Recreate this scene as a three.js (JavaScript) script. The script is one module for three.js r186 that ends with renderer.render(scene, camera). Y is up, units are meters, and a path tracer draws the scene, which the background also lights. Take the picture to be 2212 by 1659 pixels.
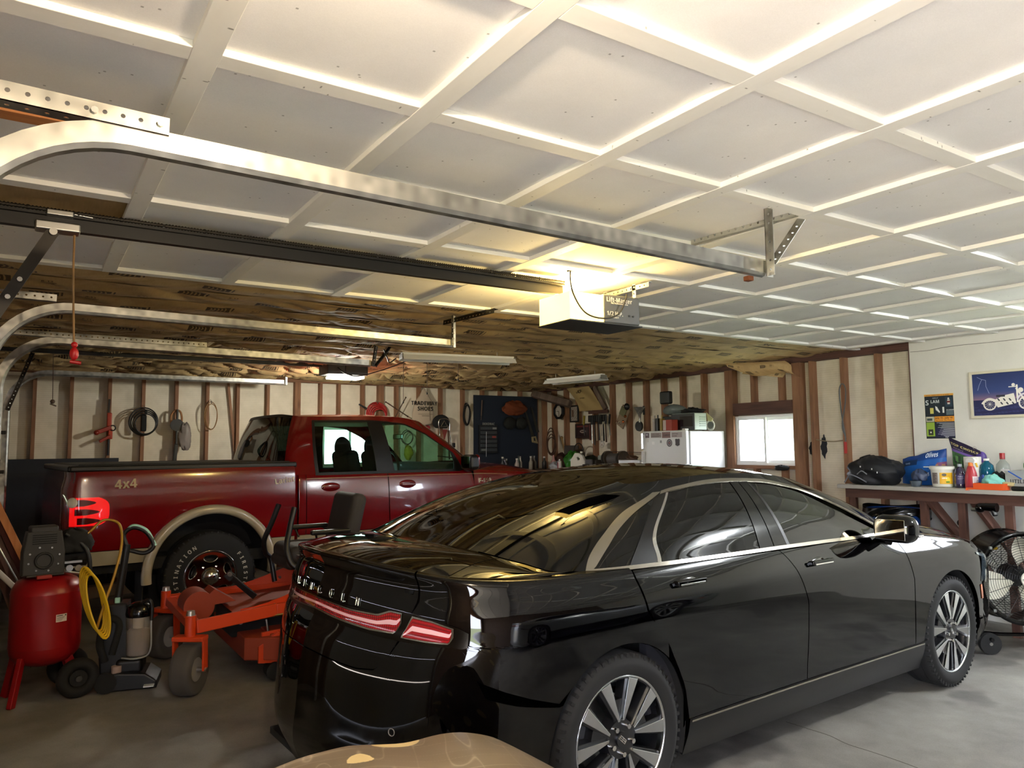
import * as THREE from 'three';
import { RoundedBoxGeometry } from 'three/addons/geometries/RoundedBoxGeometry.js';
import { mergeGeometries } from 'three/addons/utils/BufferGeometryUtils.js';
import { RectAreaLightUniformsLib } from 'three/addons/lights/RectAreaLightUniformsLib.js';

// ---------- camera, sky, sun, exposure ----------
const scene = new THREE.Scene();
const renderer = new THREE.WebGLRenderer({ antialias: true });
renderer.toneMapping = THREE.LinearToneMapping;
renderer.toneMappingExposure = 3.1;
renderer.shadowMap.enabled = true;
RectAreaLightUniformsLib.init();
const deg = Math.PI / 180;
const camera = new THREE.PerspectiveCamera(54.54, 2212 / 1659, 0.05, 200);
camera.position.set(0, 1.52, 0);
camera.rotation.order = 'YXZ';
camera.rotation.set(4.859 * deg, -32.962 * deg, -0.5425 * deg);
scene.add(camera);
scene.background = new THREE.Color().setRGB(0.84, 0.88, 1.02);   // bright hazy overcast sky
scene.backgroundIntensity = 9;
const sun = new THREE.DirectionalLight(new THREE.Color().setRGB(1, 0.95, 0.86), 26);
sun.position.set(5, 30, -9); sun.target.position.set(3, 0, -3.5);
sun.castShadow = true; sun.shadow.radius = 4;
Object.assign(sun.shadow.camera, { left: -20, right: 20, top: 20, bottom: -20, near: 1, far: 80 });
sun.shadow.mapSize.set(2048, 2048);
scene.add(sun, sun.target);

const LAMP1 = 1.4, LAMP2 = 3.2, LAMP3 = 1.9, LAMP4 = 3.2;   // candela of the four lit lamps

// ---------- helpers ----------
function rng(seed) { let a = seed >>> 0; return () => { a |= 0; a = a + 0x6D2B79F5 | 0; let t = Math.imul(a ^ a >>> 15, 1 | a); t = t + Math.imul(t ^ t >>> 7, 61 | t) ^ t; return ((t ^ t >>> 14) >>> 0) / 4294967296; }; }
const V = (x, y, z) => new THREE.Vector3(x, y, z);
const lerp = (a, b, t) => a + (b - a) * t;
const clamp = (x, a, b) => Math.min(b, Math.max(a, x));
const smooth = (a, b, x) => { const t = clamp((x - a) / (b - a), 0, 1); return t * t * (3 - 2 * t); };
function hash2(i, j, s) { let h = Math.imul(i, 374761393) + Math.imul(j, 668265263) + Math.imul(s, 1274126177) | 0; h = Math.imul(h ^ h >>> 13, 1274126177); return ((h ^ h >>> 16) >>> 0) / 4294967296; }
function vnoise(x, y, s = 1, px = 0, py = 0) {
  const xi = Math.floor(x), yi = Math.floor(y), fx = x - xi, fy = y - yi, u = fx * fx * (3 - 2 * fx), v = fy * fy * (3 - 2 * fy);
  const w = (i, p) => p ? ((i % p) + p) % p : i;
  return lerp(lerp(hash2(w(xi, px), w(yi, py), s), hash2(w(xi + 1, px), w(yi, py), s), u), lerp(hash2(w(xi, px), w(yi + 1, py), s), hash2(w(xi + 1, px), w(yi + 1, py), s), u), v);
}
function fbm(x, y, s, o, px, py) { let a = 0, f = 1, m = 0, k = 0.5; for (let i = 0; i < o; i++) { a += k * vnoise(x * f, y * f, s + i, px * f, py * f); m += k; k *= 0.55; f *= 2; } return a / m; }
// computed texture: fn(u, v) -> [r, g, b] in sRGB 0..255
function tex(w, h, fn, srgb = true) {
  const d = new Uint8Array(w * h * 4);
  for (let j = 0; j < h; j++) for (let i = 0; i < w; i++) { const c = fn(i / w, j / h), k = (j * w + i) * 4; d[k] = clamp(c[0], 0, 255); d[k + 1] = clamp(c[1], 0, 255); d[k + 2] = clamp(c[2], 0, 255); d[k + 3] = 255; }
  const t = new THREE.DataTexture(d, w, h); t.magFilter = THREE.LinearFilter; t.minFilter = THREE.LinearMipmapLinearFilter; t.generateMipmaps = true;
  t.wrapS = t.wrapT = THREE.RepeatWrapping; if (srgb) t.colorSpace = THREE.SRGBColorSpace; t.needsUpdate = true; return t;
}
function canvasTex(w, h, draw) {
  const c = document.createElement('canvas'); c.width = w; c.height = h; const g = c.getContext('2d'); draw(g, w, h);
  const t = new THREE.CanvasTexture(c); t.colorSpace = THREE.SRGBColorSpace; t.wrapS = t.wrapT = THREE.RepeatWrapping; return t;
}
const P = (color, roughness = 0.6, o = {}) => new THREE.MeshPhysicalMaterial({ color, roughness, ...o });
const metal = (color, roughness = 0.35, o = {}) => P(color, roughness, { metalness: 1, ...o });
const taken = {};
function numbered(name) { const n = taken[name] = (taken[name] ?? -1) + 1; return n ? name + '_' + String(n).padStart(3, '0') : name; }
function shadows(o) { o.castShadow = o.receiveShadow = true; return o; }
function mesh(name, geo, m, parent) { const o = shadows(new THREE.Mesh(Array.isArray(geo) ? merge(geo) : geo, m)); o.name = parent && parent !== scene ? name : numbered(name); (parent || scene).add(o); return o; }
function tag(o, label, category, group) { o.userData = { ...o.userData, label, category }; if (group) o.userData.group = group; return o; }
function thing(name, label, category, p = [0, 0, 0], turn = 0, group) { const o = new THREE.Group(); o.name = numbered(name); o.position.set(...p); o.rotation.y = turn; scene.add(o); return tag(o, label, category, group); }
function struct(name, label, category) { const o = new THREE.Group(); o.name = name; scene.add(o); tag(o, label, category); o.userData.kind = 'structure'; return o; }
function clean(g) {
  g = g.index ? g.toNonIndexed() : g;
  for (const k of Object.keys(g.attributes)) if (!['position', 'normal', 'uv'].includes(k)) g.deleteAttribute(k);
  if (!g.attributes.normal) g.computeVertexNormals();
  if (!g.attributes.uv) g.setAttribute('uv', new THREE.BufferAttribute(new Float32Array(g.attributes.position.count * 2), 2));
  return g;
}
function merge(list) { return list.length === 1 ? list[0] : mergeGeometries(list.map(clean)); }
// uv in metres by the dominant axis of the normal; along = axis that the grain (texture v) follows
function metric(g, along = 'y', off = 0) {
  g = clean(g); const p = g.attributes.position, n = g.attributes.normal, uv = g.attributes.uv;
  for (let i = 0; i < p.count; i++) {
    const a = [Math.abs(n.getX(i)), Math.abs(n.getY(i)), Math.abs(n.getZ(i))], q = [p.getX(i), p.getY(i), p.getZ(i)];
    const d = a[0] > a[1] ? (a[0] > a[2] ? 0 : 2) : (a[1] > a[2] ? 1 : 2), l = 'xyz'.indexOf(along);
    let u, v;
    if (d === l) { const r = [0, 1, 2].filter((k) => k !== d); u = q[r[0]]; v = q[r[1]]; } else { v = q[l]; u = q[3 - d - l]; }
    uv.setXY(i, u + off, v + off * 1.7);
  }
  return g;
}
const T = (g, x = 0, y = 0, z = 0, rx = 0, ry = 0, rz = 0) => { if (rx || ry || rz) g.applyMatrix4(new THREE.Matrix4().makeRotationFromEuler(new THREE.Euler(rx, ry, rz))); g.translate(x, y, z); return g; };
const box = (w, h, d, x = 0, y = 0, z = 0, r = 0, seg = 2) => (r ? new RoundedBoxGeometry(w, h, d, seg, r) : new THREE.BoxGeometry(w, h, d)).translate(x, y, z);
// box from min corner to max corner
const slab = (x0, y0, z0, x1, y1, z1, r = 0) => box(Math.abs(x1 - x0), Math.abs(y1 - y0), Math.abs(z1 - z0), (x0 + x1) / 2, (y0 + y1) / 2, (z0 + z1) / 2, r);
function orient(g, a, b) { const d = V(...b).sub(V(...a)), q = new THREE.Quaternion().setFromUnitVectors(V(0, 1, 0), d.clone().normalize()); g.applyQuaternion(q); g.translate((a[0] + b[0]) / 2, (a[1] + b[1]) / 2, (a[2] + b[2]) / 2); return g; }
const len = (a, b) => Math.hypot(b[0] - a[0], b[1] - a[1], b[2] - a[2]);
const rod = (a, b, r, r2 = r, n = 10) => orient(new THREE.CylinderGeometry(r2, r, len(a, b), n), a, b);
// square bar between two points: w across, d deep
const bar = (a, b, w, d, r = 0) => orient(box(w, len(a, b), d, 0, 0, 0, r), a, b);
const tube = (pts, r, n = 6, seg, closed = false) => new THREE.TubeGeometry(new THREE.CatmullRomCurve3(pts.map((p) => V(...p)), closed, 'centripetal'), seg || pts.length * 5, r, n, closed);
const lathe = (prof, n = 24) => new THREE.LatheGeometry(prof.map((p) => new THREE.Vector2(p[0], p[1])), n);
const cyl = (r, h, x = 0, y = 0, z = 0, r2 = r, n = 20) => new THREE.CylinderGeometry(r2, r, h, n).translate(x, y, z);
const ball = (r, x = 0, y = 0, z = 0, sx = 1, sy = 1, sz = 1, n = 14) => new THREE.SphereGeometry(r, n, Math.ceil(n * 0.7)).scale(sx, sy, sz).translate(x, y, z);
const torus = (R, r, n = 24, m = 8, arc = Math.PI * 2) => new THREE.TorusGeometry(R, r, m, n, arc);
function extrude(pts, d, bevel = 0, holes = []) {
  const s = new THREE.Shape(pts.map((p) => new THREE.Vector2(p[0], p[1])));
  for (const h of holes) s.holes.push(new THREE.Path(h.map((p) => new THREE.Vector2(p[0], p[1]))));
  return new THREE.ExtrudeGeometry(s, { depth: d, bevelEnabled: bevel > 0, bevelThickness: bevel, bevelSize: bevel, bevelSegments: 2, curveSegments: 8 });
}
const circle = (r, n = 24, cx = 0, cy = 0) => Array.from({ length: n }, (_, i) => [cx + r * Math.cos(i / n * 2 * Math.PI), cy + r * Math.sin(i / n * 2 * Math.PI)]);
// flat printed card facing +z
function card(w, h) { return new THREE.PlaneGeometry(w, h); }
// a grid surface from f(s, t) -> [x, y, z], s, t in 0..1
function sheet(f, nu, nv) {
  const pos = [], uv = [], idx = [];
  for (let j = 0; j <= nv; j++) for (let i = 0; i <= nu; i++) { pos.push(...f(i / nu, j / nv)); uv.push(i / nu, j / nv); }
  for (let j = 0; j < nv; j++) for (let i = 0; i < nu; i++) { const a = j * (nu + 1) + i, b = a + 1, c = a + nu + 1, d = c + 1; idx.push(a, b, d, a, d, c); }
  const g = new THREE.BufferGeometry(); g.setAttribute('position', new THREE.Float32BufferAttribute(pos, 3)); g.setAttribute('uv', new THREE.Float32BufferAttribute(uv, 2)); g.setIndex(idx); g.computeVertexNormals(); return g;
}
// ---------- shared materials ----------
const M = {};
{
  const wood = (seed, base, dark) => tex(256, 512, (u, v) => {
    const g = fbm(u * 24, v * 3, seed, 4, 24, 3), s = vnoise(u * 90, v * 6, seed + 9, 90, 6), k = clamp(0.25 + 0.6 * g + 0.25 * (s - 0.5), 0, 1);
    const kx = (u - 0.35) * 8, ky = (v - 0.4) * 14, kn = Math.exp(-(kx * kx + ky * ky) * 2.2), kx2 = (u - 0.75) * 9, ky2 = (v - 0.8) * 14, kn2 = Math.exp(-(kx2 * kx2 + ky2 * ky2) * 2.4), q = clamp(k - 0.3 * kn - 0.28 * kn2, 0, 1);
    return [0, 1, 2].map((c) => lerp(dark[c], base[c], q));
  });
  M.studTex = wood(3, [168, 124, 90], [96, 62, 42]); M.stud = P(0xffffff, 0.75, { map: M.studTex });
  M.darkWood = P(0xffffff, 0.7, { map: wood(17, [112, 74, 58], [58, 36, 30]) });
  M.rawWood = P(0xffffff, 0.7, { map: wood(29, [214, 150, 92], [150, 86, 44]) });
  M.greyWood = P(0xffffff, 0.8, { map: wood(37, [128, 108, 92], [66, 52, 44]) });
  const sheath = tex(512, 512, (u, v) => { const n = fbm(u * 8, v * 8, 51, 4, 8, 8), l = 0.5 + 0.5 * Math.sin(v * Math.PI * 2 * 42), f = hash2(Math.floor(u * 512), Math.floor(v * 512), 7), st = Math.max(0, fbm(u * 5, v * 5, 91, 3, 5, 5) - 0.62) * 50; const k = (n - 0.5) * 26 + (l - 0.5) * 7 + (f - 0.5) * 8 - st; return [226 + k, 217 + k, 196 + k * 1.1]; });
  M.sheathTex = sheath; M.sheath = P(0xffffff, 0.85, { map: sheath });
  const plaster = tex(512, 512, (u, v) => { const n = fbm(u * 6, v * 6, 61, 5, 6, 6), f = hash2(Math.floor(u * 512), Math.floor(v * 512), 3); const k = (n - 0.5) * 14 + (f - 0.5) * 5; return [214 + k, 212 + k, 202 + k]; });
  M.drywall = P(0xffffff, 0.8, { map: plaster });
  const ceil = tex(512, 512, (u, v) => { const n = fbm(u * 7, v * 7, 71, 4, 7, 7), f = hash2(Math.floor(u * 512), Math.floor(v * 512), 11), sp = hash2(Math.floor(u * 180), Math.floor(v * 180), 12) > 0.9992 ? -70 : 0; const k = (n - 0.5) * 10 + (f - 0.5) * 6 + sp; return [238 + k, 238 + k, 238 + k]; });
  M.panel = P(0xffffff, 0.8, { map: ceil });
  const batten = tex(256, 512, (u, v) => { const n = fbm(u * 20, v * 5, 81, 4, 20, 5), sp = hash2(Math.floor(u * 120), Math.floor(v * 240), 13) > 0.996 ? -95 * (vnoise(u * 9, v * 9, 14, 9, 9) > 0.48 ? 1 : 0) : 0; const k = (n - 0.5) * 12 + sp; return [238 + k, 237 + k, 232 + k]; });
  M.batten = P(0xffffff, 0.6, { map: batten });
  const conc = tex(1024, 1024, (u, v) => {
    const a = fbm(u * 4, v * 4, 101, 6, 4, 4), b = fbm(u * 18, v * 18, 111, 4, 18, 18), f = hash2(Math.floor(u * 1024), Math.floor(v * 1024), 5), st = smooth(0.56, 0.72, fbm(u * 6, v * 6, 121, 4, 6, 6));
    const k = (a - 0.5) * 62 + (b - 0.5) * 34 + (f - 0.5) * 12 - st * 34; return [122 + k, 119 + k, 113 + k * 0.95];
  });
  const concB = tex(512, 512, (u, v) => { const b = fbm(u * 40, v * 40, 131, 4, 40, 40) * 255; return [b, b, b]; }, false);
  M.floor = P(0xffffff, 0.62, { map: conc, bumpMap: concB, bumpScale: 0.0012 });
  M.galv = metal(0xffffff, 0.42, { map: tex(256, 256, (u, v) => { const n = vnoise(u * 40, v * 40, 141, 40, 40), m = fbm(u * 10, v * 10, 142, 3, 10, 10); const k = 150 + n * 42 + (m - 0.5) * 70; return [k, k, k * 0.97]; }) });
  M.steel = metal(0xb9bab8, 0.3); M.chrome = metal(0xe8e8e6, 0.08); M.darkSteel = metal(0x3a3836, 0.45);
  M.black = P(0x0b0b0c, 0.45); M.blackMatte = P(0x121212, 0.85); M.rubber = P(0x101010, 0.8); M.blackGloss = P(0x060607, 0.15);
  M.white = P(0xe6e6e2, 0.5); M.offwhite = P(0xd8d5c8, 0.55); M.vinyl = P(0xeef0ee, 0.35);
  M.pane = P(0xffffff, 0.02, { transmission: 1, thickness: 0, ior: 1.5 });
  M.red = P(0xa80f12, 0.4); M.orange = P(0xd8420c, 0.42); M.yellow = P(0xd9b01a, 0.5); M.blue = P(0x1b4fa8, 0.5); M.navy = P(0x141d2b, 0.8); M.green = P(0x2e8f22, 0.5); M.brown = P(0x4a2f1e, 0.7); M.grey = P(0x8a8a88, 0.6); M.dgrey = P(0x3c3d3f, 0.6);
  M.kraft = P(0xffffff, 0.75, { side: THREE.DoubleSide, map: canvasTex(2048, 416, (g, w, h) => {
    const im = g.createImageData(w, h);
    for (let j = 0; j < h; j++) for (let i = 0; i < w; i++) { const n = fbm(i / w * 16, j / h * 3, 151, 4, 16, 3), f = hash2(i, j, 9), s = vnoise(i / w * 300, j / h * 10, 152, 300, 10), k = (n - 0.5) * 34 + (f - 0.5) * 8 + (s - 0.5) * 8, q = (j * w + i) * 4; im.data[q] = 188 + k; im.data[q + 1] = 160 + k; im.data[q + 2] = 112 + k * 0.9; im.data[q + 3] = 255; }
    g.putImageData(im, 0, 0);
    const ink = 'rgba(48,36,22,0.82)';
    for (let c = 0; c < 4; c++) {
      const x = 40 + c * 512, y = c % 2 ? 60 : 210;
      g.fillStyle = ink; g.fillRect(x, y, 158, 88); g.fillStyle = 'rgb(172,144,98)';
      for (let k = 0; k < 5; k++) { g.beginPath(); g.moveTo(x + 22 + k * 24, y + 12); g.quadraticCurveTo(x + 40 + k * 22, y + 40, x + 14 + k * 27, y + 78); g.lineTo(x + 24 + k * 27, y + 78); g.quadraticCurveTo(x + 52 + k * 22, y + 40, x + 30 + k * 24, y + 12); g.fill(); }
      g.fillStyle = ink; g.fillRect(x + 170, y + 4, 10, 80);
      g.font = 'bold 30px sans-serif'; g.fillText('R-13', x + 300, y + 40); g.fillRect(x + 300, y + 52, 78, 6); g.fillRect(x + 300, y + 64, 66, 5); g.fillRect(x + 300, y + 75, 72, 5);
    }
  }) });
  M.grass = P(0xffffff, 0.95, { map: tex(256, 256, (u, v) => { const n = fbm(u * 12, v * 12, 161, 4, 12, 12), f = hash2(Math.floor(u * 256), Math.floor(v * 256), 8), k = (n - 0.5) * 50 + (f - 0.5) * 40; return [108 + k, 116 + k, 84 + k * 0.8]; }) });
}
// ---------- the room ----------
const X1 = 7.0, ZF = -9.95, XL = -0.5, ZN = 3.0, CEIL = 2.480;
{
  const g = mesh('lawn', T(new THREE.PlaneGeometry(120, 120), 0, -0.12, 0, -Math.PI / 2), M.grass); metricPlane(g.geometry, 3);
  tag(g, 'sunlit green lawn outside the garage windows', 'lawn'); g.userData.kind = 'structure';
}
{
  const g = mesh('driveway', slab(-9, -0.11, -11, XL - 0.2, -0.01, 4), P(0xbcb0a2, 0.9)); tag(g, 'sunlit concrete driveway outside the overhead doors', 'driveway'); g.userData.kind = 'structure';
}
function metricPlane(geo, s) { const p = geo.attributes.position, uv = geo.attributes.uv; for (let i = 0; i < p.count; i++) uv.setXY(i, p.getX(i) / s, p.getZ(i) / s); }
{
  const f = struct('floor', 'bare grey concrete garage floor with stains and hairline cracks', 'floor');
  const s = mesh('slab', slab(XL - 0.2, -0.12, ZF - 0.12, X1 + 0.12, 0, ZN + 0.12), M.floor, f);
  s.geometry = metric(s.geometry, 'z'); const uv = s.geometry.attributes.uv; for (let i = 0; i < uv.count; i++) uv.setXY(i, uv.getX(i) / 3.2, uv.getY(i) / 3.2);
  const crack = (pts) => mesh('crack', tube(pts, 0.0018, 4, 60), P(0x4a463c, 0.9), f);
  crack([[3.56, 0, -2.75], [3.57, 0, -2.62], [3.58, 0, -2.5], [3.555, 0, -2.38], [3.565, 0, -2.26], [3.57, 0, -2.08], [3.55, 0, -1.8], [3.58, 0, -1.3]]);
}
// stud wall pieces
const plank = (name, a, b, m, parent, along) => mesh(name, metric(slab(...a, ...b), along, hash2(Math.round(a[0] * 97), Math.round(a[2] * 89), 4) * 3), m, parent);
const wallFar = struct('wall_far', 'far garage wall of pale sheathing between bare wooden studs', 'wall');
const wallRight = struct('wall_right', 'end garage wall with bare studs beside the window and white drywall behind the bench', 'wall');
const SH = 0.089;
// sheathing panels leave out the window openings
function sheathWall(parent, rects, m) { for (const [a, b, n] of rects) { const s = mesh(n || 'sheathing', metric(slab(...a, ...b), 'y'), m, parent); } }
const W2 = { x0: 3.36, x1: 4.18, y0: 1.27, y1: 1.83 };           // window in the far wall
{
  const z0 = ZF - SH - 0.03, z1 = ZF - SH;
  sheathWall(wallFar, [[[XL - 0.2, 0, z0], [W2.x0, 2.6, z1]], [[W2.x1, 0, z0], [X1 + 0.12, 2.6, z1]], [[W2.x0, 0, z0], [W2.x1, W2.y0, z1]], [[W2.x0, W2.y1, z0], [W2.x1, 2.6, z1]]], M.sheath);
  const xs = [-0.32, 0.04, 0.40, 0.79, 1.15, 1.52, 1.88, 2.25, 2.63, 3.0, 3.04, 4.24, 4.47, 4.83, 5.19, 5.57, 5.92, 6.25, 6.63, 6.94];
  for (const x of xs) plank('stud', [x - 0.019, 0.04, ZF - SH], [x + 0.019, 2.42, ZF], M.stud, wallFar, 'y');
  for (const x of [W2.x0 - 0.02, W2.x1 + 0.02]) plank('stud', [x - 0.019, 0.04, ZF - SH], [x + 0.019, 2.42, ZF], M.stud, wallFar, 'y');
  for (const x of [3.6, 3.95]) { plank('cripple_stud', [x - 0.019, 0.04, ZF - SH], [x + 0.019, W2.y0 - 0.04, ZF], M.stud, wallFar, 'y'); plank('cripple_stud', [x - 0.019, W2.y1 + 0.15, ZF - SH], [x + 0.019, 2.42, ZF], M.stud, wallFar, 'y'); }
  plank('window_header', [W2.x0, W2.y1, ZF - SH], [W2.x1, W2.y1 + 0.15, ZF], M.stud, wallFar, 'x');
  plank('window_sill', [W2.x0, W2.y0 - 0.04, ZF - SH], [W2.x1, W2.y0, ZF], M.stud, wallFar, 'x');
  plank('top_plate', [XL, 2.42, ZF - SH], [X1 - 0.01, 2.52, ZF], M.stud, wallFar, 'x');
  plank('sole_plate', [XL, 0, ZF - SH], [X1 - 0.01, 0.04, ZF], M.stud, wallFar, 'x');
  // diagonal let-in brace seen at the left of the window
  mesh('brace', metric(bar([2.13, 2.4, ZF - 0.05], [2.23, 1.5, ZF - 0.05], 0.03, 0.02), 'y'), M.stud, wallFar);
}
const W1 = { z0: -5.98, z1: -5.16, y0: 1.29, y1: 1.86 }, W3 = { z0: -2.4, z1: -1.3, y0: 1.22, y1: 1.98 };
{
  const x0 = X1 + SH, x1 = X1 + SH + 0.03, S = -3.84;
  sheathWall(wallRight, [[[x0, 0, ZF - 0.12], [x1, 2.6, W1.z0]], [[x0, 0, W1.z0], [x1, W1.y0, W1.z1]], [[x0, W1.y1, W1.z0], [x1, 2.6, W1.z1]], [[x0, 0, W1.z1], [x1, 2.6, S]]], M.sheath);
  for (const z of [-9.9, -9.62, -9.3, -9.0, -8.6, -8.2, -7.85, -7.5, -7.16, -6.82, -6.46, -4.925, -4.558, -4.185]) plank('stud', [X1, 0.04, z - 0.019], [X1 + SH, 2.42, z + 0.019], M.stud, wallRight, 'y');
  plank('jamb_stud', [X1, 0.04, -6.10], [X1 + SH, 2.42, W1.z0], M.stud, wallRight, 'y');
  plank('jamb_stud', [X1, 0.04, W1.z1], [X1 + SH, 2.42, -5.05], M.stud, wallRight, 'y');
  for (const z of [-5.70, -5.32]) { plank('cripple_stud', [X1, 2.01, z - 0.019], [X1 + SH, 2.42, z + 0.019], M.stud, wallRight, 'y'); plank('cripple_stud', [X1, 0.04, z - 0.019], [X1 + SH, W1.y0 - 0.04, z + 0.019], M.stud, wallRight, 'y'); }
  plank('window_header', [X1 - 0.01, W1.y1 + 0.01, W1.z0], [X1 + SH, 2.01, W1.z1], M.darkWood, wallRight, 'z');
  plank('window_sill', [X1 - 0.005, W1.y0 - 0.04, W1.z0], [X1 + SH, W1.y0 - 0.001, W1.z1], M.stud, wallRight, 'z');
  plank('top_plate', [X1 - 0.01, 2.41, ZF - SH], [X1 + SH, 2.52, S], M.darkWood, wallRight, 'z');
  plank('sole_plate', [X1, 0, ZF - SH], [X1 + SH, 0.04, S], M.stud, wallRight, 'z');
  // white drywall behind the bench, open at the side door and the second window
  const dx0 = X1 - 0.015, dx1 = x1;
  sheathWall(wallRight, [[[dx0, 0, S], [dx1, 2.6, W3.z0], 'drywall'], [[dx0, 0, W3.z0], [dx1, W3.y0, W3.z1], 'drywall'], [[dx0, W3.y1, W3.z0], [dx1, 2.6, W3.z1], 'drywall'], [[dx0, 0, W3.z1], [dx1, 2.6, ZN + 0.12], 'drywall']], M.drywall);
  mesh('drywall_crack', tube([[dx0, 2.385, -3.83], [dx0, 2.38, -3.66], [dx0, 2.39, -3.55], [dx0, 2.395, -3.4], [dx0, 2.39, -3.1], [dx0, 2.392, -2.6]], 0.002, 4), P(0x6a675c, 0.9), wallRight);
  plank('corner_trim', [dx0 - 0.004, 0, S - 0.008], [dx0 + 0.03, 2.42, S], M.darkWood, wallRight, 'y');
}
{
  const wl = struct('wall_left', 'wall of the overhead garage doors out of view at the left', 'wall');
  const m = M.greyWood, z = [[-10.07, -9.3], [-6.5, -4.75], [-1.9, -0.1], [2.55, 3.12]];
  for (const [a, b] of z) mesh('pier', metric(slab(XL - 0.15, 0, a, XL, 2.6, b), 'y'), m, wl);
  for (const [a, b] of [[-9.3, -6.5], [-4.75, -1.9], [-0.1, 2.55]]) mesh('header', metric(slab(XL - 0.15, 2.15, a, XL, 2.6, b), 'z'), M.stud, wl);
  [[-9.3, -6.5], [-4.75, -1.9], [-0.1, 2.55]].forEach(([a, b], k) => {
    const d = struct('door_' + (k + 1), ['closed overhead door behind the red pickup', 'closed overhead door behind the black sedan', 'overhead door of the nearest bay rolled open under the ceiling out of view'][k], 'garage door');
    for (let i = 0; i < 4; i++) mesh('section', k === 2 ? box(0.525, 0.045, b - a, 0.15 + i * 0.535, 2.3, (a + b) / 2, 0.008) : box(0.045, 0.525, b - a + 0.04, XL - 0.06, 0.27 + i * 0.535, (a + b) / 2, 0.008), k === 2 ? M.white : M.grey, d);
  });
  const wn = struct('wall_near', 'near side wall behind the camera', 'wall');
  mesh('drywall', metric(slab(XL - 0.2, 0, ZN, X1 + 0.12, 2.6, ZN + 0.12), 'y'), m, wn);
}
function slider(name, label, axis, a0, a1, y0, y1, plane) {      // a sliding vinyl window: two sashes, plane = inner face coordinate
  const w = struct(name, label, 'window'), W = a1 - a0, H = y1 - y0, g = new THREE.Group(); g.name = 'unit';
  const put = (n, geo, m, parent = w) => { if (axis === 'z') geo.applyMatrix4(new THREE.Matrix4().makeRotationY(-Math.PI / 2)); return mesh(n, geo.translate(axis === 'z' ? plane : 0, 0, axis === 'z' ? 0 : plane), m, parent); };
  // local frame: x along the wall, y up, z depth (negative = outward)
  const fr = (x0, x1, yy0, yy1, t, d, z) => merge([slab(x0, yy0, z, x1, yy0 + t, z + d), slab(x0, yy1 - t, z, x1, yy1, z + d), slab(x0, yy0 + t, z, x0 + t, yy1 - t, z + d), slab(x1 - t, yy0 + t, z, x1, yy1 - t, z + d)]);
  put('frame', fr(a0, a1, y0, y1, 0.022, 0.07, -0.1), M.vinyl);
  const c = (a0 + a1) / 2;
  const s1 = put('sash', fr(a0 + 0.02, c + 0.012, y0 + 0.02, y1 - 0.02, 0.028, 0.022, -0.06), M.vinyl), s2 = put('sash', fr(c - 0.012, a1 - 0.02, y0 + 0.02, y1 - 0.02, 0.04, 0.022, -0.09), M.vinyl);
  put('pane', slab(a0 + 0.046, y0 + 0.046, -0.051, c - 0.014, y1 - 0.046, -0.0505), M.pane); put('pane', slab(c + 0.026, y0 + 0.058, -0.08, a1 - 0.058, y1 - 0.058, -0.0795), M.pane);
  return w;
}
slider('window_1', 'white sliding window with wooden surround beside the refrigerator', 'z', W1.z0, W1.z1, W1.y0, W1.y1, X1);
slider('window_2', 'white sliding window in the far wall seen through the pickup cab', 'x', W2.x0, W2.x1, W2.y0, W2.y1, ZF);
slider('window_3', 'white sliding window out of view beyond the end of the bench', 'z', W3.z0, W3.z1, W3.y0, W3.y1, X1);
// roof above, closing the room, with eaves
{
  const r = struct('roof', 'garage roof with wide eaves above the ceiling', 'roof');
  mesh('deck', slab(XL - 0.7, 2.6, ZF - 0.7, X1 + 0.7, 2.72, ZN + 0.7), M.dgrey, r);
}
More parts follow.
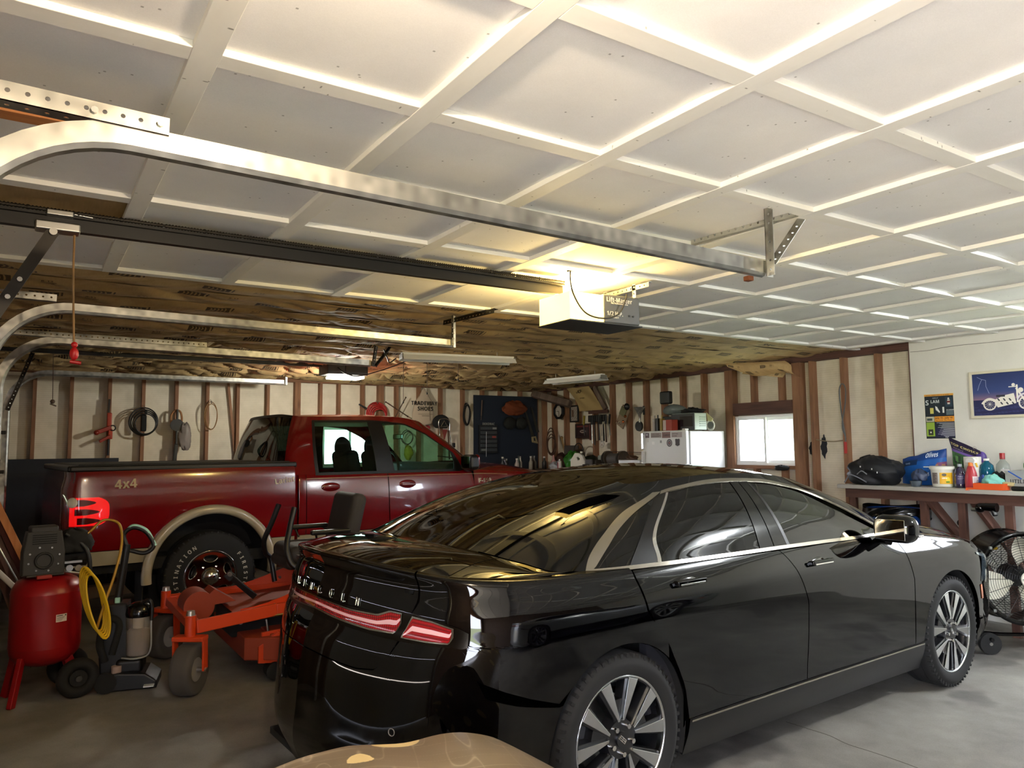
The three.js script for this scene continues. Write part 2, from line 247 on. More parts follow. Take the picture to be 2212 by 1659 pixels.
// ceiling: white panels with battens over the near bays, kraft-faced insulation beyond
const ceiling = struct('ceiling', 'ceiling of white battened panels that gives way to bare kraft-faced insulation', 'ceiling');
const BX = [-0.265, 0.322, 0.911, 1.555, 2.126, 2.674, 3.26, 3.85, 4.43, 5.02, 5.61, 6.19, 6.78], RZ = [-4.33, -3.68, -3.055, -2.425, -1.81, -1.19, -0.57, 0.05, 0.67, 1.29, 1.91, 2.53];
const BW = 0.066, BB = 2.46;
{
  const R = rng(5), xe = [XL, ...BX, X1 - 0.015], ze = [...RZ, ZN];
  for (let i = 0; i < xe.length - 1; i++) for (let j = 0; j < ze.length - 1; j++) {
    const raw = i <= 1 && j === 1;
    if (!raw) mesh('panel', metric(slab(xe[i], CEIL + R() * 0.001, ze[j] - BW, xe[i + 1], CEIL + 0.014, ze[j + 1] - BW), 'z', R() * 4), M.panel, ceiling);
    const a = i === 0 ? XL : xe[i] + BW / 2, b = i === xe.length - 2 ? xe[i + 1] : xe[i + 1] - BW / 2;
    const t = (R() - 0.5) * 0.008, raww = i <= 1 && j === 3;
    if (b - a > 0.05) mesh('cross_batten', metric(slab(a, BB + R() * 0.002, ze[j] - BW + t, b, CEIL + 0.001, ze[j] + t, 0.002), 'x', R() * 4), raww ? M.rawWood : M.batten, ceiling);
  }
  for (const x of BX) mesh('batten', metric(slab(x - BW / 2, BB, RZ[0] - BW, x + BW / 2, CEIL + 0.001, ZN, 0.002), 'z', R() * 4), M.batten, ceiling);
  // insulation batts run along x
  const w = 0.405, z0 = RZ[0] - BW + 0.02;
  const batt = (k, xa, xb, za, zb, base, amp) => {
    const nx = Math.max(24, Math.round((xb - xa) / 0.028)), nz = 16, off = R() * 2;
    const g = sheet((s, t) => {
      const x = lerp(xa, xb, s), z = lerp(za, zb, t), sag = Math.sin(Math.PI * t), far = smooth(-5, -9, z);
      const n1 = vnoise(x * 1.1, k * 3.7, 21), n2 = vnoise(x * 5, z * 7 + k, 22), n3 = vnoise(x * 17, z * 6, 23), n4 = Math.abs(vnoise(x * 3.2 + z * 4, z * 3 + k * 5, 24) - 0.5), n5 = Math.abs(vnoise(x * 8 - z * 9, z * 5 + k * 3, 26) - 0.5);
      return [x, base - amp * sag * (0.3 + 1.0 * n1) * (0.7 + far) - 0.018 * (n2 - 0.5) * sag - 0.007 * n3 * (0.3 + far) + (0.055 * smooth(0.10, 0, n4) + 0.025 * smooth(0.07, 0, n5)) * (0.25 + far) * sag - 0.012 * (t > 0.9 ? vnoise(x * 4, k, 25) : 0), z];
    }, nx, nz);
    const uv = g.attributes.uv; for (let i = 0; i < uv.count; i++) uv.setXY(i, uv.getX(i) * (xb - xa) / 2 + off, uv.getY(i));
    return mesh('insulation_batt', g, M.kraft, ceiling);
  };
  let k = 0;
  for (let z = z0; z > ZF - 0.05; z -= w, k++) batt(k, XL, X1 + 0.05, Math.max(z - w, ZF - SH), z + 0.03, 2.485, 0.04);
  batt(40, XL, 0.34, -3.72, -3.02, 2.53, 0.02);
  // torn flap of kraft paper that hangs below the batts near the window
  mesh('torn_flap', sheet((s, t) => [6.55 + 0.4 * s + 0.05 * t, 2.44 - 0.16 * t * (0.4 + s) - 0.05 * Math.sin(s * 6) * t, -5.75 + 0.55 * s + 0.15 * t + 0.03 * Math.sin(t * 7)], 14, 8), M.kraft, ceiling);
  mesh('torn_flap', sheet((s, t) => [6.72 + 0.25 * s, 2.42 - 0.1 * t - 0.06 * s, -5.5 + 0.35 * s - 0.1 * t], 10, 6), M.kraft, ceiling);
}
const MKZ_L = [[[-0.965,0.17,0.0],[-0.938,0.17,0.278],[-0.865,0.17,0.518],[-0.765,0.17,0.689],[-0.638,0.17,0.786],[-0.41,0.17,0.84],[0.0,0.17,0.856],[0.5,0.17,0.849],[1.05,0.17,0.846],[1.6,0.17,0.846],[2.2,0.17,0.851],[2.85,0.17,0.863],[3.233,0.17,0.849],[3.483,0.17,0.774],[3.634,0.17,0.606],[3.71,0.17,0.336],[3.74,0.17,0.0]],[[-1.02,0.3,0.0],[-0.99,0.3,0.292],[-0.91,0.3,0.546],[-0.8,0.3,0.726],[-0.66,0.3,0.829],[-0.41,0.3,0.885],[0.0,0.3,0.902],[0.5,0.3,0.895],[1.05,0.3,0.892],[1.6,0.3,0.892],[2.2,0.3,0.897],[2.85,0.3,0.904],[3.275,0.3,0.89],[3.552,0.3,0.811],[3.72,0.3,0.635],[3.8,0.3,0.352],[3.83,0.3,0.0]],[[-1.011,0.45,0.0],[-0.981,0.45,0.297],[-0.903,0.45,0.554],[-0.794,0.45,0.738],[-0.656,0.45,0.842],[-0.41,0.45,0.899],[0.0,0.45,0.916],[0.5,0.45,0.909],[1.05,0.45,0.906],[1.6,0.45,0.906],[2.2,0.45,0.911],[2.85,0.45,0.917],[3.289,0.45,0.902],[3.575,0.45,0.823],[3.749,0.45,0.644],[3.83,0.45,0.357],[3.86,0.45,0.0]],[[-0.997,0.6,0.0],[-0.968,0.6,0.299],[-0.891,0.6,0.559],[-0.786,0.6,0.744],[-0.651,0.6,0.848],[-0.41,0.6,0.906],[0.0,0.6,0.923],[0.5,0.6,0.916],[1.05,0.6,0.913],[1.6,0.6,0.913],[2.2,0.6,0.918],[2.85,0.6,0.923],[3.289,0.6,0.908],[3.575,0.6,0.829],[3.749,0.6,0.649],[3.83,0.6,0.359],[3.86,0.6,0.0]],[[-0.969,0.736,0.0],[-0.942,0.735,0.3],[-0.869,0.73,0.56],[-0.768,0.725,0.745],[-0.64,0.722,0.85],[-0.41,0.719,0.908],[0.0,0.717,0.925],[0.5,0.716,0.918],[1.05,0.716,0.915],[1.6,0.716,0.915],[2.2,0.713,0.92],[2.85,0.695,0.925],[3.28,0.678,0.91],[3.56,0.664,0.83],[3.73,0.657,0.65],[3.81,0.652,0.36],[3.84,0.651,0.0]],[[-0.928,0.828,0.0],[-0.902,0.825,0.3],[-0.835,0.818,0.56],[-0.742,0.809,0.745],[-0.624,0.804,0.85],[-0.41,0.799,0.908],[0.0,0.795,0.925],[0.5,0.794,0.918],[1.05,0.794,0.915],[1.6,0.793,0.915],[2.2,0.789,0.92],[2.85,0.758,0.925],[3.271,0.73,0.91],[3.545,0.708,0.83],[3.711,0.695,0.65],[3.79,0.688,0.36],[3.82,0.685,0.0]],[[-0.914,0.913,0.0],[-0.889,0.909,0.298],[-0.824,0.899,0.556],[-0.734,0.887,0.739],[-0.619,0.881,0.843],[-0.41,0.874,0.901],[0.0,0.868,0.918],[0.5,0.867,0.911],[1.05,0.867,0.908],[1.6,0.865,0.908],[2.2,0.86,0.913],[2.85,0.817,0.918],[3.257,0.779,0.903],[3.521,0.748,0.824],[3.682,0.731,0.645],[3.76,0.72,0.357],[3.79,0.717,0.0]],[[-0.891,0.998,0.0],[-0.867,0.994,0.289],[-0.805,0.981,0.54],[-0.719,0.966,0.719],[-0.61,0.957,0.82],[-0.41,0.948,0.876],[0.0,0.941,0.893],[0.5,0.94,0.886],[1.05,0.94,0.883],[1.6,0.938,0.883],[2.2,0.931,0.888],[2.85,0.876,0.896],[3.238,0.827,0.881],[3.491,0.788,0.804],[3.644,0.766,0.63],[3.72,0.753,0.349],[3.75,0.749,0.0]],[[-0.912,1.055,0.0],[-0.883,1.05,0.282],[-0.816,1.035,0.526],[-0.725,1.018,0.7],[-0.612,1.008,0.799],[-0.41,0.998,0.854],[0.0,0.99,0.869],[0.5,0.988,0.863],[1.05,0.988,0.86],[1.6,0.986,0.86],[2.2,0.978,0.865],[2.85,0.915,0.875],[3.224,0.86,0.861],[3.467,0.815,0.785],[3.615,0.79,0.615],[3.69,0.775,0.341],[3.72,0.77,0.0]],[[-0.882,1.067,0.0],[-0.853,1.062,0.279],[-0.786,1.047,0.503],[-0.713,1.03,0.669],[-0.6,1.02,0.763],[-0.398,1.01,0.815],[0.012,1.002,0.83],[0.5,0.991,0.85],[1.05,0.991,0.847],[1.6,0.989,0.847],[2.2,0.993,0.822],[2.85,0.93,0.831],[3.224,0.875,0.818],[3.437,0.83,0.746],[3.585,0.805,0.584],[3.66,0.79,0.324],[3.69,0.785,0.0]]];
const MKZ_G = [[[-0.47,1.088,0.0],[-0.462,1.085,0.3],[-0.425,1.072,0.52],[-0.34,1.04,0.68],[-0.19,1.0,0.81],[0.25,0.993,0.855],[0.65,0.992,0.864],[1.07,0.992,0.866],[1.5,0.99,0.866],[2.0,0.984,0.855],[2.38,0.98,0.79],[2.56,1.005,0.52],[2.66,1.015,0.0]],[[-0.171,1.2,0.0],[-0.168,1.198,0.283],[-0.151,1.182,0.495],[-0.095,1.15,0.644],[0.035,1.118,0.752],[0.398,1.116,0.797],[0.726,1.117,0.809],[1.073,1.118,0.811],[1.444,1.114,0.81],[1.871,1.103,0.792],[2.188,1.095,0.729],[2.314,1.132,0.446],[2.381,1.143,0.0]],[[0.135,1.289,0.0],[0.134,1.287,0.263],[0.13,1.272,0.463],[0.156,1.244,0.592],[0.262,1.227,0.672],[0.547,1.233,0.715],[0.802,1.238,0.728],[1.077,1.239,0.73],[1.388,1.232,0.728],[1.739,1.213,0.706],[1.99,1.196,0.649],[2.061,1.24,0.368],[2.095,1.254,0.0]],[[0.46,1.352,0.0],[0.455,1.35,0.24],[0.43,1.338,0.42],[0.42,1.322,0.52],[0.5,1.325,0.565],[0.7,1.345,0.6],[0.88,1.355,0.612],[1.08,1.357,0.615],[1.33,1.348,0.612],[1.6,1.318,0.588],[1.78,1.285,0.545],[1.79,1.33,0.28],[1.79,1.345,0.0]]];
// ---------- lofted vehicle bodies ----------
// Catmull-Rom surface through a control net; u along a row, v across the rows
function crv(a, b, c, d, t) { return 0.5 * (2 * b + (c - a) * t + (2 * a - 5 * b + 4 * c - d) * t * t + (3 * b - a - 3 * c + d) * t * t * t); }
function crow(row, u) {
  const n = row.length, i = clamp(Math.floor(u), 0, n - 2), t = u - i, b = row[i], c = row[i + 1], a = i > 0 ? row[i - 1] : b.map((x, k) => 2 * x - c[k]), d = i < n - 2 ? row[i + 2] : c.map((x, k) => 2 * x - b[k]);
  return [0, 1, 2].map((k) => crv(a[k], b[k], c[k], d[k], t));
}
const netAt = (N) => { const f = (u, v) => crow(N.map((r) => crow(r, u)), v); f.cols = N[0].length - 1; f.rows = N.length - 1; return f; };
function netNormal(f, u, v) {
  const e = 0.02, a = f(u + e, v), b = f(u - e, v), c = f(u, v + e), d = f(u, v - e);
  const n = V(a[0] - b[0], a[1] - b[1], a[2] - b[2]).cross(V(c[0] - d[0], c[1] - d[1], c[2] - d[2])).normalize();
  return n.multiplyScalar(f.flip ? -1 : 1);
}
// patch of a net: map(s, t) -> [u, v]; off lifts it along the normal; skirt turns its edges inward; mirror makes the left-hand copy
function patch(f, map, nu, nv, { off = 0, skirt = 0.012, mirror = false } = {}) {
  const pos = [], nor = [], uv = [], idx = [], W = nu + 1, m = mirror ? -1 : 1;
  const put = (p, n, s, t) => { pos.push(p[0], p[1], p[2] * m); nor.push(n.x, n.y, n.z * m); uv.push(s, t); return pos.length / 3 - 1; };
  const pts = [];
  for (let j = 0; j <= nv; j++) for (let i = 0; i <= nu; i++) { const s = i / nu, t = j / nv, [u, v] = map(s, t), p = f(u, v), n = netNormal(f, u, v); const q = [p[0] + n.x * off, p[1] + n.y * off, p[2] + n.z * off]; pts.push([q, n, s, t]); put(q, n, s, t); }
  const tri = (a, b, c) => { const A = V(...pts[a][0]), n = V(...pts[b][0]).sub(A).cross(V(...pts[c][0]).sub(A)); (n.dot(pts[a][1]) > 0) !== mirror ? idx.push(a, b, c) : idx.push(a, c, b); };
  for (let j = 0; j < nv; j++) for (let i = 0; i < nu; i++) { const a = j * W + i; tri(a, a + 1, a + W + 1); tri(a, a + W + 1, a + W); }
  if (skirt) {
    const ring = []; for (let i = 0; i <= nu; i++) ring.push(i); for (let j = 1; j <= nv; j++) ring.push(j * W + nu); for (let i = nu - 1; i >= 0; i--) ring.push(nv * W + i); for (let j = nv - 1; j >= 1; j--) ring.push(j * W);
    const lo = ring.map((k) => { const [q, n, s, t] = pts[k]; return put([q[0] - n.x * skirt, q[1] - n.y * skirt, q[2] - n.z * skirt], n, s, t); });
    for (let k = 0; k < ring.length; k++) { const a = ring[k], b = ring[(k + 1) % ring.length], c = lo[k], d = lo[(k + 1) % ring.length]; idx.push(a, c, b, b, c, d, a, b, c, b, d, c); }
  }
  const g = new THREE.BufferGeometry(); g.setAttribute('position', new THREE.Float32BufferAttribute(pos, 3)); g.setAttribute('normal', new THREE.Float32BufferAttribute(nor, 3)); g.setAttribute('uv', new THREE.Float32BufferAttribute(uv, 2)); g.setIndex(idx); return g;
}
// piecewise linear function through [x, y] knots
const pl = (k) => (x) => { if (x <= k[0][0]) return k[0][1]; for (let i = 1; i < k.length; i++) if (x <= k[i][0]) return lerp(k[i - 1][1], k[i][1], (x - k[i - 1][0]) / (k[i][0] - k[i - 1][0])); return k[k.length - 1][1]; };
// smooth curve through [x, y] knots
const sp = (k) => (x) => { const n = k.length; if (x <= k[0][0]) return k[0][1]; if (x >= k[n - 1][0]) return k[n - 1][1]; let i = 1; while (x > k[i][0]) i++; const a = k[i - 1], b = k[i], h = b[0] - a[0], s = (p, q) => (q[1] - p[1]) / (q[0] - p[0]), m = s(a, b), m0 = i > 1 ? (s(k[i - 2], a) + m) / 2 : m, m1 = i < n - 1 ? (m + s(b, k[i + 1])) / 2 : m, t = (x - a[0]) / h; return (2 * t ** 3 - 3 * t * t + 1) * a[1] + (t ** 3 - 2 * t * t + t) * h * m0 + (3 * t * t - 2 * t ** 3) * b[1] + (t ** 3 - t * t) * h * m1; };
const solveV = (f, u, y) => { let a = 0, b = f.rows; for (let i = 0; i < 30; i++) { const m = (a + b) / 2; if (f(u, m)[1] < y) a = m; else b = m; } return (a + b) / 2; };
const flipSides = (g) => { g = clean(g.clone()); g.scale(1, 1, -1); const p = g.attributes.position.array, n = g.attributes.normal.array, u = g.attributes.uv.array; for (let i = 0; i < p.length; i += 9) for (let k = 0; k < 3; k++) { [p[i + 3 + k], p[i + 6 + k]] = [p[i + 6 + k], p[i + 3 + k]]; [n[i + 3 + k], n[i + 6 + k]] = [n[i + 6 + k], n[i + 3 + k]]; } return g; };
// tyre: radius R, width w, rim radius q, axis z, outer face at +z
function tyre(R, w, q, grooves = 60) {
  const h = w / 2, g = lathe([[q - 0.012, -h * 0.75], [q + 0.01, -h * 0.92], [lerp(q, R, 0.45), -h], [R - 0.035, -h * 0.95], [R - 0.012, -h * 0.82], [R, -h * 0.6], [R, -h * 0.34], [R - 0.007, -h * 0.33], [R - 0.007, -h * 0.28], [R, -h * 0.27], [R, h * 0.27], [R - 0.007, h * 0.28], [R - 0.007, h * 0.33], [R, h * 0.34], [R, h * 0.6], [R - 0.012, h * 0.82], [R - 0.035, h * 0.95], [lerp(q, R, 0.45), h], [q + 0.012, h * 0.93], [q + 0.004, h * 0.86], [q - 0.012, h * 0.8]], 64);
  g.rotateX(Math.PI / 2); const list = [g];
  for (let i = 0; i < grooves; i++) { const a = i / grooves * 2 * Math.PI, b = box(0.02, 0.012, w * 0.17, 0, 0, 0); b.rotateZ(a); b.translate(Math.cos(a) * (R - 0.0155), Math.sin(a) * (R - 0.0155), h * 0.72); list.push(b); }
  return merge(list);
}
{
  const paint = P(0x010102, 0.03), glass = P(0x2e3331, 0.01, { transmission: 1, thickness: 0, ior: 1.52 }), darkTrim = P(0x050506, 0.35), satin = metal(0xb9b3a6, 0.2), bronze = metal(0x2e2a25, 0.25), inside = P(0x15151a, 0.8), seatM = P(0x23232a, 0.7);
  const lens = P(0xffffff, 0.12, { clearcoat: 1, clearcoatRoughness: 0.03, map: tex(256, 128, (u, v) => { const a = (u * 46) % 1, b = (v * 5) % 1, d = Math.hypot(a - 0.5, b - 0.5), h = Math.abs(v - 0.5) < 0.13 ? 1 : 0, k = h ? 235 : 255 * (0.45 + 0.75 * Math.max(0, 0.55 - d)); return h ? [226, 176, 176] : [k * 0.85, k * 0.1, k * 0.14]; }) });
  const car = thing('black_sedan', 'glossy black four-door sedan with silver window trim and full-width red tail lamp', 'car', [2.008, 0, -3.279], 3.142 * deg);
  car.scale.setScalar(1.01);
  const L = netAt(MKZ_L), G = netAt(MKZ_G); L.flip = netNormal(L, 8, 4).z < 0; G.flip = netNormal(G, 7, 1.5).z < 0;
  const R_ = 0.375, arch = (x) => { for (const c of [0, 2.85]) { const d = Math.abs(x - c); if (d < R_) return 0.34 + Math.sqrt(R_ * R_ - d * d); } return 0; };
  const vArch = (u, v) => { const x = L(u, v)[0], y = arch(x); return y ? solveV(L, u, y) : 0; };
  const both = (name, f, map, nu, nv, m, o = {}, parent = car) => [false, true].map((mirror) => mesh(name, patch(f, map, nu, nv, { ...o, mirror }), m, parent));
  const e = 0.006;   // half shut-line in net units
  // bumper, trunk, quarters
  const us = (s, t) => { const u = 16 * s, b = vArch(u, 2.2); return [u, lerp(b, 8.5, t)]; };
  mesh('body_shell', [patch(L, us, 150, 26, { off: -0.007, skirt: 0 }), patch(L, us, 150, 26, { off: -0.007, skirt: 0, mirror: true })], P(0x010101, 1, { specularIntensity: 0 }), car);
  const vB = pl([[0, 3.55], [1.4, 3.5], [1.75, 3.58], [1.95, 3.85], [2.06, 4.3], [2.12, 4.70], [3.15, 4.80], [3.45, 4.70], [3.58, 4.5], [4.1, 3.09], [4.65, 2.8], [5.4, 2.5]]);
  mesh('rear_bumper', [patch(L, (s, t) => { const u = 5.42 * s, b = vArch(u, 1.5); return [u, lerp(b, Math.max(b + 0.02, vB(u) - 0.02), t)]; }, 130, 22), patch(L, (s, t) => { const u = 5.42 * s, b = vArch(u, 1.5); return [u, lerp(b, Math.max(b + 0.02, vB(u) - 0.02), t)]; }, 130, 22, { mirror: true })], paint, car);
  const tR = pl([[3.5, 1.95], [3.95, 2.0], [4.7, 2.1], [5.2, 2.14], [6.5, 2.4], [9, 2.42]]), tm = (s, t) => { const v = lerp(vB(s * 1.93) + 0.02, 9, t); return [s * (tR(v) - 0.012), v]; };
  const trunk = mesh('trunk_lid', [patch(L, tm, 44, 30), patch(L, tm, 44, 30, { mirror: true })], paint, car);
  const qL = pl([[2.4, 5.36], [2.51, 5.34], [2.8, 4.67], [3.09, 4.12], [4.5, 3.6], [4.72, 3.4], [4.82, 2.12], [5.2, 2.14], [6.5, 2.42], [9, 2.44]]), dR = pl([[3.2, 6.6], [3.55, 6.52], [4.34, 6.38], [5.45, 6.28], [6.57, 6.24], [7.31, 6.21], [9, 6.20]]);
  both('quarter_panel', L, (s, t) => { const u0 = lerp(4.5, dR(4) - e, s), vb = Math.max(s < 0.14 ? lerp(4.82, 2.52, s / 0.14) : 2.52, s < 0.14 ? 0 : vArch(lerp(5.36, 6.52, (s - 0.14) / 0.86), 3)); const v = lerp(vb + 0.015, 9, t); const a = qL(v) + 0.012, b = dR(Math.max(v, 3.3)) - e; const ub = s < 0.14 ? lerp(2.14, 5.36, s / 0.14) : lerp(5.36, 6.52, (s - 0.14) / 0.86); return [lerp(ub, lerp(a, b, s), smooth(0, 0.35, t)), v]; }, 60, 40, paint);
  // doors, rocker, fender, front bumper
  const dL = pl([[1.25, 6.78], [2.2, 6.72], [2.8, 6.63], [3.2, 6.57], [3.55, 6.53], [4.34, 6.39], [5.45, 6.29], [6.57, 6.25], [7.31, 6.22], [8, 6.21]]), gB = pl([[0, 8.42], [1.67, 8.41], [2.71, 8.43], [4.01, 8.44], [5.09, 8.38], [6.23, 8.3], [7.05, 8.22], [8, 8.12]]), gF = pl([[0, 10.25], [1.28, 10.25], [2.51, 10.24], [4.06, 10.24], [5.2, 10.19], [6.23, 10.14], [8, 10.0]]);
  const rd = both('rear_door', L, (s, t) => { const v = lerp(1.27, 7.97, t); return [lerp(dL(v) + e, gB(v) - e, s), v]; }, 24, 40, paint), fd = both('front_door', L, (s, t) => { const v = lerp(1.27, 7.97, t); return [lerp(gB(v) + e, gF(v) - e, s), v]; }, 24, 40, paint);
  both('rocker_panel', L, (s, t) => [lerp(6.80, 10.42, s), lerp(0, 1.24, t)], 30, 8, P(0x050506, 0.3));
  both('rocker_strip', L, (s, t) => [lerp(6.82, 10.40, s), lerp(1.14, 1.2, t)], 30, 2, satin, { off: 0.003 });
  const fB = pl([[0, 12.0], [3, 12.1], [6, 12.4], [8, 13]]);
  both('front_fender', L, (s, t) => { const ub = lerp(10.25, 12.0, s), vb = Math.max(1.27, vArch(ub, 2.5)), v = lerp(vb, 9, t); return [lerp(ub, lerp(gF(v) + e, fB(v), s), smooth(0, 0.4, t)), v]; }, 60, 36, paint);
  both('front_bumper', L, (s, t) => { const u0 = lerp(11.55, 16, s), vb = vArch(u0, 1), v = lerp(vb, 9, t); return [lerp(u0, lerp(fB(v) + 0.01, 16, s), smooth(0, 0.3, t)), v]; }, 40, 26, paint);
  // deck, hood, roof (full width sheets)
  const lt = (u) => L(u, 9), gb = (u) => G(u, 0);
  const deck = (b0, b1) => sheet((s, t) => { const b = lerp(b0, b1, s), k = Math.abs(b), A = lt(k * 5.4), B = gb(k * 4.2), y = 0.02 * Math.sin(Math.PI * t) * (1 - k * 0.6); return [lerp(A[0], B[0], t), lerp(A[1], B[1], t) + y, lerp(A[2], B[2], t) * Math.sign(b || 1)]; }, 40, 14);
  mesh('trunk_top', deck(0.6, -0.6), paint, trunk); mesh('quarter_shoulder', deck(1, 0.607), paint, car); mesh('quarter_shoulder', deck(-0.607, -1), paint, car);
  mesh('deck_underside', T(slab(-0.8, 0.96, -0.6, -0.3, 0.975, 0.6)), darkTrim, car);
  mesh('hood', sheet((s, t) => { const b = lerp(1, -1, s), k = Math.abs(b), A = lt(16 - 6 * k), B = gb(12 - 2 * k), y = 0.055 * Math.sin(Math.PI * Math.min(1, t * 0.95 + 0.05)) * (1 - k ** 3 * 0.9); return [lerp(B[0], A[0], t), lerp(B[1], A[1], t) + y, lerp(B[2], A[2], t) * Math.sign(b || 1)]; }, 48, 24).scale(1, 1, 1), paint, car).material.side = THREE.DoubleSide;
  const roofAt = (a, b) => { const E = G(lerp(3, 10, a), 3), k = Math.abs(b), xc = lerp(0.46, 1.79, a), yc = lerp(1.352, 1.345, a) + 0.057 * Math.sin(Math.PI * Math.pow(a, 0.9)); return [lerp(xc, E[0], k * k), yc + (E[1] - yc) * Math.pow(k, 2.3), b * E[2]]; };
  mesh('roof', sheet((s, t) => roofAt(s, lerp(1, -1, t)), 44, 40), paint, car);
  // greenhouse
  const rgE = sp([[0, 1.93], [0.6, 1.97], [1.27, 2.2], [2.9, 2.86], [3, 2.9]]), ch = sp([[0, 4.2], [0.48, 4.07], [1.02, 4.01], [1.86, 4.05], [2.45, 4.4], [3, 4.6]]);
  const topC = sp([[4.0, 1.9], [4.47, 2.45], [5.25, 2.69], [7.09, 2.77], [8.31, 2.61], [8.88, 2.25], [9.18, 1.6], [9.4, 0.83], [9.56, 0.37], [9.7, 0.02]]);
  mesh('rear_window', [patch(G, (s, t) => [2.95 * s, lerp(0.0, 3, t)], 24, 24, { skirt: 0 }), patch(G, (s, t) => [2.95 * s, lerp(0, 3, t)], 24, 24, { skirt: 0, mirror: true })], glass, car);
  mesh('windshield', [patch(G, (s, t) => [lerp(9.9, 12, s), lerp(0, 3, t)], 20, 20, { skirt: 0 }), patch(G, (s, t) => [lerp(9.9, 12, s), lerp(0, 3, t)], 20, 20, { skirt: 0, mirror: true })], glass, car);
  both('rear_pillar', G, (s, t) => { const v = 3 * t; return [lerp(rgE(v), ch(v), s), v]; }, 24, 30, paint, { off: 0.003 });
  both('roof_rail', G, (s, t) => { const u = lerp(4.05, 9.62, s); return [u, lerp(topC(u), 3, t)]; }, 60, 10, paint, { off: 0.003 });
  both('front_pillar', G, (s, t) => { const v = 3 * t; const a = pl([[0, 9.7], [0.37, 9.56], [0.83, 9.4], [1.6, 9.18], [2.2, 9.0], [3, 9.0]])(v); return [lerp(a, 10.35, s), v]; }, 14, 24, paint, { off: 0.003 });
  const qgl = both('quarter_window', G, (s, t) => { const v = lerp(0.1, 2.25, t); return [lerp(sp([[0.1, 4.27], [0.66, 4.23], [1.3, 4.2], [1.84, 4.29], [2.25, 4.46]])(v), pl([[0.1, 4.66], [2.25, 4.5]])(v), s), v]; }, 10, 20, glass, { skirt: 0 });
  both('door_pillar', G, (s, t) => { const v = lerp(0, 2.5, t); return [lerp(pl([[0, 4.68], [2.5, 4.48]])(v), sp([[0, 5.1], [0.18, 5.02], [0.9, 4.8], [2.5, 4.75]])(v), s), v]; }, 8, 16, darkTrim, { off: 0.002 });
  const rTop = sp([[4.7, 2.45], [5.55, 2.6], [6.8, 2.62]]), rdg = (s, t) => { const v0 = lerp(0.05, 2.5, t), u = lerp(sp([[0, 5.06], [0.18, 5.02], [0.9, 4.8], [2.5, 4.75]])(v0), 6.84, s); return [u, lerp(0.05, rTop(u), t)]; };
  rd.forEach((d, k) => { mesh('window', patch(G, rdg, 24, 18, { skirt: 0, mirror: !!k }), glass, d); });
  both('centre_pillar', G, (s, t) => [lerp(6.78, 7.04, s), lerp(0, 2.68, t)], 6, 18, P(0x040405, 0.12), { off: 0.003 }); both('centre_pillar', G, (s, t) => [lerp(7.06, 7.34, s), lerp(0, 2.68, t)], 6, 18, P(0x040405, 0.12), { off: 0.003 });
  const fTop = sp([[7.3, 2.6], [8.13, 2.42], [8.63, 2.05], [8.89, 1.36], [9.13, 0.74], [9.4, 0.08]]);
  fd.forEach((d, k) => { mesh('window', patch(G, (s, t) => { const u = lerp(7.3, 9.4, s); return [u, lerp(0.05, fTop(u), t)]; }, 28, 18, { skirt: 0, mirror: !!k }), glass, d); });
  // bright trim round the side windows
  const tr = { off: 0.006, skirt: 0.008 };
  both('window_trim', G, (s, t) => { const u = lerp(4.6, 9.62, s), v = topC(u); return [u, lerp(v, v - 0.13, t)]; }, 60, 2, satin, tr);
  both('window_trim', G, (s, t) => { const v = lerp(-0.04, 2.5, s); return [lerp(ch(v) - 0.01, lerp(4.25, sp([[0.1, 4.27], [0.66, 4.23], [1.3, 4.2], [1.84, 4.29], [2.5, 4.6]])(v), smooth(0, 0.15, v)), t), v]; }, 40, 3, satin, tr);
  both('belt_trim', G, (s, t) => [lerp(4.22, 9.65, s), lerp(-0.05, 0.075, t)], 60, 2, satin, tr);
  both('door_trim', G, (s, t) => { const v = lerp(0.08, 2.45, s), a = sp([[0, 5.06], [0.18, 5.02], [0.9, 4.8], [2.5, 4.75]])(v); return [a + lerp(-0.02, 0.03, t), v]; }, 24, 1, M.chrome, { off: 0.004, skirt: 0.004 });
  both('door_trim', G, (s, t) => [lerp(7.30, 7.36, t), lerp(0.08, 2.55, s)], 20, 1, darkTrim, { off: 0.004, skirt: 0.004 });
  // tail lamps
  const tl = (name, top, bot, u0, u1, m, off, par = car, n = 30) => both(name, L, (s, t) => { const u = lerp(u0, u1, s); return [u, lerp(bot(u), top(u), t)]; }, n, 8, m, { off, skirt: 0.012 }, par);
  tl('lamp_surround', pl([[0, 5.62], [1.55, 5.66], [1.8, 5.94], [2.4, 5.95], [2.8, 5.86], [3.35, 5.62], [3.7, 5.3]]), pl([[0, 4.72], [1, 4.7], [2.1, 4.66], [3.2, 4.72], [3.55, 4.7], [3.7, 4.9]]), 0, 3.6, bronze, 0.004);
  tl('tail_lamp', pl([[0, 5.5], [1, 5.45], [1.61, 5.54], [1.85, 5.83], [2.14, 5.83]]), pl([[0, 5.05], [0.54, 4.95], [1.47, 4.9], [2.0, 4.98], [2.1, 5.5]]), 0, 2.08, lens, 0.008);
  tl('corner_lamp', pl([[2.16, 4.95], [2.34, 5.78], [2.76, 5.73], [3.2, 5.53]]), pl([[2.16, 4.86], [2.65, 4.88], [3.15, 4.92], [3.2, 5.3]]), 2.18, 3.19, lens, 0.008);
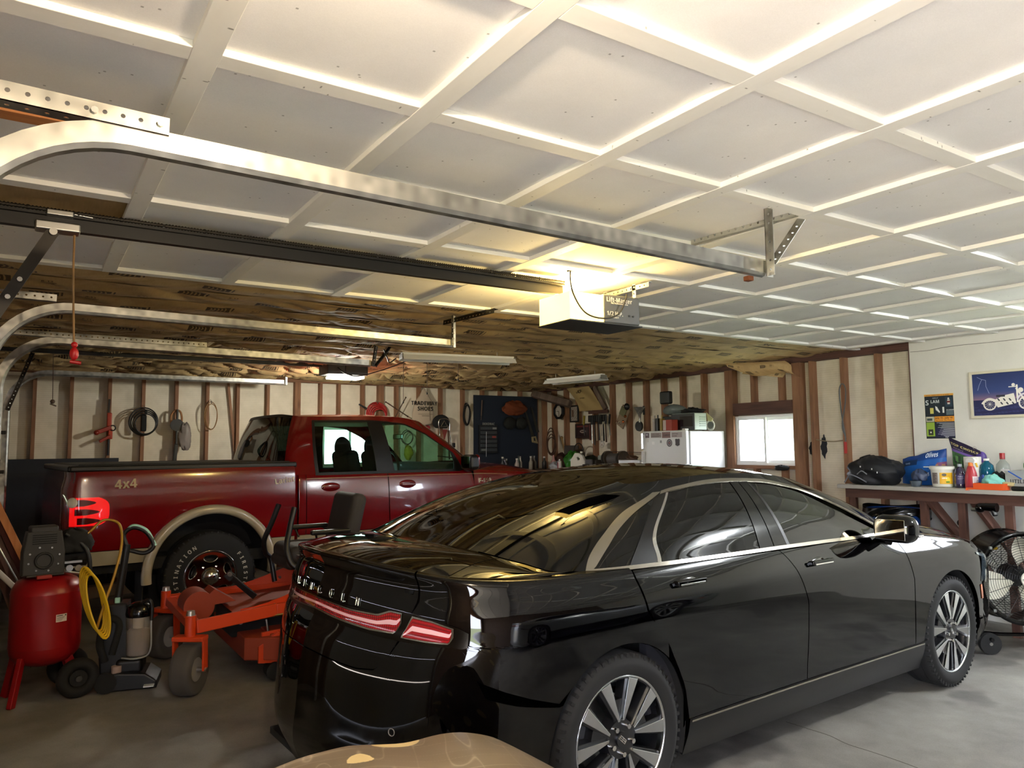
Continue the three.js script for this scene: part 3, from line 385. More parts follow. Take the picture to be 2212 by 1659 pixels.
  tl('lamp_bezel', pl([[0, 5.56], [1, 5.51], [1.58, 5.6], [1.84, 5.89], [2.14, 5.89]]), pl([[0, 4.98], [0.54, 4.88], [1.47, 4.83], [2.0, 4.92], [2.1, 5.45]]), 0, 2.1, satin, 0.0062); tl('lamp_bezel', pl([[2.14, 4.9], [2.32, 5.86], [2.76, 5.8], [3.25, 5.58]]), pl([[2.14, 4.82], [2.65, 4.82], [3.15, 4.86], [3.25, 5.2]]), 2.14, 3.24, satin, 0.0062);
  // lettering across the trunk, spaced capital letters in relief
  const seg = { L: [[0, 0, 0, 1], [0, 0, 0.6, 0]], I: [[0.3, 0, 0.3, 1]], N: [[0, 0, 0, 1], [0, 1, 0.65, 0], [0.65, 0, 0.65, 1]], C: [[0.65, 0.9, 0.2, 1], [0.2, 1, 0, 0.7], [0, 0.7, 0, 0.3], [0, 0.3, 0.2, 0], [0.2, 0, 0.65, 0.1]], O: [[0.2, 0, 0, 0.3], [0, 0.3, 0, 0.7], [0, 0.7, 0.2, 1], [0.2, 1, 0.5, 1], [0.5, 1, 0.7, 0.7], [0.7, 0.7, 0.7, 0.3], [0.7, 0.3, 0.5, 0], [0.5, 0, 0.2, 0]] };
  [...'LINCOLN'].forEach((c, k) => {
    const z0 = (k - 3) * 0.107 + 0.01, at = (x, y) => { const z = z0 + x * 0.026 - 0.009; let a = 0, b = 3; for (let i = 0; i < 24; i++) { const m = (a + b) / 2; if (L(m, 6)[2] < Math.abs(z)) a = m; else b = m; } const v = 5.74 + y * 0.34, p = L(a, v), n = netNormal(L, a, v); return [p[0] + n.x * 0.004, p[1] + n.y * 0.004, z]; };
    mesh('letter', merge(seg[c].map(([x0, y0, x1, y1]) => rod(at(x0, y0), at(x1, y1), 0.0028, 0.0028, 6))), M.chrome, trunk);
  });
  // licence plate recess, sensor ring, badge strip
  { const p = L(2.25, 2.2), n = netNormal(L, 2.25, 2.2); const g = torus(0.013, 0.0018, 20, 6); g.applyQuaternion(new THREE.Quaternion().setFromUnitVectors(V(0, 0, 1), n)); g.translate(p[0] + n.x * 0.002, p[1] + n.y * 0.002, p[2] + n.z * 0.002); mesh('parking_sensor', g, M.grey, car); }
  // door handles
  const handle = (u, v, d, mirror) => { const p = L(u, v); const s = mirror ? -1 : 1; const c = mesh('handle_cup', ball(1, p[0], p[1] - 0.012, s * (p[2] - 0.012), 0.088, 0.036, 0.016, 20), P(0x030304, 0.1, { clearcoat: 1 }), d); const h = mesh('handle', [T(box(0.19, 0.026, 0.016, 0, 0, 0, 0.008), p[0] + 0.005, p[1] + 0.002, s * (p[2] + 0.022)), T(box(0.02, 0.022, 0.03, 0, 0, 0, 0.006), p[0] - 0.075, p[1], s * (p[2] + 0.008)), T(box(0.02, 0.022, 0.03, 0, 0, 0, 0.006), p[0] + 0.085, p[1], s * (p[2] + 0.008))], paint, d); mesh('handle_strip', T(box(0.16, 0.008, 0.004, 0, 0, 0, 0.0018), p[0] + 0.005, p[1] - 0.004, s * (p[2] + 0.031)), M.chrome, h); };
  rd.forEach((d, k) => handle(6.82, 6.6, d, !!k)); fd.forEach((d, k) => handle(8.68, 6.45, d, !!k));
  // mirrors
  for (const s of [1, -1]) {
    const m = mesh('door_mirror', [T(box(0.14, 0.15, 0.23, 0, 0, 0, 0.06, 5), 2.02, 1.035, s * 1.0), bar([2.02, 0.96, s * 0.96], [2.06, 0.955, s * 0.86], 0.05, 0.03, 0.01)], paint, car);
    mesh('mirror_glass', T(box(0.004, 0.11, 0.165, 0, 0, 0, 0.0015), 1.949, 1.035, s * 1.0), metal(0x8a9090, 0.03), m);
    mesh('mirror_lamp', T(box(0.05, 0.012, 0.03, 0, 0, 0, 0.005), 2.07, 1.0, s * 1.1), M.chrome, m);
  }
  // head lamps and side markers
  both('head_lamp', L, (s, t) => [lerp(11.86, 12.75, s), lerp(lerp(5.9, 4.9, s), lerp(6.15, 5.9, s), t)], 12, 5, P(0xbfd0d8, 0.05, { clearcoat: 1, metalness: 0.7 }), { off: 0.004 });
  both('head_lamp', L, (s, t) => [lerp(lerp(11.9, 12.1, t), lerp(12.2, 12.5, t), s), lerp(3.0, 5.8, t)], 6, 12, P(0x5b6a72, 0.05, { clearcoat: 1, metalness: 0.6 }), { off: 0.003 });
  both('side_marker', L, (s, t) => [lerp(lerp(11.9, 11.84, t), lerp(11.98, 11.92, t), s), lerp(2.25, 2.85, t)], 3, 6, P(0xc05a0c, 0.2, { clearcoat: 1 }), { off: 0.004 });
  // underside, wells, interior
  mesh('floor_pan', [slab(-0.95, 0.17, -0.5, 3.6, 0.2, 0.5), slab(0.4, 0.17, -0.82, 2.45, 0.24, 0.82), slab(-0.8, 0.2, -0.55, -0.7, 0.9, 0.55)], M.blackMatte, car);
  for (const s of [1, -1]) for (const x of [0, 2.85]) { const g = new THREE.CylinderGeometry(0.39, 0.39, 0.36, 40, 1, true, -Math.PI * 0.62, Math.PI * 1.24); g.rotateX(Math.PI / 2); g.rotateZ(Math.PI); const o = mesh('wheel_well', T(g, x, 0.34, s * 0.70), M.blackMatte.clone(), car); o.material.side = THREE.DoubleSide; mesh('well_back', T(new THREE.CircleGeometry(0.39, 40), x, 0.34, s * 0.52, 0, s > 0 ? 0 : Math.PI), o.material, car); }
  const seat = (x, z, w) => [T(box(0.5, 0.16, w, 0, 0, 0, 0.05), x, 0.5, z), T(box(0.14, 0.62, w, 0, 0, 0, 0.05), x - 0.28, 0.82, z, 0, 0, 0.2), ];
  const headrest = (x, z) => T(box(0.1, 0.17, 0.26, 0, 0, 0, 0.04), x, 1.2, z, 0, 0, 0.15);
  for (const z of [0.38, -0.38]) { const st = mesh('front_seat', seat(1.45, z, 0.5), seatM, car); mesh('headrest', headrest(1.1, z).translate(0, -0.03, 0), seatM, st); }
  const bs = mesh('rear_seat', seat(0.45, 0, 1.25), seatM, car); for (const z of [0.38, -0.38]) mesh('headrest', headrest(0.22, z).translate(0, -0.1, 0), seatM, bs);
  mesh('parcel_shelf', T(box(0.4, 0.03, 1.3), -0.2, 0.98, 0), inside, car); mesh('dashboard', T(box(0.45, 0.25, 1.4, 0, 0, 0, 0.06), 2.15, 0.85, 0), inside, car);
  mesh('steering_wheel', T(torus(0.18, 0.016), 1.82, 0.93, -0.38, 0, Math.PI / 2, 0.35), M.black, car); mesh('cabin_floor', slab(-0.2, 0.25, -0.75, 2.3, 0.28, 0.75), inside, car);
  for (const s of [1, -1]) mesh('door_card', slab(0.2, 0.3, s * 0.8, 2.3, 0.96, s * 0.84), inside, car);
  mesh('rear_mirror', T(box(0.02, 0.06, 0.2, 0, 0, 0, 0.01), 1.85, 1.25, 0), inside, car);
  mesh('roof_antenna', T(ball(1, 0, 0, 0, 0.075, 0.03, 0.022, 12), -0.62, 1.085, 0.02), paint, car);
  // wheels
  const rimM = metal(0xd6dadd, 0.16), pocket = P(0x101114, 0.3, { clearcoat: 0.5 });
  const wheel = (x, z, turn, spin) => {
    const w = new THREE.Group(); w.name = 'wheel'; w.position.set(x, 0.338, z); w.rotation.y = turn; car.add(w);
    const r = new THREE.Group(); r.name = 'rim'; r.rotation.z = spin; w.add(r);
    mesh('tyre', tyre(0.338, 0.235, 0.245), M.rubber, w);
    const parts = [], dark = [];
    for (let k = 0; k < 5; k++) for (const sg of [-1, 1]) {
      const a0 = k * 72 * deg, ia = a0 + sg * 9 * deg, oa = a0 + sg * 19 * deg, pol = (r2, a) => [r2 * Math.cos(a), r2 * Math.sin(a)];
      const sp = (wi, wo) => [pol(0.075, ia - wi), pol(0.236, oa - wo), pol(0.236, oa + wo), pol(0.075, ia + wi)];
      parts.push(T(extrude(sp(0.045, 0.105), 0.012, 0.002), 0, 0, 0.085)); dark.push(T(extrude(sp(0.12, 0.145), 0.04, 0.003), 0, 0, 0.042));
    }
    for (let k = 0; k < 5; k++) { const a = (k * 72) * deg; dark.push(T(extrude([[0.05, -0.028], [0.15, -0.02], [0.15, 0.02], [0.05, 0.028]], 0.04, 0.003), 0, 0, 0.04).rotateZ(a)); }
    mesh('spokes', parts, rimM, r);
    const lip = lathe([[0.234, 0.06], [0.236, 0.094], [0.242, 0.102], [0.249, 0.102], [0.25, 0.09]], 64); lip.rotateX(Math.PI / 2); mesh('rim_lip', lip, rimM, r);
    const barrel = lathe([[0.245, 0.09], [0.225, 0.05], [0.215, -0.1]], 48); barrel.rotateX(Math.PI / 2); const bm = pocket.clone(); bm.side = THREE.DoubleSide; mesh('barrel', barrel, bm, r);
    mesh('hub', [...dark, T(cyl(0.088, 0.05, 0, 0, 0, 0.075, 30), 0, 0, 0.065, Math.PI / 2)], pocket, r);
    mesh('brake_disc', T(cyl(0.155, 0.02, 0, 0, 0, 0.155, 36), 0, 0, -0.01, Math.PI / 2), M.steel, w);
    mesh('brake_caliper', T(box(0.07, 0.13, 0.06, 0, 0, 0, 0.012), -0.15, 0.02, 0.005), M.dgrey, w);
    for (let k = 0; k < 5; k++) { const a = (k * 72 + 36) * deg; mesh('lug_nut', T(cyl(0.0125, 0.03, 0, 0, 0, 0.0105, 6), 0.056 * Math.cos(a), 0.056 * Math.sin(a), 0.092, Math.PI / 2), M.chrome, r); }
    const cap = T(cyl(0.03, 0.01, 0, 0, 0, 0.03, 24), 0, 0, 0.094, Math.PI / 2); mesh('hub_cap', cap, pocket, r);
    mesh('cap_emblem', [T(extrude([[-0.009, -0.02], [0.009, -0.02], [0.009, 0.02], [-0.009, 0.02]], 0.002, 0, [[[-0.006, -0.017], [0.006, -0.017], [0.006, 0.017], [-0.006, 0.017]]]), 0, 0, 0.099), box(0.003, 0.034, 0.002, 0, 0, 0.1), box(0.012, 0.003, 0.002, 0, 0, 0.1)].map((g) => g.rotateZ(0.5)), M.chrome, r);
  };
  wheel(0, 0.795, 0, 0.35); wheel(2.85, 0.795, 0, 0.18); wheel(0, -0.795, Math.PI, 0); wheel(2.85, -0.795, Math.PI, 0);
  // a second sedan, out of view at the right of the camera; the black doors mirror it
  const twin = car.clone(true); twin.name = 'silver_sedan'; twin.position.set(2.9, 0, 1.25); twin.rotation.y = 0; scene.add(twin); tag(twin, 'silver sedan parked out of view beside the camera', 'car');
  const silver = P(0x8f9294, 0.3, { clearcoat: 1, clearcoatRoughness: 0.05, metalness: 0.4 }); twin.traverse((o) => { if (o.isMesh && o.material === paint) o.material = silver; });
}
const TRUCK_B = [[[-1.15,0.58,0.0],[-1.15,0.58,0.475],[-1.145,0.58,0.76],[-1.11,0.58,0.874],[-1.0,0.58,0.917],[-0.5,0.58,0.926],[0.0,0.58,0.929],[0.45,0.58,0.929],[0.755,0.58,0.927]],[[-1.15,0.7,0.0],[-1.15,0.7,0.492],[-1.145,0.7,0.788],[-1.11,0.7,0.906],[-1.0,0.7,0.951],[-0.5,0.7,0.96],[0.0,0.7,0.963],[0.45,0.7,0.963],[0.755,0.7,0.961]],[[-1.15,0.82,0.0],[-1.15,0.82,0.5],[-1.145,0.82,0.8],[-1.11,0.82,0.92],[-1.0,0.82,0.965],[-0.5,0.82,0.975],[0.0,0.82,0.978],[0.45,0.82,0.978],[0.755,0.82,0.976]],[[-1.15,0.95,0.0],[-1.15,0.95,0.5],[-1.145,0.95,0.8],[-1.11,0.95,0.92],[-1.0,0.95,0.965],[-0.5,0.95,0.975],[0.0,0.95,0.978],[0.45,0.95,0.978],[0.755,0.95,0.976]],[[-1.15,1.08,0.0],[-1.15,1.08,0.498],[-1.145,1.08,0.798],[-1.11,1.08,0.917],[-1.0,1.08,0.962],[-0.5,1.08,0.972],[0.0,1.08,0.975],[0.45,1.08,0.975],[0.755,1.08,0.973]],[[-1.15,1.2,0.0],[-1.15,1.2,0.493],[-1.145,1.2,0.79],[-1.11,1.2,0.908],[-1.0,1.2,0.952],[-0.5,1.2,0.962],[0.0,1.2,0.965],[0.45,1.2,0.965],[0.755,1.2,0.963]],[[-1.13,1.3,0.0],[-1.13,1.3,0.488],[-1.125,1.3,0.782],[-1.09,1.3,0.899],[-1.0,1.3,0.943],[-0.5,1.3,0.953],[0.0,1.3,0.956],[0.45,1.3,0.956],[0.755,1.3,0.954]],[[-1.13,1.36,0.0],[-1.13,1.36,0.482],[-1.125,1.36,0.772],[-1.09,1.36,0.888],[-1.0,1.36,0.931],[-0.5,1.36,0.941],[0.0,1.36,0.944],[0.45,1.36,0.944],[0.755,1.36,0.942]]];
const TRUCK_C = [[[0.8,0.58,0.907],[0.83,0.58,0.923],[1.2,0.58,0.925],[1.63,0.58,0.925],[2.2,0.58,0.923],[2.6,0.58,0.921],[3.0,0.58,0.921],[3.6,0.58,0.921],[4.0,0.58,0.907],[4.3,0.58,0.836],[4.45,0.58,0.57],[4.52,0.58,0.0]],[[0.8,0.7,0.941],[0.83,0.7,0.957],[1.2,0.7,0.959],[1.63,0.7,0.959],[2.2,0.7,0.957],[2.6,0.7,0.955],[3.0,0.7,0.955],[3.6,0.7,0.955],[4.0,0.7,0.941],[4.3,0.7,0.867],[4.45,0.7,0.591],[4.52,0.7,0.0]],[[0.8,0.82,0.955],[0.83,0.82,0.972],[1.2,0.82,0.974],[1.63,0.82,0.974],[2.2,0.82,0.972],[2.6,0.82,0.97],[3.0,0.82,0.97],[3.6,0.82,0.97],[4.0,0.82,0.955],[4.3,0.82,0.88],[4.45,0.82,0.6],[4.52,0.82,0.0]],[[0.8,0.95,0.955],[0.83,0.95,0.972],[1.2,0.95,0.974],[1.63,0.95,0.974],[2.2,0.95,0.972],[2.6,0.949,0.97],[3.0,0.947,0.97],[3.585,0.939,0.97],[3.985,0.929,0.955],[4.285,0.917,0.88],[4.435,0.909,0.6],[4.505,0.906,0.0]],[[0.8,1.08,0.952],[0.83,1.08,0.969],[1.2,1.08,0.971],[1.63,1.08,0.971],[2.2,1.08,0.969],[2.6,1.078,0.967],[3.0,1.074,0.967],[3.546,1.057,0.967],[3.946,1.037,0.952],[4.246,1.014,0.877],[4.396,0.997,0.598],[4.466,0.991,0.0]],[[0.8,1.18,0.944],[0.83,1.18,0.96],[1.2,1.18,0.962],[1.63,1.18,0.962],[2.2,1.18,0.96],[2.6,1.178,0.958],[3.0,1.172,0.958],[3.516,1.148,0.958],[3.916,1.121,0.944],[4.216,1.089,0.869],[4.366,1.065,0.593],[4.436,1.057,0.0]],[[0.8,1.24,0.934],[0.83,1.24,0.951],[1.2,1.24,0.953],[1.63,1.24,0.953],[2.2,1.24,0.951],[2.6,1.237,0.949],[3.0,1.231,0.949],[3.498,1.203,0.949],[3.898,1.171,0.934],[4.198,1.134,0.861],[4.348,1.106,0.587],[4.418,1.097,0.0]],[[0.8,1.275,0.922],[0.83,1.275,0.938],[1.2,1.275,0.94],[1.63,1.275,0.94],[2.2,1.275,0.938],[2.6,1.272,0.936],[3.0,1.265,0.936],[3.488,1.235,0.936],[3.888,1.2,0.922],[4.188,1.16,0.849],[4.338,1.13,0.579],[4.407,1.12,0.0]]];
const TRUCK_G = [[[0.62,1.275,0.0],[0.625,1.275,0.45],[0.66,1.275,0.78],[0.76,1.275,0.915],[1.1,1.275,0.94],[1.63,1.275,0.942],[2.2,1.275,0.94],[2.65,1.272,0.935],[2.9,1.27,0.9],[3.1,1.33,0.5],[3.15,1.35,0.0]],[[0.657,1.483,0.0],[0.661,1.481,0.436],[0.695,1.476,0.729],[0.795,1.471,0.856],[1.117,1.469,0.891],[1.62,1.472,0.896],[2.134,1.471,0.893],[2.502,1.459,0.884],[2.709,1.453,0.842],[2.88,1.511,0.455],[2.922,1.532,0.0]],[[0.713,1.685,0.0],[0.714,1.682,0.42],[0.745,1.672,0.672],[0.839,1.661,0.785],[1.133,1.66,0.824],[1.61,1.666,0.831],[2.068,1.663,0.827],[2.353,1.642,0.816],[2.512,1.631,0.769],[2.651,1.683,0.406],[2.684,1.702,0.0]],[[0.8,1.885,0.0],[0.8,1.88,0.4],[0.82,1.865,0.6],[0.9,1.848,0.69],[1.15,1.85,0.725],[1.6,1.86,0.735],[2.0,1.855,0.73],[2.2,1.825,0.715],[2.3,1.805,0.67],[2.4,1.845,0.35],[2.42,1.86,0.0]]];
// lettering in relief, facing +z, centred
const { FontLoader } = await import('three/addons/loaders/FontLoader.js');
const { TextGeometry } = await import('three/addons/geometries/TextGeometry.js');
const fontB = await new FontLoader().loadAsync('fonts/droid/droid_sans_bold.typeface.json');
function text(s, size, depth) { const g = new TextGeometry(s, { font: fontB, size, depth, curveSegments: 3 }); g.computeBoundingBox(); const b = g.boundingBox; g.translate(-(b.min.x + b.max.x) / 2, -(b.min.y + b.max.y) / 2, 0); return clean(g); }
// ---------- red pickup ----------
{
  const red = P(0x6e0208, 0.16, { clearcoat: 1, clearcoatRoughness: 0.03 }), tan = P(0xa79c82, 0.3, { clearcoat: 0.7, clearcoatRoughness: 0.08 }), glass = P(0xbfe6d6, 0.01, { transmission: 1, thickness: 0, ior: 1.5 }), dark = P(0x2c302e, 0.01, { transmission: 1, thickness: 0, ior: 1.5 }), trim = P(0x0c0d0d, 0.4), seatM = P(0x1d1a18, 0.8), gold = P(0xb8a27a, 0.3);
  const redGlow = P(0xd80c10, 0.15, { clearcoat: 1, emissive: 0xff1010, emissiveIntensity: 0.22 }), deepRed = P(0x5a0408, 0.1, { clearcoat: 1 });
  const car = thing('red_pickup_truck', 'dark red crew-cab pickup truck with tan fender flares and tan lower trim', 'pickup truck', [1.340, 0, -8.080], 4.2 * deg);
  const B = netAt(TRUCK_B), C = netAt(TRUCK_C), G = netAt(TRUCK_G);
  B.flip = netNormal(B, 6, 3).z < 0; C.flip = netNormal(C, 4, 3).z < 0; G.flip = netNormal(G, 5, 1.5).z < 0;
  const both = (name, f, map, nu, nv, m, o = {}, parent = car) => [false, true].map((mirror) => mesh(name, patch(f, map, nu, nv, { ...o, mirror }), m, parent));
  const WX = [0, 3.5], AY = 0.46, AR = 0.5;
  const vA = (f, u) => { const x = f(u, 2)[0]; for (const c of WX) { const d = Math.abs(x - c); if (d < AR) return solveV(f, u, AY + Math.sqrt(AR * AR - d * d)); } return 0; };
  const cols = (f, u0, u1, v0, v1) => (s, t) => { const u = lerp(u0, u1, s), b = Math.max(v0, vA(f, u)); return [u, lerp(b, Math.max(v1, b + 0.01), t)]; };
  // bed
  const bed = both('bed_side', B, cols(B, 0, 8, 1.02, 7), 90, 30, red); both('bed_cladding', B, cols(B, 0, 8, 0, 0.98), 90, 6, tan, { off: 0.006 });
  mesh('tailgate', T(box(0.05, 0.66, 1.6, 0, 0, 0, 0.02), -1.10, 1.01, 0), red, car);
  mesh('bed_rail', [T(box(1.9, 0.05, 0.09, 0, 0, 0, 0.015), -0.17, 1.375, 0.9), T(box(1.9, 0.05, 0.09, 0, 0, 0, 0.015), -0.17, 1.375, -0.9), T(box(0.09, 0.05, 1.85, 0, 0, 0, 0.015), -1.09, 1.375, 0)], trim, car);
  mesh('bed_cover', T(box(1.8, 0.03, 1.72, 0, 0, 0, 0.01), -0.15, 1.395, 0), P(0x191a18, 0.55), car);
  mesh('bed_front', slab(0.70, 0.6, -0.93, 0.745, 1.34, 0.93), red, car);
  mesh('rear_bumper', T(box(0.14, 0.16, 1.75, 0, 0, 0, 0.05), -1.17, 0.6, 0), tan, car);
  // tail lamps: smooth red body, three dark fins, one white reversing lamp
  for (const mirror of [false, true]) {
    const pt = (map, nu, nv, off) => patch(B, map, nu, nv, { off, skirt: 0.02, mirror });
    const tl = mesh('tail_lamp', pt((s, t) => { const v = lerp(2.72, 4.5, t), w = 0.16 * Math.pow(Math.abs(t - 0.5) * 2, 4); return [lerp(3.12, 4.40 - w, s), v]; }, 20, 20, 0.01), redGlow, car);
    for (const [a, b, u0, u1] of [[2.82, 3.22, 3.75, 4.28], [3.38, 3.76, 3.62, 4.26], [3.94, 4.36, 3.62, 4.2]]) mesh('lamp_fin', pt((s, t) => { const q = Math.pow(Math.abs(t - 0.5) * 2, 2) * 0.25 * s; return [lerp(u0, u1 - q, s), lerp(a, b, t)]; }, 12, 6, 0.016), deepRed, tl);
    const p = B(3.45, 4.2), n = netNormal(B, 3.45, 4.2), q = T(ball(1, 0, 0, 0, 0.042, 0.042, 0.02, 16)); q.applyQuaternion(new THREE.Quaternion().setFromUnitVectors(V(0, 0, 1), n)); q.translate(p[0] + n.x * 0.012, p[1], p[2] + n.z * 0.012); mesh('reversing_lamp', mirror ? flipSides(q) : q, P(0xe8e2d0, 0.1, { clearcoat: 1 }), tl);
  }
  // flares
  for (const s of [1, -1]) for (const x of WX) {
    const pts = []; for (let k = 0; k <= 40; k++) { const a = lerp(-0.12, Math.PI + 0.12, k / 40); pts.push([x + 0.535 * Math.cos(a), AY + 0.535 * Math.sin(a), s * (0.985 - 0.02 * Math.max(0, -Math.sin(a)))]); }
    const g = new THREE.TubeGeometry(new THREE.CatmullRomCurve3(pts.map((p) => V(...p))), 60, 0.042, 10); mesh('fender_flare', g, tan, car);
    const w = new THREE.CylinderGeometry(0.52, 0.52, 0.5, 40, 1, true, -Math.PI * 0.55, Math.PI * 1.1); w.rotateX(Math.PI / 2); w.rotateZ(Math.PI); const o = mesh('wheel_well', T(w, x, AY, s * 0.73), M.blackMatte.clone(), car); o.material.side = THREE.DoubleSide; mesh('well_back', T(new THREE.CircleGeometry(0.52, 40), x, AY, s * 0.5, 0, s > 0 ? 0 : Math.PI), o.material, car);
  }
  // cab sides
  const e = 0.008, bg = pl([[0, 3.27], [2.57, 3.24], [4.98, 3.23], [7, 3.22]]), fg = pl([[0, 5.68], [3.68, 5.63], [5.24, 5.57], [7, 5.5]]);
  both('cab_corner', C, (s, t) => [lerp(0, 1.15, s), lerp(0.9, 7, t)], 14, 24, red);
  const rd = both('rear_door', C, (s, t) => { const v = lerp(1.04, 7, t); return [lerp(1.17, bg(v) - e, s), v]; }, 24, 26, red), fd = both('front_door', C, (s, t) => { const v = lerp(1.04, 7, t); return [lerp(bg(v) + e, fg(v) - e, s), v]; }, 24, 26, red);
  both('front_fender', C, (s, t) => { const u = lerp(5.6, 11, s), b = Math.max(1.04, vA(C, u)), v = lerp(b, 7, t); return [lerp(Math.max(u, s < 0.01 ? fg(v) + e : u), u, 1), v]; }, 70, 26, red);
  both('cladding', C, cols(C, 0, 11, 0, 1.0), 90, 6, tan, { off: 0.006 });
  both('pinstripe', C, (s, t) => [lerp(1.17, 6.6, s), lerp(5.84, 5.93, t)], 50, 1, gold, { off: 0.002, skirt: 0.002 });
  mesh('running_board', [T(box(2.2, 0.05, 0.16, 0, 0, 0, 0.02), 1.75, 0.5, 0.9), T(box(2.2, 0.05, 0.16, 0, 0, 0, 0.02), 1.75, 0.5, -0.9)], tan, car);
  // greenhouse
  mesh('rear_window', [patch(G, (s, t) => [2.42 * s, lerp(0.1, 2.9, t)], 20, 20, { skirt: 0 }), patch(G, (s, t) => [2.42 * s, lerp(0.1, 2.9, t)], 20, 20, { skirt: 0, mirror: true })], dark, car);
  mesh('windshield', [patch(G, (s, t) => [lerp(8.05, 10, s), lerp(0, 3, t)], 20, 20, { skirt: 0 }), patch(G, (s, t) => [lerp(8.05, 10, s), lerp(0, 3, t)], 20, 20, { skirt: 0, mirror: true })], glass, car);
  both('cab_back', G, (s, t) => [lerp(0, 2.5, s), lerp(-0.1, 0.14, t)], 16, 3, trim, { off: 0.004 }); both('cab_back', G, (s, t) => [lerp(0, 2.5, s), lerp(2.86, 3, t)], 16, 3, trim, { off: 0.004 });
  mesh('cab_wall', [slab(0.76, 0.6, -0.92, 0.80, 1.28, 0.92)], red, car);
  const rl = pl([[0, 3.73], [0.57, 3.68], [1.51, 3.62], [3, 3.58]]);
  both('rear_pillar', G, (s, t) => { const v = 3 * t; return [lerp(2.40, rl(v) - 0.03, s), v]; }, 14, 22, red, { off: 0.004 });
  both('roof_rail', G, (s, t) => [lerp(3.5, 7.5, s), lerp(pl([[3.5, 2.78], [5.2, 2.76], [6.05, 2.62], [6.81, 2.14], [7.36, 1.22], [7.5, 0.9]])(lerp(3.5, 7.5, s)), 3, t)], 40, 8, red, { off: 0.004 });
  both('front_pillar', G, (s, t) => { const v = 3 * t; return [lerp(pl([[0, 7.1], [1.1, 7.45], [1.6, 7.3], [2.2, 7.2], [3, 7.2]])(v), 8.25, s), v]; }, 12, 20, red, { off: 0.004 });
  both('centre_pillar', G, (s, t) => [lerp(5.0, 5.36, s), lerp(0, 2.78, t)], 6, 18, trim, { off: 0.003 });
  both('window_seal', G, (s, t) => { const v = lerp(0, 2.78, s); return [lerp(rl(v) - 0.05, rl(v) + 0.04, t), v]; }, 20, 1, trim, { off: 0.006, skirt: 0.004 });
  both('window_seal', G, (s, t) => [lerp(3.68, 7.0, s), lerp(-0.06, 0.07, t)], 40, 1, trim, { off: 0.006, skirt: 0.004 });
  both('window_seal', G, (s, t) => { const u = lerp(3.55, 7.4, s), v = pl([[3.5, 2.78], [5.2, 2.76], [6.05, 2.62], [6.81, 2.14], [7.4, 1.15]])(u); return [u, lerp(v - 0.07, v + 0.02, t)]; }, 40, 1, trim, { off: 0.006, skirt: 0.004 });
  both('mirror_sail', G, (s, t) => { const v = lerp(0, 1.15, t); return [lerp(lerp(6.78, 7.36, t), lerp(7.15, 7.46, t), s), v]; }, 6, 10, trim, { off: 0.005 });
  const ft = pl([[5.34, 2.7], [6.05, 2.57], [6.81, 2.08], [7.36, 1.13]]);
  rd.forEach((d, k) => mesh('window', patch(G, (s, t) => { const v = lerp(0.03, 2.74, t); return [lerp(rl(v), 5.04, s), v]; }, 20, 16, { skirt: 0, mirror: !!k }), glass, d));
  fd.forEach((d, k) => mesh('window', patch(G, (s, t) => { const ub = lerp(5.32, 6.82, s), ut = lerp(5.34, 7.38, s); return [lerp(ub, ut, t), lerp(0.03, ft(ut), t)]; }, 24, 16, { skirt: 0, mirror: !!k }), glass, d));
  const roofAt = (a, b) => { const E = G(lerp(3, 8, a), 3), k = Math.abs(b), xc = lerp(0.80, 2.42, a), yc = lerp(1.885, 1.86, a) + 0.03 * Math.sin(Math.PI * a); return [lerp(xc, E[0], k * k), yc + (E[1] - yc) * Math.pow(k, 3), b * E[2]]; };
  mesh('roof', sheet((s, t) => roofAt(s, lerp(1, -1, t)), 30, 36), red, car);
  mesh('hood', sheet((s, t) => { const b = lerp(1, -1, s), k = Math.abs(b), A = C(lerp(11, 5.5, Math.pow(k, 1.3)), 7), W = G(10 - 2 * k, 0), y = 0.05 * Math.sin(Math.PI * Math.min(1, t + 0.1)) * (1 - k ** 3); return [lerp(W[0], A[0], t), lerp(W[1], A[1], t) + y, lerp(W[2], A[2], t) * Math.sign(b || 1)]; }, 40, 20), red, car).material.side = THREE.DoubleSide;
  mesh('wiper', [rod([3.12, 1.375, 0.5], [3.0, 1.42, -0.1], 0.006), rod([3.15, 1.37, 0.2], [3.1, 1.38, 0.25], 0.01)], M.black, car);
  // handles, badges
  const handle = (u, v, d, s) => { const p = C(u, v), z = s * p[2]; const h = mesh('handle', [ball(1, p[0], p[1], z, 0.1, 0.045, 0.016, 20), T(box(0.17, 0.03, 0.02, 0, 0, 0, 0.009), p[0], p[1] - 0.004, z + s * 0.022)], red, d); };
  rd.forEach((d, k) => handle(1.80, 4.63, d, k ? -1 : 1)); fd.forEach((d, k) => handle(3.60, 4.62, d, k ? -1 : 1));
  const badge = (name, s, size, f, u, v, m, lift = 0.004, tilt = 0) => { const p = f(u, v), n = netNormal(f, u, v); const g = text(s, size, 0.004); if (tilt) g.rotateZ(tilt); g.applyQuaternion(new THREE.Quaternion().setFromUnitVectors(V(0, 0, 1), n)); g.translate(p[0] + n.x * lift, p[1] + n.y * lift, p[2] + n.z * lift); return mesh(name, g, m, car); };
  badge('model_badge', 'F-150', 0.05, C, 5.95, 4.75, M.chrome); badge('trim_badge', 'Lariat', 0.024, C, 5.95, 4.2, M.chrome); badge('trim_script', 'Lariat', 0.05, B, 7.65, 5.28, gold, 0.002, 0.12); badge('drive_decal', '4x4', 0.075, B, 4.62, 5.42, gold, 0.002, 0.05);
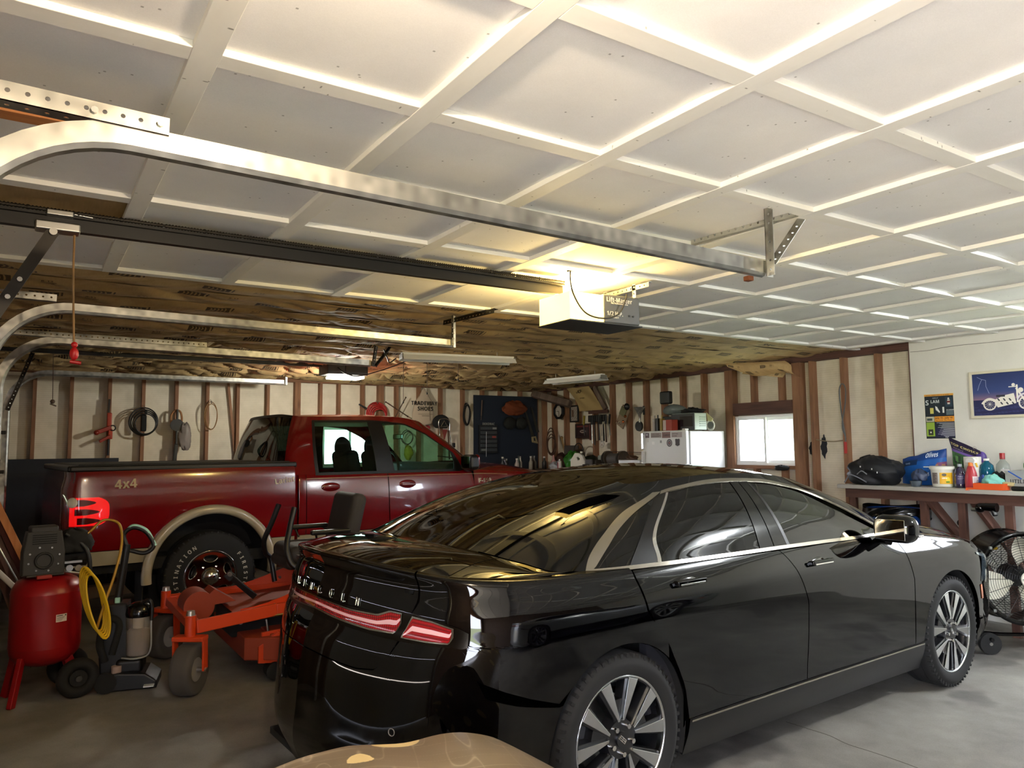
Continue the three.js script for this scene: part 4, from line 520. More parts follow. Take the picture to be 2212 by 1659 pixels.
  // mirrors
  for (const s of [1, -1]) { const m = mesh('door_mirror', [T(box(0.13, 0.17, 0.22, 0, 0, 0, 0.045), 2.70, 1.36, s * 1.08), bar([2.72, 1.29, s * 1.05], [2.74, 1.28, s * 0.94], 0.07, 0.05, 0.015)], trim, car); mesh('mirror_glass', T(box(0.004, 0.13, 0.17, 0, 0, 0, 0.0015), 2.634, 1.36, s * 1.08), metal(0x7a8a84, 0.04), m); mesh('mirror_cap', T(box(0.08, 0.14, 0.2, 0, 0, 0, 0.035), 2.735, 1.375, s * 1.085), red, m); }
  // interior
  const sb = (x, z, w) => T(box(0.16, 0.62, w, 0, 0, 0, 0.07), x, 1.2, z, 0, 0, 0.18), hr = (x, y, z) => T(ball(1, 0, 0, 0, 0.08, 0.15, 0.17, 16), x, y, z, 0, 0, 0.15);
  for (const z of [0.4, -0.4]) { const st = mesh('front_seat', [sb(1.93, z, 0.52), T(box(0.5, 0.16, 0.54, 0, 0, 0, 0.06), 2.2, 0.9, z)], seatM, car); mesh('headrest', hr(1.86, 1.52, z), seatM, st); }
  const bs = mesh('rear_seat', [sb(1.02, 0, 1.3), T(box(0.5, 0.16, 1.3, 0, 0, 0, 0.06), 1.3, 0.88, 0)], seatM, car); for (const z of [0.42, -0.42]) mesh('headrest', hr(0.98, 1.5, z), seatM, bs);
  mesh('dashboard', T(box(0.4, 0.26, 1.6, 0, 0, 0, 0.07), 2.8, 1.22, 0), P(0x24221e, 0.7), car); mesh('steering_wheel', T(torus(0.19, 0.016), 2.5, 1.28, -0.4, 0, Math.PI / 2, 0.4), M.black, car); mesh('rear_mirror', T(box(0.02, 0.06, 0.22, 0, 0, 0, 0.01), 2.38, 1.66, 0), metal(0xaabbb4, 0.06), car);
  mesh('cab_floor', [slab(0.8, 0.6, -0.9, 2.9, 0.64, 0.9), slab(0.85, 0.6, -0.9, 2.8, 1.24, -0.85), slab(0.85, 0.6, 0.85, 2.8, 1.24, 0.9)], P(0x1a1816, 0.85), car);
  mesh('headliner', T(box(1.3, 0.015, 1.2), 1.55, 1.80, 0), P(0x9a948a, 0.9), car);
  mesh('chassis', [slab(-1.1, 0.48, -0.45, 4.2, 0.56, -0.35), slab(-1.1, 0.48, 0.35, 4.2, 0.56, 0.45), slab(-1.05, 0.5, -0.85, 0.7, 0.6, 0.85), rod([0, 0.4, -0.7], [0, 0.4, 0.7], 0.06), ball(0.14, 0, 0.4, 0), slab(2.9, 0.5, -0.6, 4.2, 1.0, 0.6), rod([0.3, 0.42, -0.55], [-0.75, 0.42, -0.55], 0.05)], M.blackMatte, car);
  for (const s of [1, -1]) mesh('mud_flap', T(box(0.01, 0.26, 0.3), -0.56, 0.36, s * 0.83), M.blackMatte, car);
  // front end
  mesh('grille', T(box(0.05, 0.3, 1.1, 0, 0, 0, 0.02), 4.42, 0.98, 0), M.chrome, car); mesh('front_bumper', T(box(0.2, 0.22, 1.85, 0, 0, 0, 0.06), 4.5, 0.68, 0), M.chrome, car);
  // wheels
  const chrome = metal(0xd8d6d0, 0.07), white = P(0xb8b4a8, 0.7);
  const wheel = (x, s) => {
    const w = new THREE.Group(); w.name = 'wheel'; w.position.set(x, 0.4, s * 0.84); w.rotation.y = s > 0 ? 0 : Math.PI; car.add(w);
    mesh('tyre', tyre(0.4, 0.265, 0.225, 48), M.rubber, w);
    const pts = []; for (let i = 0; i < 60; i++) pts.push([0.228 * Math.cos(i / 30 * Math.PI), 0.228 * Math.sin(i / 30 * Math.PI)]);
    const holes = []; for (let k = 0; k < 5; k++) { const a = (90 + k * 72) * deg; holes.push(Array.from({ length: 18 }, (_, i) => { const q = i / 18 * 2 * Math.PI, r = 0.155 + 0.034 * Math.sin(q), t = 0.062 * Math.cos(q) * (1 + 0.25 * Math.sin(q)); return [r * Math.cos(a) - t * Math.sin(a), r * Math.sin(a) + t * Math.cos(a)]; })); }
    const face = mesh('rim', [T(extrude(pts.map(([a, b]) => [a * 0.94, b * 0.94]), 0.03, 0.008, holes), 0, 0, 0.06), (() => { const g = lathe([[0.21, 0.06], [0.218, 0.108], [0.228, 0.115], [0.234, 0.105]], 48); g.rotateX(Math.PI / 2); return g; })()], chrome, w);
    const barrel = lathe([[0.226, 0.09], [0.2, -0.1]], 40); barrel.rotateX(Math.PI / 2); const bm = P(0x1b1b1b, 0.5); bm.side = THREE.DoubleSide; mesh('barrel', barrel, bm, w); mesh('brake_drum', T(cyl(0.15, 0.06, 0, 0, 0, 0.15, 30), 0, 0, 0, Math.PI / 2), M.darkSteel, w);
    mesh('hub_cap', T(lathe([[0.0, 0.06], [0.04, 0.055], [0.07, 0.03], [0.078, 0]], 24), 0, 0, 0.098, Math.PI / 2), chrome, w);
    for (let k = 0; k < 5; k++) { const a = (54 + k * 72) * deg; mesh('lug_nut', T(cyl(0.012, 0.03, 0, 0, 0, 0.012, 6), 0.095 * Math.cos(a), 0.095 * Math.sin(a), 0.108, Math.PI / 2), chrome, w); }
    const put = (str, a0, step, r) => [...str].forEach((c, i) => { const a = a0 - i * step, g = text(c, 0.034, 0.002); g.rotateZ(a - Math.PI / 2); g.translate(r * Math.cos(a), r * Math.sin(a), 0.1325); mesh('letter', g, white, w); });
    put('DESTINATION', 212 * deg, 9.2 * deg, 0.30); put('FIRESTONE', 38 * deg, 9.2 * deg, 0.30);
  };
  for (const x of WX) for (const s of [1, -1]) wheel(x, s);
}
// ---------- overhead door hardware ----------
// sweep a closed profile [[side, normal], ...] along points in an x-y plane at depth z
function sweepXY(path, z, prof) {
  const n = path.length, m = prof.length, pos = [], idx = [];
  for (let i = 0; i < n; i++) {
    const a = path[Math.max(0, i - 1)], b = path[Math.min(n - 1, i + 1)], t = [b[0] - a[0], b[1] - a[1]], l = Math.hypot(...t), nx = -t[1] / l, ny = t[0] / l, zz = Array.isArray(z) ? lerp(z[0], z[1], i / (n - 1)) : z;
    for (const [s, q] of prof) pos.push(path[i][0] + nx * q, path[i][1] + ny * q, zz + s);
  }
  for (let i = 0; i < n - 1; i++) for (let j = 0; j < m; j++) { const a = i * m + j, b = i * m + (j + 1) % m, c = a + m, d = b + m; idx.push(a, c, b, b, c, d); }
  for (const o of [0, (n - 1) * m]) for (let j = 1; j < m - 1; j++) idx.push(o, o + j, o + j + 1);
  const g = new THREE.BufferGeometry(); g.setAttribute('position', new THREE.Float32BufferAttribute(pos, 3)); g.setIndex(idx); const q = g.toNonIndexed(); q.computeVertexNormals(); return metric(q, 'x');
}
const galv2 = M.galv.clone(); galv2.side = THREE.DoubleSide;
// perforated steel angle of length l along +y, legs toward +x and +z
function perforated(l, w = 0.032) {
  const holes = []; for (let y = 0.025; y < l - 0.015; y += 0.038) holes.push(circle(0.0055, 8, w * 0.55, y));
  const a = extrude([[0, 0], [w, 0], [w, l], [0, l]], 0.0025, 0, holes), b = a.clone(); b.rotateY(-Math.PI / 2); b.translate(0.0025, 0, 0); return metric(merge([a, b]), 'y');
}
const between = (g, a, b, spin = 0) => { const d = V(...b).sub(V(...a)); g.rotateY(spin); g.applyQuaternion(new THREE.Quaternion().setFromUnitVectors(V(0, 1, 0), d.normalize())); g.translate(...a); return g; };
const perf = (a, b, spin = 0, w) => between(perforated(len(a, b), w), a, b, spin);
// a door track: up the jamb, round the bend, back along the ceiling; open side toward inner (+1 or -1 in z)
function track(label, z, y0, y1, xe, inner, m = galv2) {
  const t = thing('garage_door_track', label, 'door track', [0, 0, 0], 0, 'overhead door tracks');
  const r = 0.38, x0 = -0.2, path = [[x0, 0.02]]; const ys = y0 - r;
  path.push([x0, ys * 0.5], [x0, ys]);
  for (let k = 1; k <= 14; k++) { const a = Math.PI - k / 14 * Math.PI / 2; path.push([x0 + r + r * Math.cos(a), ys + r * Math.sin(a)]); }
  for (let k = 1; k <= 10; k++) path.push([lerp(x0 + r, xe, k / 10), lerp(y0, y1, k / 10)]);
  const s = inner, pr = [[0, 0.032], [0.0025 * s, 0.032], [0.0025 * s, -0.016], [0.010 * s, -0.027], [0.022 * s, -0.031], [0.034 * s, -0.026], [0.040 * s, -0.014], [0.0425 * s, -0.015], [0.036 * s, -0.029], [0.022 * s, -0.034], [0.008 * s, -0.030], [0, -0.018]];
  mesh('rail', sweepXY(path, z, pr), m, t);
  return t;
}
{
  const t1 = track('near galvanised track that crosses the white ceiling above the black sedan', -1.935, 2.265, 2.235, 2.49, -1);
  mesh('stiffening_angle', perf([0.26, 2.285, -1.93], [-0.45, 2.30, -1.93], Math.PI / 2, 0.045), galv2, t1);
  for (const x of [0.1, 0.24]) mesh('bolt', T(cyl(0.008, 0.01, 0, 0, 0, 0.008, 8), x, 2.31, -1.925, Math.PI / 2), M.steel, t1);
  mesh('hanger', perf([2.485, 2.2, -1.93], [2.485, 2.488, -1.93], 0, 0.04), galv2, t1);
  mesh('hanger_brace', perf([2.50, 2.26, -1.93], [2.66, 2.462, -1.90], 0.4, 0.034), galv2, t1);
  mesh('ceiling_angle', perf([2.62, 2.459, -1.88], [2.58, 2.459, -2.42], 0, 0.03), P(0x9c9b92, 0.6), t1);
  mesh('rust_tab', T(box(0.03, 0.02, 0.03, 0, 0, 0, 0.004), 2.40, 2.185, -1.95), P(0x6b3a1c, 0.9), t1);
  const t2 = track('galvanised track at the edge of the white ceiling with an end hanger', -4.7, 2.30, 2.265, 2.53, 1);
  mesh('stiffening_angle', perf([0.1, 2.33, -4.69], [-0.45, 2.34, -4.69], Math.PI / 2, 0.04), galv2, t2); mesh('hanger', perf([2.525, 2.24, -4.69], [2.525, 2.47, -4.69], 0, 0.034), galv2, t2); mesh('ceiling_angle', perf([2.53, 2.455, -4.82], [2.60, 2.455, -4.22], 0, 0.034), M.darkSteel, t2);
  const t3 = track('long galvanised track on the near side of the pickup bay', -6.45, 2.345, 2.305, 2.63, -1);
  mesh('stiffening_angle', perf([1.2, 2.36, -6.445], [-0.45, 2.37, -6.445], Math.PI / 2, 0.04), galv2, t3); mesh('hanger', perf([2.63, 2.28, -6.44], [2.66, 2.47, -6.44], 0, 0.034), M.darkSteel, t3); mesh('hanger_brace', perf([2.66, 2.29, -6.44], [2.80, 2.47, -6.44], 0.4, 0.034), M.darkSteel, t3);
  const t4 = track('farthest galvanised track running along the far wall', -9.25, 2.35, 2.345, 2.65, 1);
  mesh('hanger', perf([2.64, 2.32, -9.24], [2.64, 2.47, -9.24], 0, 0.03), galv2, t4);
  for (const y of [0.75, 1.32, 1.72]) mesh('jamb_bracket', box(0.07, 0.035, 0.05, -0.23, y, -9.235, 0.006), M.darkSteel, t4);
  // opener 1
  const grey = P(0x55585c, 0.5), lightW = P(0xffe9b0, 0.5, { emissive: 0xffd060, emissiveIntensity: 1.5 });
  const o1 = thing('garage_door_opener', 'grey garage door opener with a lit yellow lamp cover under the white ceiling', 'door opener', [0, 0, 0], 0, 'garage door openers');
  mesh('motor_housing', box(0.27, 0.165, 0.30, 2.835, 2.30, -3.35, 0.01), grey, o1); mesh('base_plate', box(0.53, 0.008, 0.31, 2.72, 2.213, -3.35, 0.003), P(0x2c2d2f, 0.5), o1);
  const lens1 = mesh('lamp_cover', [box(0.235, 0.155, 0.006, 2.58, 2.295, -3.205, 0.002), box(0.006, 0.155, 0.29, 2.463, 2.295, -3.35, 0.002), box(0.235, 0.006, 0.29, 2.58, 2.22, -3.35, 0.002), box(0.235, 0.155, 0.006, 2.58, 2.295, -3.495, 0.002)], lightW, o1);
  const l1 = new THREE.PointLight(new THREE.Color().setRGB(1, 0.72, 0.26), LAMP1); l1.position.set(2.58, 2.325, -3.35); l1.castShadow = true; l1.shadow.radius = 2; scene.add(l1);
  const tz = -3.195, wt = P(0xd6d6d2, 0.6), put = (s, size, x, y, z = tz, m = wt, par = o1) => mesh('lettering', text(s, size, 0.0015).translate(x, y, z), m, par);
  put('Lift-Master', 0.026, 2.81, 2.352); put('The Professional Line', 0.009, 2.81, 2.332); put('1/2 H.P.', 0.024, 2.775, 2.272); put('SECURITY', 0.009, 2.775, 2.25);
  for (const x of [2.885, 2.915]) mesh('screw', T(cyl(0.006, 0.004, 0, 0, 0, 0.006, 8), x, 2.268, -3.197, Math.PI / 2), M.black, o1);
  mesh('hanger_strap', [perf([2.93, 2.38, -3.22], [2.93, 2.462, -3.22], 0, 0.03), perf([2.93, 2.38, -3.48], [2.93, 2.462, -3.48], 0, 0.03), perf([2.93, 2.455, -3.52], [2.93, 2.455, -3.08], 0, 0.03)], galv2, o1);
  mesh('drive_rail', [box(3.05, 0.012, 0.05, 0.98, 2.432, -3.33), box(3.05, 0.045, 0.012, 0.98, 2.405, -3.33), box(3.05, 0.01, 0.035, 0.98, 2.38, -3.33)], P(0x121110, 0.5), o1);
  { const g = new THREE.TorusGeometry(0.006, 0.0025, 4, 6), ch = []; mesh('chain', sheet((s, t) => { const x = lerp(-0.4, 2.5, s), a = t * 2 * Math.PI, r = 0.006 + 0.004 * (Math.sin(x * 500) > 0 ? 1 : 0); return [x, 2.444 + r * Math.cos(a), -3.30 + r * Math.sin(a)]; }, 480, 5), P(0x3a3630, 0.5, { metalness: 0.8 }), o1); }
  const tro = mesh('trolley', [box(0.15, 0.035, 0.07, 0.065, 2.385, -3.33, 0.006), box(0.09, 0.022, 0.05, 0.07, 2.435, -3.31, 0.004), T(cyl(0.014, 0.08, 0, 0, 0, 0.014, 10), 0.05, 2.36, -3.33, Math.PI / 2), rod([0.1, 2.44, -3.3], [0.18, 2.435, -3.3], 0.004)], M.steel, o1);
  mesh('door_arm', [bar([0.05, 2.365, -3.31], [-0.16, 1.95, -3.31], 0.042, 0.006)], M.darkSteel, o1); for (const [x, y] of [[-0.05, 2.165], [-0.085, 2.095]]) mesh('bolt', T(cyl(0.009, 0.012, 0, 0, 0, 0.009, 8), x, y, -3.304, Math.PI / 2), M.steel, o1);
  const rp = mesh('pull_rope', tube([[0.12, 2.36, -3.31], [0.122, 2.2, -3.31], [0.128, 2.05, -3.31], [0.135, 1.9, -3.31]], 0.004, 5), P(0x8a6a44, 0.9), o1); mesh('rope_handle', [ball(0.016, 0.135, 1.895, -3.31, 1, 1.6, 1), rod([0.122, 1.865, -3.31], [0.16, 1.86, -3.31], 0.007), ball(0.012, 0.135, 1.93, -3.31)], M.red, o1);
  const cord = tag(mesh('power_cord', tube([[2.42, 2.47, -3.14], [2.42, 2.43, -3.145], [2.45, 2.35, -3.16], [2.55, 2.255, -3.18], [2.68, 2.235, -3.18], [2.79, 2.27, -3.18], [2.85, 2.36, -3.185], [2.87, 2.395, -3.2]], 0.0045, 6, 60), M.black), 'black power cord looping from the ceiling across the lit opener', 'cord');
  tag(mesh('ceiling_plug', box(0.035, 0.03, 0.03, 2.42, 2.474, -3.14, 0.006), M.black), 'black plug in the white ceiling above the lit opener', 'plug');
  // opener 2
  const o2 = thing('garage_door_opener', 'dark garage door opener with a white lamp above the red pickup', 'door opener', [0, 0, 0], 0, 'garage door openers');
  mesh('motor_housing', box(0.26, 0.12, 0.30, 3.0, 2.385, -7.9, 0.01), P(0x222427, 0.5), o2); mesh('motor_cover', box(0.2, 0.11, 0.30, 2.77, 2.385, -7.9, 0.01), P(0x303236, 0.5), o2);
  mesh('lamp_cover', box(0.36, 0.03, 0.24, 2.92, 2.305, -7.9, 0.008), P(0xf4f6ea, 0.5, { emissive: 0xf6ffe0, emissiveIntensity: 2.4 }), o2);
  const l2 = new THREE.PointLight(new THREE.Color().setRGB(1, 0.95, 0.82), LAMP2); l2.position.set(2.92, 2.303, -7.9); l2.castShadow = true; l2.shadow.radius = 3; scene.add(l2);
  mesh('drive_rail', box(3.0, 0.04, 0.03, 1.15, 2.43, -7.9), P(0x151413, 0.5), o2); mesh('hanger_strap', [perf([2.9, 2.44, -7.78], [2.9, 2.49, -7.78]), perf([2.9, 2.44, -8.02], [2.9, 2.49, -8.02])], M.darkSteel, o2);
  mesh('door_arm', perf([0.02, 2.40, -7.9], [-0.15, 1.88, -7.9], 0, 0.034), M.darkSteel, o2); mesh('pull_rope', [rod([0.16, 2.41, -7.88], [0.17, 1.99, -7.88], 0.003, 0.003, 5)], M.brown, o2); mesh('rope_handle', [ball(0.02, 0.17, 1.97, -7.88), rod([0.15, 1.95, -7.88], [0.2, 1.93, -7.88], 0.006)], M.greyWood, o2);
  tag(mesh('power_cord', tube([[2.78, 2.40, -7.74], [2.8, 2.36, -7.7], [2.9, 2.30, -7.6], [3.05, 2.33, -7.2], [3.2, 2.42, -6.7]], 0.006, 6, 40), M.black), 'black cord hanging between the dark opener and the long shop light', 'cord');
  tag(mesh('power_cord', tube([[2.72, 2.43, -6.36], [2.77, 2.36, -6.40], [2.84, 2.33, -6.5], [2.93, 2.38, -6.56]], 0.006, 6, 30), M.black), 'black cord sagging from the track hanger to the long shop light', 'cord');
  // shop lights (switched off)
  const shop = (label, a, b) => {
    const t = thing('shop_light', label, 'shop light', [(a[0] + b[0]) / 2, a[1], (a[2] + b[2]) / 2], -Math.atan2(b[2] - a[2], b[0] - a[0]), 'fluorescent shop lights'), l = len(a, b);
    mesh('reflector', T(extrude([[-0.1, -0.03], [-0.055, 0.02], [0.055, 0.02], [0.1, -0.03], [0.097, -0.031], [0.053, 0.016], [-0.053, 0.016], [-0.097, -0.031]], l), -l / 2, 0, 0, 0, Math.PI / 2), M.white, t); mesh('channel', box(l, 0.03, 0.06, 0, 0.03, 0, 0.004), M.white, t);
    for (const z of [-0.035, 0.035]) mesh('fluorescent_tube', T(cyl(0.0125, l - 0.06, 0, 0, 0, 0.0125, 10), 0, -0.012, z, 0, 0, Math.PI / 2), P(0xf2f4f2, 0.3), t);
    for (const x of [-l / 2, l / 2]) mesh('end_plate', box(0.012, 0.05, 0.12, x, 0.005, 0, 0.003), P(0x8c8a84, 0.5), t); for (const x of [-l * 0.35, l * 0.35]) mesh('hanging_chain', rod([x, 0.045, 0], [x, 0.1, 0], 0.003), M.steel, t);
  };
  shop('long white shop light hung below the insulation beside the pickup bay', [2.96, 2.39, -6.5], [4.1, 2.39, -6.3]); shop('short white shop light over the far corner workbench', [5.72, 2.37, -7.95], [5.92, 2.37, -7.05]);
  // loose wires from the insulation
  [[3.21, 1.99, -7.0], [3.48, 2.09, -7.0], [3.85, 2.25, -7.0]].forEach(([x, y, z], k) => { const w = thing('hanging_wire', ['longest thin wire hanging from the insulation, with a plug end', 'middle thin wire hanging from the insulation over the cab', 'shortest thin wire hanging from the insulation over the cab'][k], 'wire', [0, 0, 0], 0, 'thin wires hanging from the insulation'); mesh('strand', rod([x, 2.47, z], [x, y, z], 0.0025, 0.0025, 5), M.brown, w); mesh('end', ball(0.008, x, y, z, 1, 1.6, 1, 8), M.black, w); });
  // bulbs out of view: a warm one over the camera, a cool one over the near end of the bench
  const bulb = (label, x, z, em, col, cd) => {
    const kb = thing('ceiling_bulb', label, 'bulb', [x, 2.46, z]);
    mesh('holder', lathe([[0, 0.03], [0.055, 0.028], [0.06, 0.01], [0.03, -0.01], [0.025, -0.035], [0, -0.035]], 20), M.white, kb);
    mesh('bulb', lathe([[0.013, -0.035], [0.016, -0.05], [0.03, -0.075], [0.032, -0.095], [0.02, -0.118], [0, -0.126]], 20), P(0xffffff, 0.4, { emissive: em, emissiveIntensity: 8 }), kb);
    const l = new THREE.PointLight(new THREE.Color().setRGB(...col), cd); l.position.set(x, 2.37, z); l.castShadow = true; scene.add(l);
  };
  bulb('bare warm bulb in a white ceiling holder above the camera', 0.45, -0.75, 0xffc070, [1, 0.78, 0.52], LAMP3);
  bulb('bare cool bulb in a white ceiling holder out of view at the right', 5.5, -0.85, 0xf0f6ff, [0.92, 0.97, 1], LAMP4);
}
// ---------- things on the floor ----------
// a rounded lump with folds: ellipsoid displaced by noise, flattened at its base
function lump(rx, ry, rz, amp = 0.1, seed = 1, n = 26, freq = 2.2, base = -0.55) {
  const g = new THREE.SphereGeometry(1, n, Math.round(n * 0.7)), p = g.attributes.position;
  for (let i = 0; i < p.count; i++) { const x = p.getX(i), y = p.getY(i), z = p.getZ(i), q = Math.atan2(z, x); const k = 1 + amp * ((vnoise((Math.cos(q) + 2) * freq, (y + 2) * freq + Math.sin(q) * freq, seed) - 0.5) * 2 + (Math.abs(vnoise((Math.cos(q) + 3) * freq * 2.3, (y + Math.sin(q) + 4) * freq * 2.1, seed + 5) - 0.5) * -2 + 0.5)); p.setXYZ(i, x * k * rx, Math.max(base, y * k) * ry, z * k * rz); }
  g.computeVertexNormals(); return g;
}
{ // air compressor
  const c = thing('air_compressor', 'upright red air compressor with a dark pump and a yellow hose', 'air compressor', [0.135, 0, -5.62], 0.12), tank = P(0x8e0b10, 0.35), cast = P(0x2b2926, 0.6);
  mesh('tank', lathe([[0, 0.20], [0.09, 0.205], [0.155, 0.23], [0.188, 0.275], [0.195, 0.31], [0.195, 0.32], [0.198, 0.325], [0.195, 0.33], [0.195, 0.64], [0.198, 0.645], [0.195, 0.65], [0.192, 0.67], [0.165, 0.72], [0.1, 0.75], [0, 0.755]], 40), tank, c);
  mesh('rating_label', T(sheet((s, t) => { const a = lerp(-0.12, 0.2, s) + 0.25; return [0.1965 * Math.sin(a), lerp(0.48, 0.525, t), 0.1965 * Math.cos(a)]; }, 8, 1)), P(0xffffff, 0.5, { side: THREE.DoubleSide, map: canvasTex(128, 64, (g, w, h) => { g.fillStyle = '#d8d0c8'; g.fillRect(0, 0, w, h); g.fillStyle = '#3a3434'; g.fillRect(8, 8, 70, 7); for (let i = 0; i < 4; i++) g.fillRect(8, 24 + i * 9, 95 - i * 12, 3); g.fillRect(104, 6, 16, 12); }) }), c);
  for (const [x, z] of [[-0.15, 0.12], [-0.15, -0.12]]) mesh('leg', bar([x * 0.9, 0.28, z], [x * 1.15 - 0.01, 0.0, z * 1.2], 0.05, 0.03, 0.006), tank, c);
  for (const z of [0.17, -0.17]) { const w = mesh('wheel', T(merge([torus(0.085, 0.036, 28, 10), cyl(0.05, 0.05, 0, 0, 0, 0.05, 16).rotateX(Math.PI / 2), ...Array.from({ length: 5 }, (_, i) => bar([0, 0, 0], [0.08 * Math.cos(i * 1.257), 0.08 * Math.sin(i * 1.257), 0], 0.03, 0.02))]), 0.16, 0.121, z), M.rubber, c); mesh('hub_cap', T(cyl(0.02, 0.02, 0, 0, 0, 0.018, 12), 0.16, 0.121, z + Math.sign(z) * 0.03, Math.PI / 2), M.dgrey, w); }
  mesh('axle_bracket', [bar([0.16, 0.12, -0.15], [0.16, 0.12, 0.15], 0.025, 0.025), bar([0.16, 0.12, 0.1], [0.1, 0.28, 0.1], 0.05, 0.02), bar([0.16, 0.12, -0.1], [0.1, 0.28, -0.1], 0.05, 0.02)], tank, c);
  const pump = mesh('pump', [T(extrude([[-0.105, 0], [0.105, 0], [0.105, 0.13], [0.085, 0.25], [-0.085, 0.25], [-0.105, 0.13]], 0.09, 0.008), -0.04, 0.77, 0.02), box(0.15, 0.05, 0.12, -0.04, 1.035, 0.05, 0.012), box(0.2, 0.012, 0.26, -0.03, 0.762, 0, 0.003)], cast, c);
  mesh('intake_ring', T(torus(0.045, 0.008, 24, 6), -0.04, 0.85, 0.12), P(0x1a1917, 0.6), pump);
  for (let i = 0; i < 8; i++) { const a = i / 8 * 6.283 + 0.3; mesh('bolt', T(cyl(0.006, 0.008, 0, 0, 0, 0.006, 6), -0.04 + 0.085 * Math.cos(a), 0.86 + 0.075 * Math.sin(a), 0.121, Math.PI / 2), M.steel, pump); }
  for (let i = 0; i < 5; i++) mesh('cooling_slot', box(0.13, 0.006, 0.004, -0.04, 0.955 + i * 0.013, 0.118), M.blackMatte, pump);
  mesh('motor', [T(cyl(0.075, 0.2, 0, 0, 0, 0.075, 20), 0.12, 0.85, -0.06, 0, 0, Math.PI / 2), T(lump(0.11, 0.09, 0.1, 0.15, 3), 0.14, 0.93, 0.0)], M.blackMatte, c); mesh('mounting_bracket', box(0.08, 0.02, 0.05, -0.04, 0.755, 0.14, 0.004), P(0x9a2412, 0.5), c);
  mesh('push_handle', tube([[0.08, 1.0, 0.06], [0.17, 0.93, 0.08], [0.21, 0.85, 0.09], [0.21, 0.72, 0.09], [0.16, 0.66, 0.09]], 0.014, 8), M.black, c); mesh('gauge_cluster', [box(0.1, 0.014, 0.02, 0.12, 0.825, 0.1), T(cyl(0.02, 0.02, 0, 0, 0, 0.02, 14), 0.10, 0.79, 0.11, Math.PI / 2), T(cyl(0.02, 0.02, 0, 0, 0, 0.02, 14), 0.15, 0.785, 0.11, Math.PI / 2), rod([0.08, 0.77, 0.1], [0.2, 0.74, 0.1], 0.01)], M.steel, c);
  const hose = thing('air_hose', 'yellow air hose coiled over the side of the red compressor', 'hose', [0.135, 0, -5.62]);
  for (let k = 0; k < 5; k++) { const o = k * 0.013, pts = []; for (let i = 0; i <= 18; i++) { const a = i / 18 * 6.283; pts.push([0.19 + o * 0.6 + 0.05 * Math.cos(a) + 0.12 * (0.5 - Math.sin(a) * 0.5) * 0.8, 0.6 - 0.01 * k + 0.2 * Math.sin(a), 0.2 + 0.02 * Math.sin(a * 2) + o]); } mesh('coil', tube(pts, 0.0075, 6, 50), M.yellow, hose); }
  mesh('free_end', tube([[0.27, 0.42, 0.2], [0.3, 0.55, 0.22], [0.36, 0.75, 0.2], [0.4, 0.95, 0.12], [0.38, 1.05, 0.05], [0.3, 1.07, 0.02], [0.22, 1.0, 0.03]], 0.0085, 6, 60), P(0xa87f22, 0.5), hose); mesh('coupling', [rod([0.22, 1.0, 0.03], [0.18, 0.965, 0.04], 0.009), rod([0.18, 0.965, 0.04], [0.165, 0.95, 0.045], 0.006)], P(0xc8a060, 0.3, { metalness: 1 }), hose);
}
